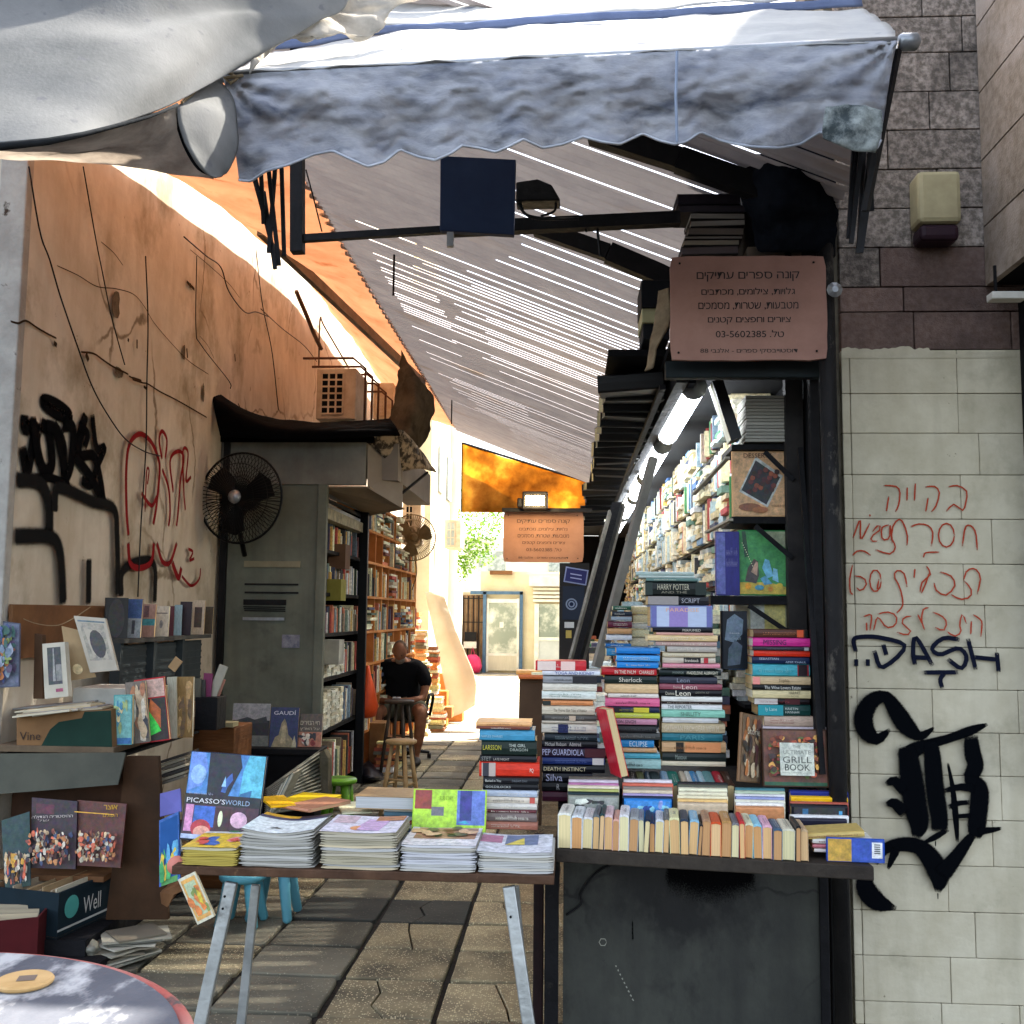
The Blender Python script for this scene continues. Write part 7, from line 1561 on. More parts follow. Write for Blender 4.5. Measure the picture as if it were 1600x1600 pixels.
pic = [('r', .01, .01, .99, .99, '#20242c'), ('r', .01, .5, .99, .99, '#4c84b8'), ('p', [(.7, .5), (.99, .5), (.99, .99), (.78, .99), (.72, .8)], '#5cacc0'), ('p', [(.02, .55), (.2, .62), (.26, .8), (.2, .99), (.02, .99)], '#6c8cc8'), ('e', .14, .74, .1, .11, '#8cacd8'), ('p', [(.28, .5), (.26, .99), (.66, .99), (.7, .85), (.6, .62), (.55, .5)], '#141c2c'),
       ('p', [(.46, .56), (.5, .7), (.58, .78), (.6, .7), (.54, .62), (.52, .55)], '#3c64a0'), ('p', [(.46, .62), (.5, .74), (.52, .62)], '#8cb4dc'), ('p', [(.62, .4), (.72, .55), (.86, .6), (.84, .4)], '#2c6c94'), ('r', .01, .3, .99, .52, '#1c1c24'), ('r', .02, .02, .98, .4, '#4c2c3c'),
       ('r', .04, .1, .14, .4, '#c890b4'), ('r', .15, .16, .42, .39, '#3c6cb8'), ('e', .26, .14, .13, .1, '#b03c44'), ('e', .28, .1, .11, .07, '#d89c8c'), ('r', .44, .05, .62, .38, '#3c1c28'), ('e', .5, .26, .03, .09, '#c8d0b0'), ('e', .74, .26, .11, .09, '#c8a8bc'), ('r', .02, .02, .3, .07, '#a8b4cc'), ('p', [(.55, .02), (.8, .04), (.76, .14), (.58, .12)], '#a890b0')]
book(((a.x + b.x) / 2, 3.6, (a.z + b.z) / 2 + .01), b.z - a.z, b.x - a.x, .02, RX(-8) @ RY(3) @ UP, '#20283c', 'large blue toned art book reading PICASSO\'S WORLD propped at the left of the magazine table', None, scr=False,
     art=front_art(pic, [("PICASSO'S", .29, .45, .5, .055, '#e4e6ea'), ('WORLD', .7, .45, .32, .055, '#9cb4d0'), ('', .22, .53, .32, .03, '#b0b8c8')]))
# postcards hanging off the left corner
a = aY(283, 1372, 3.36)
book((aY(308, 1402, 3.34).x, 3.33, aY(308, 1402, 3.34).z), .155, .062, .012, RY(-27) @ UP, '#c8c4b0', 'small illustrated booklet hanging from the left corner of the magazine table', None, scr=False, art=front_art([('r', .1, .06, .9, .94, '#c89c54'), ('r', .2, .14, .8, .86, '#a8b494')] + blobs(['#c8b43c', '#7c8c4c', '#c87c3c'], 10, 6, .15, .85, .2)))
build(MB().lathe([(.005, 0), (.03, .002), (.03, .008), (.005, .01)], aY(276, 1352, 3.4), 14, ax=RX(70)), 'pink_disc', surf('salmon_plastic', '#c87c6c', None, rough=.5), smooth=True, label='small salmon pink disc at the left corner of the magazine table', cat='disc')

# ================================================================== LEFT DISPLAY
random.seed(3)
DX = -2.17; dz_ = .945
dt = thing('display_cabinet', 'old brown plywood cabinet and shelf along the plaster wall carrying books', 'cabinet', (-2.5, 5.5, 0))
q = [Vector((-2.76, 4.86, dz_)), Vector((DX, 4.86, dz_)), Vector((DX, 6.3, dz_)), Vector((-2.76, 6.3, dz_))]
build(MB().prism([v - Vector((0, 0, .03)) for v in q], (0, 0, .03)), 'top_board', surf('grey_brown_board', '#6c5c48', '#55483a', 6, .8, .2, stretch=(1, 6, 1)), dt, bevel=.003)
build(MB().prism([v - Vector((0, 0, .06)) for v in q], (0, 0, .012)), 'under_board', M['black_wood'], dt)
a = aY(197, 1435, 4.92); b = aY(258, 1182, 4.92)
build(MB().prism([aY(197, 1182, 4.92), aY(247, 1182, 4.92), aY(262, 1437, 4.92), aY(165, 1437, 4.92)], (0, .03, 0)), 'end_board', surf('stained_brown_board', '#4a3220', '#342416', 3, .75, .2, col3='#2a231c', s3=2, lo3=.52, hi3=.7), dt)
build(MB().box(-2.76, -2.2, 4.98, 6.2, 0, .12), 'plinth', M['dark'], dt)
build(MB().box(-2.76, -2.2, 5.05, 5.08, .1, dz_ - .07), 'back_panel', surf('brown_back_panel', '#4f3526', '#3a281c', 3, .8), dt)
a = aY(0, 1235, 4.84); b = aY(192, 1176, 4.84)
build(MB().prism([aY(-30, 1178, 4.84), aY(196, 1176, 4.84), aY(184, 1226, 4.84), aY(-30, 1243, 4.84)], (0, .012, 0)), 'grey_flap', surf('grey_green_board', '#55564c', '#464740', 3, .7, .1), dt)
build(MB().box(-2.74, DX - .02, 4.86, 6.2, .32, .345), 'lower_shelf', M['ply'], dt)
# back board on wall, ledge with shutter case
build(MB().box(-2.775, -2.755, 4.95, 6.3, 1.35, aX(120, 946, -2.76).z), 'backing_board', M['ply'], label='brown plywood sheet fixed to the wall behind the hanging pictures', cat='board')
lg = thing('shutter_ledge', 'blue grey shutter case with a ledge carrying a row of books along the wall', 'ledge', (-2.65, 6.6, 1.0))
g1 = surf('blue_grey_metal', '#3f4648', '#343a3c', 4, .6, .1)
build(MB().box(-2.77, -2.58, 5.85, 7.3, 1.405, 1.43), 'ledge_board', surf('ledge_paint', '#4c4c48', '#3c3c3a', 5, .7), lg)
for i in range(3): 
    y0 = 5.87 + .48 * i; f = build(MB().box(-2.66, -2.64, y0 + .02, y0 + .44, 1.06, 1.39), 'shutter_panel', g1, lg)
    build(MB().box(-2.66, -2.6, y0 - .02, y0 + .02, 1.0, 1.405), 'divider', g1, lg)
    for k in range(7): build(MB().box(-2.642, -2.632, y0 + .03, y0 + .43, 1.08 + k * .045, 1.095 + k * .045), 'shutter_slat', g1, lg)
# books on the ledge, covers towards the street
led = [(163, 200, 934, 1008, '#2c2c2c', 5.9, 'round', 30), (196, 222, 936, 1005, '#285078', 6.05, 'blue', 5), (221, 243, 944, 1000, '#a88c80', 6.15, 'mix', 5), (240, 264, 947, 998, '#c4bfb0', 6.3, 'white', 8), (260, 271, 947, 996, '#58202c', 6.45, 'x', 20), (272, 284, 945, 995, '#8ca4ac', 6.55, 'x', 20), (280, 300, 940, 992, '#30202c', 6.7, 'x', 12), (299, 320, 938, 990, '#b8ae9c', 6.85, 'pic', 8), (317, 333, 948, 989, '#544c40', 7.0, 'x', 10)]
for i, (x0, x1, y0, y1, c, Y, kd, rz_) in enumerate(led):
    a = aX(x0, y1, -2.66); Y = a.y if a.y > 5.9 else 5.9; a = aY(x0, y1, Y); b = aY(x1, y0, Y); h = b.z - 1.432
    art = {'round': front_art([('e', .5, .5, .35, .48, '#0c0c0e')]), 'blue': front_art([('r', 0, .5, 1, 1, '#285080'), ('r', 0, 0, 1, .5, '#8c9498'), ('r', .4, .1, .6, .45, '#3c4048')]), 'mix': front_art([('r', 0, .35, 1, .55, '#3c9098'), ('r', .1, .6, .5, .95, '#6c4c50')]),
           'white': front_art([('e', .5, .4, .12, .14, '#8c8c8c'), ('r', .1, .75, .9, .78, '#4c4c4c')]), 'pic': front_art([('r', .2, .2, .8, .8, '#4c3c34')])}.get(kd, front_art([]))
    book(((a.x + b.x) / 2, Y, 1.432 + h / 2), h, max(.05, b.x - a.x), .022, RZ(rz_) @ RX(-5) @ UP, c, '%s book from the left on the shutter ledge, %s cover' % (ORD1[i], cname(c)), None, scr=False, art=art, group='books standing on the shutter ledge')
# string with hung pictures
S = [aY(-20, 945, 5.0), aY(12, 952, 5.0), aY(35, 966, 5.05), aY(60, 975, 5.1), aY(90, 977, 5.15), aY(115, 966, 5.2), aY(142, 948, 5.3)]
cable('picture_string', 'thin string with clips sagging across the plywood sheet', S, .003, 'rope', cat='string')
def poster(label, pts, T, base, art, name='hung_picture', cat='picture', back='#c8c0ac'):
    """pts: bottom-left, bottom-right, top-right, top-left (px,py,Y)"""
    P = P3(pts); n = (P[1] - P[0]).cross(P[3] - P[0]).normalized()
    if n.y > 0: n = -n
    o = build(MB().prism(P, -n * T), name, M['card'], label=label, cat=cat, color=base)
    mb = MB()
    for i, sh in enumerate(art):
        k = sh[0]; c = sh[-1]
        pp = [(sh[1], sh[2]), (sh[3], sh[2]), (sh[3], sh[4]), (sh[1], sh[4])] if k == 'r' else ([(sh[1] + sh[3] * math.cos(t * math.pi / 7), sh[2] + sh[4] * math.sin(t * math.pi / 7)) for t in range(14)] if k == 'e' else sh[1])
        mb.add([(P[0] * (1 - x) + P[1] * x) * (1 - y) + (P[3] * (1 - x) + P[2] * x) * y + n * (.0008 + .0005 * i) for x, y in pp], [tuple(range(len(pp)))], 0, c)
    if art: build(mb, 'picture', M['art'], o)
    return o, P, n
def ptext(o, P, n, s, x, y, w, h, c):
    X = P[1] - P[0]; Yd = P[3] - P[0]; p = P[0] + X * x + Yd * y + n * .014 - o.location
    me = text_mesh(s)[0] if s else SCR[3]
    place(me, 'lettering', o, p, X, Yd, w * X.length, h * Yd.length, c)
poster('abstract colourful painting clipped to the string at the far left', [(-30, 1076, 4.9), (30, 1073, 4.9), (31, 974, 4.92), (-30, 966, 4.92)], .01, '#5c6070', [('r', .02, .02, .98, .98, '#5c6478')] + blobs(['#3c4c7c', '#8c94a4', '#2c5c54', '#a86c3c', '#6c7c8c', '#4c3c5c', '#7c8c4c'], 110, 3, .02, .98, .11))
poster('white book with a dark photograph and pink lettering hanging below the string', [(70, 1092, 4.9), (107, 1088, 4.88), (101, 1003, 4.9), (66, 1006, 4.92)], .03, '#bdb7a6', [('r', .2, .24, .8, .92, '#3c3e40'), ('r', .55, .3, .8, .6, '#7c7c78'), ('p', [(.4, .3), (.46, .9), (.5, .9), (.52, .3)], '#8c8c88'), ('r', .5, .1, .8, .16, '#8c3c5c')])
poster('tilted white book with a dark engraving leaning on the string', [(141, 1051, 4.95), (184, 1047, 4.95), (164, 966, 5.0), (115, 962, 5.0)], .02, '#b7b0a0', [('r', .12, .2, .9, .88, '#8c887c'), ('e', .55, .5, .25, .26, '#33312e'), ('r', .08, .9, .95, .93, '#5c6c74')])
poster('tan torn page hanging behind the tilted white book', [(108, 1064, 5.0), (150, 1058, 5.02), (124, 985, 5.0), (96, 978, 4.98)], .006, '#a8906c', [('e', .4, .2, .2, .1, '#c8b890')])
poster('brown wood edge of a hung frame beside the white photograph book', [(52, 1092, 4.98), (66, 1092, 4.95), (66, 992, 4.95), (54, 990, 4.98)], .02, '#4c3624', [])
# boxes and books on the cabinet top
bx = thing('wine_carton', 'brown and dark green carton with handwritten-style lettering full of papers on the cabinet', 'carton', aY(100, 1172, 4.9))
P = [aY(26, 1170, 4.88), aY(176, 1167, 4.88), aY(174, 1108, 4.88), aY(26, 1118, 4.88)]
build(MB().prism(P, (0, .3, 0)), 'carton_body', M['card'], bx, color='#7c5c3c')
build(MB().prism([aY(62, 1170, 4.876), aY(175, 1167, 4.876), aY(173, 1110, 4.876), aY(132, 1112, 4.876), (aY(128, 1122, 4.876)), aY(92, 1128, 4.876), aY(78, 1140, 4.876)], (0, .003, 0)), 'green_print', M['card'], bx, color='#18342a')
c = aY(47, 1150, 4.874) - ORG[bx.name]; lettering('Vine', bx, (c.x, c.y, c.z), (1, 0, .06), (0, 0, 1), .105, .04, '#2c1c14')
for i in range(9):
    yy = 4.9 + i * .03; c = ['#c8c0a8', '#b8b0a0', '#a89c84', '#8c8c8c', '#c8b898'][i % 5]
    p0 = aY(random.uniform(30, 70), 1118 - i * 1.5, yy); p1 = aY(random.uniform(120, 172), 1108 - i * 1.8, yy)
    build(MB().bar(p0, p1, .16, .008, up=(0, 0, 1)), 'loose_paper', M['pages'], bx, color=c)
a = aY(113, 1096, 5.1); b = aY(196, 1076, 5.1)
build(MB().box(a.x, b.x, 5.1, 5.4, a.z - .06, b.z), 'white_box', M['card'], color='#b8b8b0', bevel=.003, label='long white box lying behind the wine carton on the cabinet', cat='box')
ups = [(175, 208, 1086, 1166, '#5c9494', 4.93, 2, -2, front_art([('r', .1, .1, .95, .98, '#6ca09c'), ('r', .15, .02, .95, .14, '#2c6c9c')] + blobs(['#c8b88c', '#3c7c94', '#8c9c6c'], 12, 3, .2, .9, .15)), 'turquoise children book'),
       (197, 232, 1065, 1158, '#7c746c', 5.0, 8, -7, front_art(blobs(['#b8a488', '#3c3c44', '#9c6c4c', '#c8c0b0'], 20, 5, .02, .98, .25)), 'photo covered book'),
       (212, 262, 1060, 1152, '#a83038', 5.05, 5, -8, front_art([('r', .06, .7, .98, .98, '#b89c90'), ('r', .1, .02, .98, .68, '#281c1c'), ('p', [(.25, .08), (.75, .16), (.5, .5), (.3, .6)], '#3cc850'), ('p', [(.4, .5), (.75, .2), (.8, .5), (.5, .68)], '#b0642c')]), 'red spined book with a bright green wedge'),
       (243, 262, 1070, 1148, '#2c3038', 5.15, 8, -3, front_art([('r', .1, .7, .9, .95, '#8c9494')]), 'dark blue book'),
       (260, 278, 1058, 1145, '#a4a494', 5.2, 14, -3, front_art([]), 'pale grey book'),
       (274, 303, 1058, 1142, '#8c744c', 5.25, 6, -1, front_art(blobs(['#a88c5c', '#6c5838'], 14, 9, .02, .98, .25)), 'golden brown book')]
for i, (x0, x1, y0, y1, c, Y, rz_, ry_, art, nm) in enumerate(ups):
    a = aY(x0, y1, Y); b = aY(x1, y0, Y); h = b.z - (dz_ + .003)
    book(((a.x + b.x) / 2, Y, dz_ + .003 + h / 2), h, b.x - a.x, .025, RZ(rz_) @ RY(ry_) @ UP, c, '%s standing on the cabinet edge' % nm, None, scr=False, art=art, group='books standing on the cabinet edge')
# books lying / leaning behind them
for i, (x0, x1, y0, y1, c, Y, rot) in enumerate(((150, 205, 1038, 1062, '#3c3430', 5.3, 12), (130, 160, 1045, 1068, '#8c3028', 5.3, 5), (190, 245, 1040, 1060, '#a89c88', 5.4, 10), (205, 255, 1030, 1048, '#b8ae98', 5.5, 14), (250, 285, 1040, 1062, '#4c84a4', 5.5, -5), (285, 305, 1035, 1060, '#b88464', 5.6, 4))):
    a = aY(x0, y1, Y); b = aY(x1, y0, Y)
    book(((a.x + b.x) / 2, Y, dz_ + .08 + (i % 3) * .012), b.x - a.x, .14, .03, RZ(rot) @ RY(random.uniform(-6, 6)), c, '%s of the books heaped behind the upright ones on the cabinet, %s' % (ORD1[i], cname(c)), None, scr=False, group='heaped books on the cabinet')
    build(MB().box(a.x + .02, b.x - .02, Y - .03, Y + .05, dz_ + .001, dz_ + .078 + (i % 3) * .012), 'paper_bundle', M['pages'], color='#a49c8c', label='%s paper bundle under the heaped books on the cabinet' % ORD1[i], cat='paper bundle', group='paper bundles under the heaped books')
mg = thing('cutlery_box', 'dark box of upright pamphlets at the far end of the cabinet', 'box', aY(320, 1140, 5.6))
a = aY(303, 1145, 5.6); b = aY(340, 1090, 5.6)
build(MB().box(a.x, b.x, 5.6, 5.75, dz_ + .002, b.z), 'box', M['black_metal'], mg, bevel=.003)
for i, (x0, y0, x1, y1, c) in enumerate(((306, 1095, 308, 1060, '#5c5c50'), (314, 1095, 314, 1062, '#4c4c48'), (322, 1096, 326, 1052, '#7c3c5c'), (328, 1096, 350, 1040, '#a8a494'), (332, 1098, 346, 1060, '#b88474'), (268, 1046, 280, 1030, '#b89c74'))):
    build(MB().bar(aY(x0, y0, 5.62 + i * .02), aY(x1, y1, 5.62 + i * .02), .05, .01, up=(0, 1, 0)), 'pamphlet', M['card'], mg, color=c)
# lower comics standing in the cabinet front
crowd = ['#c8b08c', '#8c4c3c', '#c8c0b0', '#3c4c6c', '#b07c4c', '#5c3c34', '#a8a08c', '#c86c4c', '#3c2c34']
o, P, n = poster('purple comic album with a crowd of figures standing in the cabinet front', [(48, 1356, 4.8), (118, 1358, 4.8), (121, 1252, 4.84), (50, 1246, 4.84)], .012, '#34202c', [('r', .0, .0, 1, 1, '#34202c'), ('r', .1, .78, .5, .92, '#5c2038')] + blobs(crowd, 170, 21, .02, .62, .055), 'comic_album', 'comic')
ptext(o, P, n, heb('ההיסטוריה הגדולה'), .5, .74, .9, .045, '#c8bcb4'); ptext(o, P, n, heb('של'), .3, .68, .25, .035, '#a89c94')
o, P, n = poster('red brown comic album with yellow lettering standing in the cabinet front', [(118, 1352, 4.82), (188, 1356, 4.82), (198, 1256, 4.86), (121, 1250, 4.86)], .012, '#5c2c20', [('r', .0, .0, 1, 1, '#5c2c20')] + blobs(crowd, 150, 33, .02, .6, .055) + [('r', .1, .83, .9, .845, '#c89c2c')], 'comic_album', 'comic')
ptext(o, P, n, heb('אוצר'), .78, .92, .3, .07, '#c89c2c'); ptext(o, P, n, heb('העולם'), .78, .80, .32, .06, '#c89c2c')
poster('teal comic album leaning at the far left of the cabinet front', [(8, 1390, 4.72), (48, 1384, 4.76), (46, 1268, 4.8), (2, 1282, 4.76)], .012, '#1c4444', [('r', 0, 0, 1, 1, '#1c4444'), ('r', .6, .8, .85, .86, '#8c3c44')] + blobs(crowd + ['#c89c3c'], 90, 5, .02, .55, .08), 'comic_album', 'comic')
# crates of cards and papers on the ground
def crate(name, label, corners, h, base, stripe=None, n=26, cols=('#c8b48c', '#a8906c', '#c8c0a8', '#8c6c50', '#b0a088'), decor=None, px=None):
    """corners: four ground points (front-left, front-right, back-right, back-left)"""
    t = thing(name, label, 'box', sum(corners, Vector()) / 4); up = Vector((0, 0, h)); th = .008; c0 = sum(corners, Vector()) / 4
    for i in range(4):
        a, b = corners[i], corners[(i + 1) % 4]; ins = lambda p: p + (c0 - p).normalized() * th * 1.5
        mb = MB(); mb.add([a, b, b + up, a + up, ins(a), ins(b), ins(b) + up, ins(a) + up], [(0, 1, 2, 3), (4, 7, 6, 5), (3, 2, 6, 7), (0, 4, 5, 1)]); build(mb, 'side', M['card'], t, color=base)
    build(MB().prism([p + Vector((0, 0, .004)) for p in corners], (0, 0, .006)), 'bottom', M['card'], t, color='#5c4838')
    fl, fr_, br, bl = corners
    for i in range(n):
        f = (i + .6) / (n + .4); a = fl.lerp(bl, f); b = fr_.lerp(br, f); a, b = a.lerp(b, .04), a.lerp(b, .95 - random.uniform(0, .1)); z = h * random.uniform(.72, 1.08)
        d = (bl - fl).normalized() * .006; lean = (bl - fl).normalized() * random.uniform(.0, .03)
        mb = MB(); zb_ = Vector((0, 0, .012)); zt2 = Vector((0, 0, z)); mb.add([a + zb_, b + zb_, b + zt2 + lean, a + zt2 + lean, a + zb_ + d, b + zb_ + d, b + zt2 + lean + d, a + zt2 + lean + d], [(0, 1, 2, 3), (5, 4, 7, 6), (3, 2, 6, 7), (0, 3, 7, 4), (1, 5, 6, 2)])
        build(mb, 'card', M['pages'], t, color=random.choice(cols))
    return t
G = lambda px, py, z=0.0: aZ(px, py, z)
zc = .0
fl, fr_ = aY(88, 1478, 4.62), aY(172, 1410, 5.0); fl.z = fr_.z = .13
dvec = Vector((-.52, .12, 0))
t = crate('card_crate', 'dark blue box with white lettering and a teal disc, full of old cards', [fl, fr_, fr_ + dvec, fl + dvec], .2, '#14242c', n=24)
nx = (fr_ - fl).normalized(); nn = Vector((nx.y, -nx.x, 0)); mid = fl + nx * .24 + Vector((0, 0, .1)) + nn * .004 - ORG[t.name]
lettering('Well', t, mid, nx, (0, 0, 1), .13, .075, '#c8c8c4')
cc = fl + nx * .09 + Vector((0, 0, .12)) + nn * .003
build(MB().lathe([(.05, 0), (.05, .001)], cc, 20, ax=Matrix((nx, Vector((0, 0, 1)), nn)).transposed()), 'round_label', M['card'], t, color='#4c9c94')
p0 = fl + Vector((0, 0, .035)) + nn * .003; p1 = fr_ + Vector((0, 0, .035)) + nn * .003; build(MB().bar(p0, p1, .004, .008), 'white_stripe', M['card'], t, color='#b8b8b4')
fl, fr_ = aY(-30, 1500, 4.4), aY(58, 1482, 4.5); fl.z = fr_.z = .06; br = aY(84, 1415, 4.75); br.z = .06; bl_ = aY(-30, 1430, 4.8); bl_.z = .06
crate('card_crate', 'maroon box of old postcards in the lower left corner', [fl, fr_, br, bl_], .2, '#4c1418', n=16, cols=('#c8b898', '#8ca4b0', '#a89c84', '#c8c8c0'))
build(MB().box(-2.75, -2.05, 4.4, 5.0, 0, .058), 'low_pallet', M['black_wood'], label='low black pallet under the card boxes', cat='pallet')
build(MB().box(-2.6, -2.15, 4.62, 5.06, .06, .128), 'wooden_block', M['black_wood'], label='dark block raising the blue card box', cat='block')
# papers on the floor
for i in range(12):
    a = G(165 + i * 4 + random.uniform(-8, 8), 1500 - i * 3.5, .01 + i * .009); w, d_ = random.uniform(.2, .3), random.uniform(.16, .24); 
    o = build(MB().box(-w / 2, w / 2, -d_ / 2, d_ / 2, 0, .007), 'newspaper', M['pages'], color=random.choice(['#8c8c80', '#a09c8c', '#6c6c64', '#b8b4a4', '#7c7464']), label='%s old paper from the ground in the heap by the cabinet' % ORD1[i], cat='newspaper', group='old papers heaped on the ground')
    o.location = a + Vector((.02, .03, 0)); o.rotation_euler = (random.uniform(-.06, .06), random.uniform(-.05, .05), random.uniform(.1, 1.1))
rows = [[G(112, 1470, .10), G(140, 1462, .12), G(166, 1468, .08)], [G(108, 1486, .05), G(138, 1484, .09), G(160, 1490, .05)], [G(104, 1500, .01), G(134, 1500, .03), G(156, 1512, .01)]]
build(sheet(rows, 12, 12, .02, 14), 'plastic_sleeve', surf('cloudy_plastic', '#8c8c80', '#6c6a60', 9, .25), smooth=True, solid=.002, label='crumpled cloudy plastic sleeve on the papers by the cabinet', cat='plastic sleeve')
# children books right of the cabinet
sh = thing('low_side_shelf', 'low splintered wooden shelf of thin children books right of the cabinet', 'shelf', (-1.75, 4.9, 0))
build(MB().prism([aY(250, 1395, 4.86), aY(286, 1380, 4.7), aY(286, 1392, 4.7), aY(272, 1398, 4.74), aY(262, 1418, 4.8), aY(252, 1412, 4.86)], (-.05, .25, 0)), 'shelf_board', M['ply'], sh)
kb = [((249, 1386), (281, 1375), (279, 1268), (249, 1282), '#2c5c9c', 'bright blue children book low on the side shelf', [('r', 0, 0, 1, 1, '#2c64a8'), ('r', .1, .0, .9, .5, '#4c8c4c')] + blobs(['#c8b43c', '#3c9c5c', '#5ca4c8'], 14, 2, .05, .6, .2)),
      ((256, 1345), (284, 1330), (275, 1276), (256, 1286), '#a8a8a4', 'pale grey booklet behind the blue children book', []),
      ((250, 1276), (283, 1268), (281, 1232), (250, 1240), '#6c6cb0', 'lilac booklet at the top of the side shelf', [])]
for i, (a_, b_, c_, d_, col, lab, art) in enumerate(kb):
    Y = 4.7 + i * .08; poster(lab, [(*a_, Y), (*b_, Y - .02), (*c_, Y + .03), (*d_, Y + .03)], .01, col, art, 'childrens_book', 'book')
for i in range(7):
    a = aY(250, 1224 - i * 5.5, 5.1 + i * .04); b = aY(300, 1208 - i * 5.5, 5.1 + i * .04)
    build(MB().bar(a, b, .2, .012, up=(0, 0, 1)), 'magazine', M['pages'], color=['#5c5850', '#8c8674', '#3c3a38', '#a09884'][i % 4], label='%s worn magazine from below in the stack under the cabinet end' % ORD1[i], cat='magazine', group='worn magazines under the cabinet shelf end')
# low black cabinet with the Gaudi book, brown wooden box
lc = thing('low_black_cabinet', 'low black cabinet in front of the grey booth carrying face out art books', 'cabinet', (-2.0, 7.2, 0))
a = aY(340, 1172, 6.9); b = aY(500, 1166, 6.9); lz = aY(430, 1170, 6.9).z
build(MB().box(a.x, b.x, 6.9, 7.12, lz - .04, lz), 'top', M['black_metal'], lc, bevel=.004); build(MB().box(a.x + .03, b.x - .03, 6.92, 7.1, 0, lz - .042), 'body', M['dark'], lc)
def faceout(label, x0, x1, y0, y1, Y, z0, c, art, name='art_book', tilt=-8):
    a = aY(x0, y1, Y); b = aY(x1, y0, Y); h = b.z - z0
    return book(((a.x + b.x) / 2, Y + h * .06, z0 + h / 2), h, b.x - a.x, .02, RX(tilt) @ UP, c, label, None, scr=False, art=art, name=name)
faceout('wide landscape photo book standing left of the blue GAUDI book', 360, 421, 1100, 1165, 7.0, lz, '#3c3e40', front_art([('r', .0, .6, 1, 1, '#8c8c8c'), ('r', 0, .25, 1, .58, '#14161a'), ('r', .0, .0, 1, .25, '#6c7068'), ('p', [(.1, .6), (.4, .68), (.6, .62), (.9, .7), (.95, .55), (.1, .5)], '#2c3034')]))
faceout('dark blue book titled GAUDI with a pale stone tower on its cover', 420, 466, 1106, 1167, 6.98, lz, '#14284c', front_art([('r', 0, 0, 1, 1, '#16305c'), ('p', [(.08, .0), (.2, .25), (.32, .3), (.4, .6), (.5, .72), (.58, .6), (.66, .32), (.8, .22), (.95, .0)], '#8c8468'), ('p', [(.4, .1), (.42, .5), (.5, .62), (.56, .5), (.58, .1)], '#a89c7c'), ('p', [(.8, .0), (.88, .3), (.96, .1), (.96, 0)], '#a8a488')], [('GAUDÍ', .5, .87, .78, .12, '#d8dce4')]))
faceout('brown Hebrew titled book with figures right of the blue GAUDI book', 464, 503, 1116, 1166, 7.02, lz, '#6c4c34', front_art([('r', 0, 0, 1, 1, '#5c5248'), ('r', 0, 0, 1, .45, '#a8745c')] + blobs(['#8c2c28', '#c8c0b0', '#2c2c30'], 14, 3, .02, .42, .16), [(heb('חיי הנזירים'), .5, .72, .8, .12, '#c8c0a8'), (heb('על הארץ'), .5, .54, .8, .11, '#c8c0a8')]))
a = aY(300, 1186, 6.0); b = aY(366, 1138, 6.0); build(MB().box(a.x, b.x, 6.0, 6.35, 0, b.z), 'wooden_box', surf('orange_brown_wood', '#6c4424', '#553418', 4, .7, .2, stretch=(1, 1, 6)), label='orange brown wooden box between the cabinet and the GAUDI book', cat='box', bevel=.004)
a = aY(340, 1140, 5.95); build(MB().box(a.x, a.x + .09, 5.95, 6.05, aY(340, 1136, 5.95).z, aY(340, 1129, 5.95).z), 'beige_box', M['card'], color='#8c8464', label='tiny beige box on top of the orange brown wooden box', cat='box')
# corrugated sheet leaning + stone
mb = MB(); A0, A1, A2, A3 = aY(415, 1272, 6.1), aY(500, 1262, 6.5), aY(500, 1172, 6.7), aY(415, 1212, 6.3)
A3 = aY(416, 1232, 6.3); nrm = (A1 - A0).cross(A2 - A1).normalized(); nr = 14
for j in range(nr * 6 + 1):
    f = j / (nr * 6); p, q = A0.lerp(A3, f), A1.lerp(A2, f); o_ = nrm * .012 * math.sin(2 * math.pi * j / 6); mb.v += [p + o_, q + o_]
for j in range(nr * 6): mb.f.append([2 * j, 2 * j + 1, 2 * j + 3, 2 * j + 2]); mb.mi.append(0); mb.c.append(None)
build(mb, 'corrugated_sheet', surf('corrugated_scrap', '#8c8c80', '#6c6c62', 6, .4), smooth=True, solid=.003, label='piece of corrugated sheet leaning in front of the low black cabinet', cat='corrugated sheet')
build(MB().prism([aY(499, 1262, 6.6), aY(513, 1262, 6.6), aY(513, 1185, 6.6), aY(506, 1172, 6.6), aY(499, 1176, 6.6)], (0, .1, 0)), 'stone_block', surf('rough_stone', '#5c5648', '#46412f', 9, .9, .5), label='rough upright stone beside the corrugated sheet', cat='stone', bevel=.006)
for i in range(5):
    build(MB().prism([aY(418 + i * 4, 1276 - i * 6, 5.6), aY(440 + i * 4, 1224 - i * 4, 5.66), aY(443 + i * 4, 1225 - i * 4, 5.66), aY(422 + i * 4, 1277 - i * 6, 5.6)], (0, .2, 0)), 'magazine', M['pages'], color=['#b8b4a4', '#8c8c7c', '#c8c4b0', '#6c7c7c', '#a8a490'][i], label='%s leaning magazine from the left beside the art book on the table' % ORD1[i], cat='magazine', group='leaning magazines behind the table')

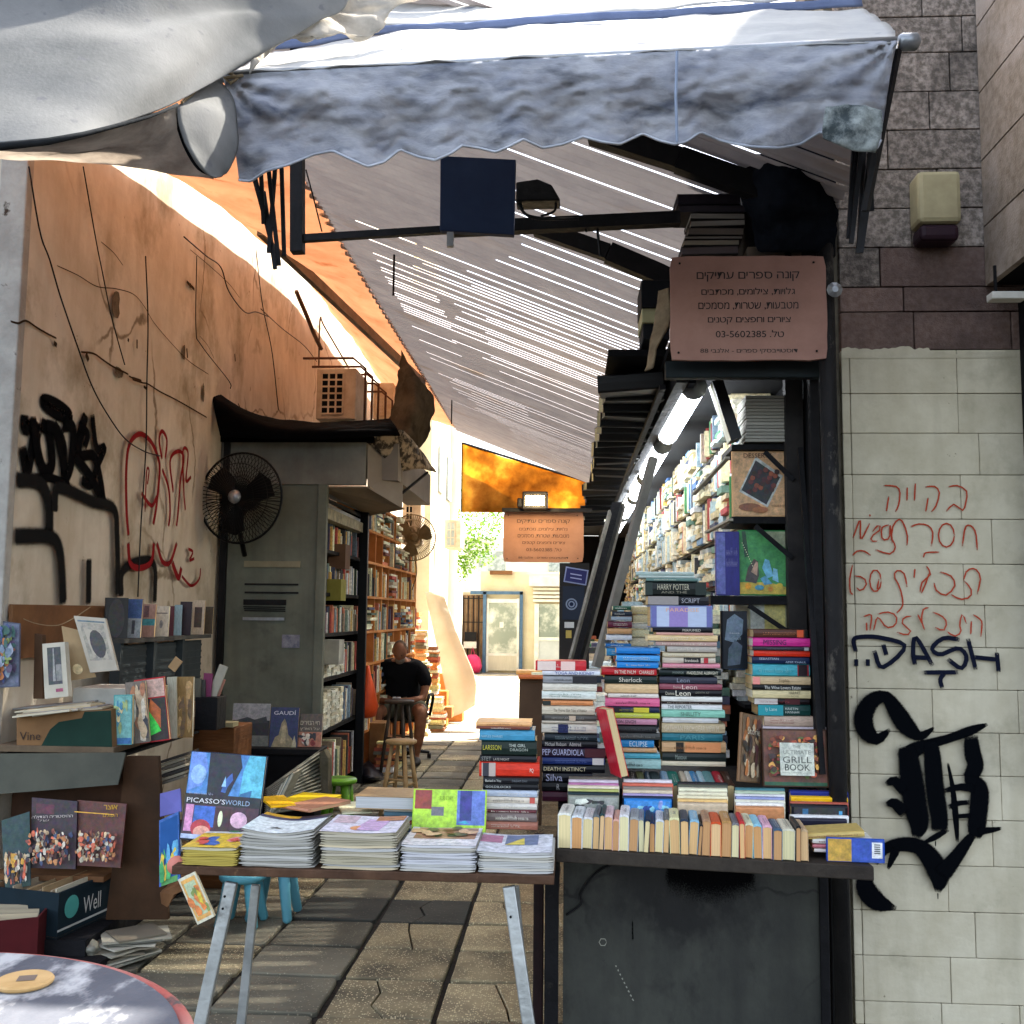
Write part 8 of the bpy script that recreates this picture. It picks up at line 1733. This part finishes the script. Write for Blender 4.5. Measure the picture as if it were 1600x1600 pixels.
# ================================================================== STOOLS
def peg_stool(label, px, py, Y, r, seat_z, col, rl=.028, tilt=.03, nm='plastic_stool'):
    c = aY(px, py, Y); c.z = 0; m_ = surf('stool_' + nm + str(int(px)), col, col, 5, .35)
    t = thing(nm, label, 'stool', c)
    build(MB().lathe([(.01, seat_z - .035), (r * .93, seat_z - .035), (r, seat_z - .025), (r, seat_z - .008), (r * .95, seat_z), (.01, seat_z - .002)], c, 30), 'seat', m_, t, smooth=True)
    for i in range(4):
        a = math.pi / 4 + i * math.pi / 2; ca, sa = math.cos(a), math.sin(a)
        build(MB().tube([c + Vector((ca * r * .62, sa * r * .62, seat_z - .03)), c + Vector((ca * r * .78, sa * r * .78, seat_z * .5)), c + Vector((ca * (r * .8 + tilt), sa * (r * .8 + tilt), .012)), c + Vector((ca * (r * .8 + tilt), sa * (r * .8 + tilt), 0))], [rl * 1.15, rl, rl * .85, rl * .6], 12), 'leg', m_, t, smooth=True)
    return t
peg_stool('small green plastic stool beside the grey booth', 529, 1214, 7.4, .132, aY(529, 1216, 7.4).z, '#5c8c28')
peg_stool('light blue plastic stool standing under the magazine table', 428, 1420, 5.5, .14, .29, '#5c98a8')
peg_stool('second pale blue stool half hidden at the left under the magazine table', 378, 1418, 5.35, .12, .26, '#5ca0b0')
def wood_stool(label, px, py, Y, r, zs, m_, spread=.07, ang=.5):
    c = aY(px, py, Y); c.z = 0; t = thing('wooden_stool', label, 'stool', c, 'round wooden stools')
    build(MB().lathe([(.01, zs - .03), (r * .9, zs - .03), (r, zs - .02), (r, zs - .006), (r * .96, zs), (.01, zs)], c, 28), 'seat', m_, t, smooth=True)
    L4 = []
    for i in range(4):
        a = ang + i * math.pi / 2; ca, sa = math.cos(a), math.sin(a); p0 = c + Vector((ca * r * .6, sa * r * .6, zs - .03)); p1 = c + Vector((ca * (r * .75 + spread), sa * (r * .75 + spread), 0)); L4.append((p0, p1))
        build(MB().tube([p0, p0.lerp(p1, .5), p1], [.014, .019, .015], 10), 'leg', m_, t, smooth=True)
    for i in range(4):
        for f in ((.55,) if i % 2 else (.48, .78)):
            build(MB().tube([L4[i][0].lerp(L4[i][1], f), L4[(i + 1) % 4][0].lerp(L4[(i + 1) % 4][1], f)], .009, 8), 'rung', m_, t, smooth=True)
wood_stool('round pale wooden stool nearest to the seated man', 627, 1155, 8.2, .125, aY(627, 1156, 8.2).z, M['pale_wood'])
dw_ = surf('dark_stool_wood', '#4c4238', '#3a322a', 5, .6)
wood_stool('taller wooden stool right in front of the knees of the seated man', 624, 1095, 10.3, .15, aY(624, 1094, 10.3).z, dw_)

# ================================================================== MAN on an office chair
MY = 11.2
oc = thing('office_chair', 'black office chair with curved armrest under the seated man', 'chair', aY(628, 1195, MY + .15)); oc.location.z = 0
cb = ORG[oc.name] = Vector((oc.location.x, MY + .15, 0)); oc.location = cb
cx = cb.x; cy = cb.y; bm_ = M['black_metal']
build(MB().box(cx - .25, cx + .25, cy - .2, cy + .27, .43, .50), 'seat', surf('chair_fabric', '#17181c', '#101014', 9, .9), oc, bevel=.03)
build(MB().box(cx - .22, cx + .22, cy + .24, cy + .30, .6, 1.02), 'backrest', surf('chair_fabric2', '#17181c', '#101014', 9, .9), oc, bevel=.03)
build(MB().tube([(cx, cy, .1), (cx, cy, .43)], .03, 10), 'column', bm_, oc)
for i in range(5):
    a = i * 2 * math.pi / 5 + .3; e = Vector((cx + .3 * math.cos(a), cy + .3 * math.sin(a), .07)); build(MB().tube([(cx, cy, .11), e], [.025, .015], 8), 'base_arm', bm_, oc)
    build(MB().lathe([(.01, -.02), (.03, -.018), (.03, .018), (.01, .02)], e + Vector((0, 0, -.038)), 12, ax=RY(90)), 'caster', bm_, oc, smooth=True)
for s in (-1, 1):
    P = [Vector((cx + s * .27, cy + .18, .46)), Vector((cx + s * .31, cy + .15, .66)), Vector((cx + s * .31, cy - .02, .71)), Vector((cx + s * .30, cy - .16, .68)), Vector((cx + s * .28, cy - .2, .5))]
    build(MB().tube([cr(P, 4 * i / 20) for i in range(21)], .018, 8), 'armrest', bm_, oc, smooth=True)
mn = thing('person', 'seated man in a black t-shirt and grey shorts, head bowed over his hands', 'person', (cx, MY, 0))
ORG[mn.name] = Vector((cx, MY, 0))
skin_m = surf('skin', '#94664c', '#7c503a', 12, .55, .1); shirt = surf('black_tshirt', '#07080c', '#0b0c11', 12, .9, .2); shorts = surf('grey_shorts', '#5c5a4c', '#4c4a3e', 10, .9, .2)
def skinned(name, pts, edges, mat, parent, root=0, sub=2):
    me = bpy.data.meshes.new(name); me.from_pydata([Vector(p[:3]) for p in pts], edges, []); me.materials.append(mat)
    o = bpy.data.objects.new(name, me); link(o, parent)
    sk = o.modifiers.new('skin', 'SKIN'); sk.use_smooth_shade = True
    lay = me.skin_vertices[0] if me.skin_vertices else None
    if lay is None:
        bpy.context.view_layer.objects.active = o
        lay = me.skin_vertices[0]
    for i, p in enumerate(pts):
        r = p[3] if isinstance(p[3], tuple) else (p[3], p[3]); lay.data[i].radius = r; lay.data[i].use_root = (i == root)
    s = o.modifiers.new('sub', 'SUBSURF'); s.levels = sub; s.render_levels = sub
    return o
# local coordinates: x right in the picture, y away, z up; he faces the camera (-y)
body = [(0, .16, .56, (.17, .13)), (0, .12, .74, (.185, .14)), (0, .05, .92, (.185, .135)), (0, -.01, 1.02, (.13, .10)), (0, -.05, 1.08, .065), (0, -.09, 1.12, .058),   # 0-5 pelvis..neck
        (-.17, .0, 1.0, .075), (-.245, -.02, .93, .065), (-.27, -.06, .78, .048), (-.25, -.12, .68, .044), (-.15, -.24, .66, .036), (-.07, -.31, .67, .026),            # 6-11 left arm in picture
        (.17, .0, 1.0, .075), (.245, -.02, .93, .065), (.275, -.06, .78, .048), (.25, -.13, .68, .044), (.15, -.25, .67, .036), (.06, -.32, .68, .026),               # 12-17
        (-.11, .1, .55, .105), (-.17, -.14, .55, .095), (-.2, -.36, .56, .07), (-.2, -.36, .3, .055), (-.19, -.34, .1, .038), (-.19, -.38, .05, .04), (-.2, -.50, .035, .032),   # 18-24
        (.11, .1, .55, .105), (.2, -.14, .56, .1), (.27, -.34, .57, .075), (.25, -.30, .3, .06), (.21, -.24, .1, .038), (.21, -.28, .05, .04), (.24, -.4, .035, .032)]          # 25-31
be = [(0, 1), (1, 2), (2, 3), (3, 4), (4, 5), (3, 6), (6, 7), (7, 8), (8, 9), (9, 10), (10, 11), (3, 12), (12, 13), (13, 14), (14, 15), (15, 16), (16, 17), (0, 18), (18, 19), (19, 20), (20, 21), (21, 22), (22, 23), (23, 24), (0, 25), (25, 26), (26, 27), (27, 28), (28, 29), (29, 30), (30, 31)]
skinned('body', body, be, skin_m, mn)
shp = [(0, .16, .56, (.195, .155)), (0, .12, .74, (.215, .165)), (0, .05, .92, (.205, .15)), (0, .0, 1.02, (.15, .115)), (0, -.04, 1.07, .085), (-.17, .0, 1.0, .095), (-.25, -.02, .93, .09), (-.285, -.06, .78, .075), (.17, .0, 1.0, .095), (.25, -.02, .93, .09), (.29, -.06, .78, .075)]
skinned('shirt', shp, [(0, 1), (1, 2), (2, 3), (3, 4), (3, 5), (5, 6), (6, 7), (3, 8), (8, 9), (9, 10)], shirt, mn)
sho = [(0, .15, .53, (.19, .14)), (-.12, .08, .55, .12), (-.17, -.14, .56, .115), (-.19, -.27, .565, .105), (.12, .08, .55, .12), (.2, -.14, .57, .12), (.25, -.27, .575, .11)]
skinned('shorts', sho, [(0, 1), (1, 2), (2, 3), (0, 4), (4, 5), (5, 6)], shorts, mn)
# head (bowed): ellipsoid with brow, nose, ears, beard
def blob(name, parent, mat, fn, nu=28, nv=18):
    mb = MB(); 
    for j in range(nv + 1):
        ph = math.pi * j / nv
        for i in range(nu):
            th = 2 * math.pi * i / nu; mb.v.append(fn(Vector((math.sin(ph) * math.cos(th), math.sin(ph) * math.sin(th), math.cos(ph)))))
    for j in range(nv):
        for i in range(nu): mb.f.append([j * nu + i, j * nu + (i + 1) % nu, (j + 1) * nu + (i + 1) % nu, (j + 1) * nu + i]); mb.mi.append(0); mb.c.append(None)
    return build(mb, name, mat, parent, smooth=True)
HC = Vector((cx - .0, MY - .13, 1.185)); HR = Matrix.Rotation(R(34), 3, 'X')
def headf(n):
    x, y, z = n.x * .078, n.y * .098, n.z * .118
    if z < 0: x *= 1 + z * 1.6; y *= 1 + z * 1.1
    g = lambda cx_, cz_, s: math.exp(-((x - cx_) ** 2 + (z - cz_) ** 2) / s ** 2)
    if y < 0:
        y -= .026 * g(0, -.012, .016) + .012 * g(0, .008, .014) + .008 * (g(.03, .022, .02) + g(-.03, .022, .02)) + .008 * g(0, -.055, .02) + .006 * g(0, -.09, .022)
        y += .012 * (g(.03, .006, .013) + g(-.03, .006, .013)) + .004 * g(0, -.042, .012)
    return HC + HR @ Vector((x, y, z))
hd = blob('head', mn, skin_m, headf)
for s in (-1, 1): blob('ear', hd, skin_m, lambda n, s=s: HC + HR @ Vector((s * .079 + n.x * .012, .008 + n.y * .02, -.005 + n.z * .03)), 12, 8)
blob('beard', hd, surf('grey_beard', '#7c7064', '#5c5248', 30, .9), lambda n: HC + HR @ Vector((n.x * .055, -.052 + n.y * .042 - .02 * max(0, -n.z), -.078 + n.z * .034)), 18, 10)
blob('hair', hd, surf('cropped_hair', '#4a3a2e', '#6c5848', 40, .8), lambda n: HC + HR @ Vector((n.x * .08, .012 + n.y * .092, .012 + n.z * .108 if n.z > -.3 else -.02)), 22, 14)
for s in (-1, 1): blob('eye', hd, surf('eye%d' % s, '#2c2420', None, rough=.3), lambda n, s=s: HC + HR @ Vector((s * .03 + n.x * .011, -.088 + n.y * .006, .004 + n.z * .005)), 10, 6)
# hands: palm + four curled fingers + thumb each
for s, wr in ((-1, Vector((-.055, -.33, .675))), (1, Vector((.05, -.335, .685)))):
    pts = [(wr.x + s * .015, wr.y + .02, wr.z, .024), (wr.x - s * .02, wr.y - .03, wr.z + .002, (.028, .016)), (wr.x - s * .045, wr.y - .06, wr.z, (.026, .013))]; ed = [(0, 1), (1, 2)]
    for k in range(4):
        b_ = len(pts); off = (k - 1.5) * .016; ln = [.028, .033, .031, .024][k]
        pts += [(wr.x - s * .05, wr.y - .062 + off * .9, wr.z + off * .35, .009), (wr.x - s * (.05 + ln), wr.y - .075 + off, wr.z - .008 + off * .2, .0085), (wr.x - s * (.045 + ln), wr.y - .08 + off, wr.z - .03, .0075)]
        ed += [(2, b_), (b_, b_ + 1), (b_ + 1, b_ + 2)]
    b_ = len(pts); pts += [(wr.x - s * .012, wr.y - .05, wr.z + .022, .011), (wr.x - s * .035, wr.y - .075, wr.z + .03, .009)]; ed += [(1, b_), (b_, b_ + 1)]
    skinned('hand', pts, ed, skin_m, mn, 0, 1)
sh_m = surf('dark_shoe', '#1c1a1a', '#2c2826', 9, .7)
for s, x, y in ((-1, -.195, -.44), (1, .225, -.34)):
    blob('shoe', mn, sh_m, lambda n, x=x, y=y: Vector((cx + x + n.x * .052, MY + y + n.y * .14, max(0.004, .042 + n.z * (.05 - .02 * max(0, -n.y))))), 18, 10)
build(MB().box(cx - .02, cx + .055, MY - .43, MY - .36, .705, .715), 'phone', surf('white_phone', '#b8bcc4', None, rough=.3), label='small pale phone held in the hands of the seated man', cat='phone')
# dark plastic bundle and tan box near booth foot
rows = [[G(553, 1200, .12), G(575, 1190, .14), G(592, 1200, .04)], [G(553, 1212, .05), G(580, 1212, .08), G(600, 1212, .01)], [G(555, 1222, .0), G(580, 1222, .01), G(600, 1217, .005)]]
build(sheet(rows, 12, 10, .03, 9), 'plastic_bundle', surf('black_plastic', '#12131a', '#1c1e28', 6, .3), smooth=True, solid=.004, label='crumpled black plastic on the paving by the booth post', cat='plastic sheet')
a = aY(576, 1166, 10.4); b = aY(602, 1130, 10.4); build(MB().box(a.x, b.x, 10.4, 10.7, 0, b.z), 'wooden_chest', surf('tan_chest', '#8c6844', '#6c4c30', 5, .7), label='small tan wooden chest left of the seated man', cat='chest', bevel=.006)

# ================================================================== ROUND TABLE in the near left corner
RT = Vector((-1.09, 1.43, 0)); rzt = .95; rad = .537
rt = thing('round_table', 'worn round grey table with a red edge in the near left corner', 'table', RT)
tmx = surf('peeling_grey_top', '#5c5f66', '#4c4f57', 5, .55, .3, col3='#a8a9aa', s3=5.5, lo3=.57, hi3=.66, stretch=(1, .5, 1))
build(MB().lathe([(.01, rzt - .02), (rad - .01, rzt - .02), (rad - .004, rzt - .012), (rad - .008, rzt), (.01, rzt)], RT, 96), 'top', tmx, rt)
mb = MB(); n = 72; ring = []
for i in range(n + 1):
    a = 2 * math.pi * i / n; ring.append(RT + Vector((math.cos(a) * (rad + .006), math.sin(a) * (rad + .006), rzt - .018)))
build(MB().tube(ring, .014, 8, cap=False), 'red_rim', surf('red_rim_plastic', '#9c3a34', '#a8746c', 4, .5, col3='#4c4c4c', s3=9, lo3=.62, hi3=.7), rt, smooth=True)
build(MB().lathe([(.05, .04), (.05, rzt - .02)], RT, 16), 'pedestal', M['steel'], rt, smooth=True); build(MB().lathe([(.28, 0), (.28, .02), (.06, .05)], RT, 32), 'foot', M['black_metal'], rt, smooth=True)
c = aZ(38, 1537, rzt + .002)
wd = thing('wooden_disc', 'small tan wooden disc with a worn square mark on the round table', 'disc', c)
build(MB().lathe([(.002, 0), (.046, 0), (.048, .003), (.048, .006), (.045, .009), (.002, .009)], c, 40), 'disc', surf('tan_disc', '#c0a070', '#a88858', 9, .6), wd, smooth=False)
place(UQ, 'worn_mark', wd, (.004, .0, .0098), (1, .3, 0), (-.3, 1, 0), .03, .028, '#6c6058')
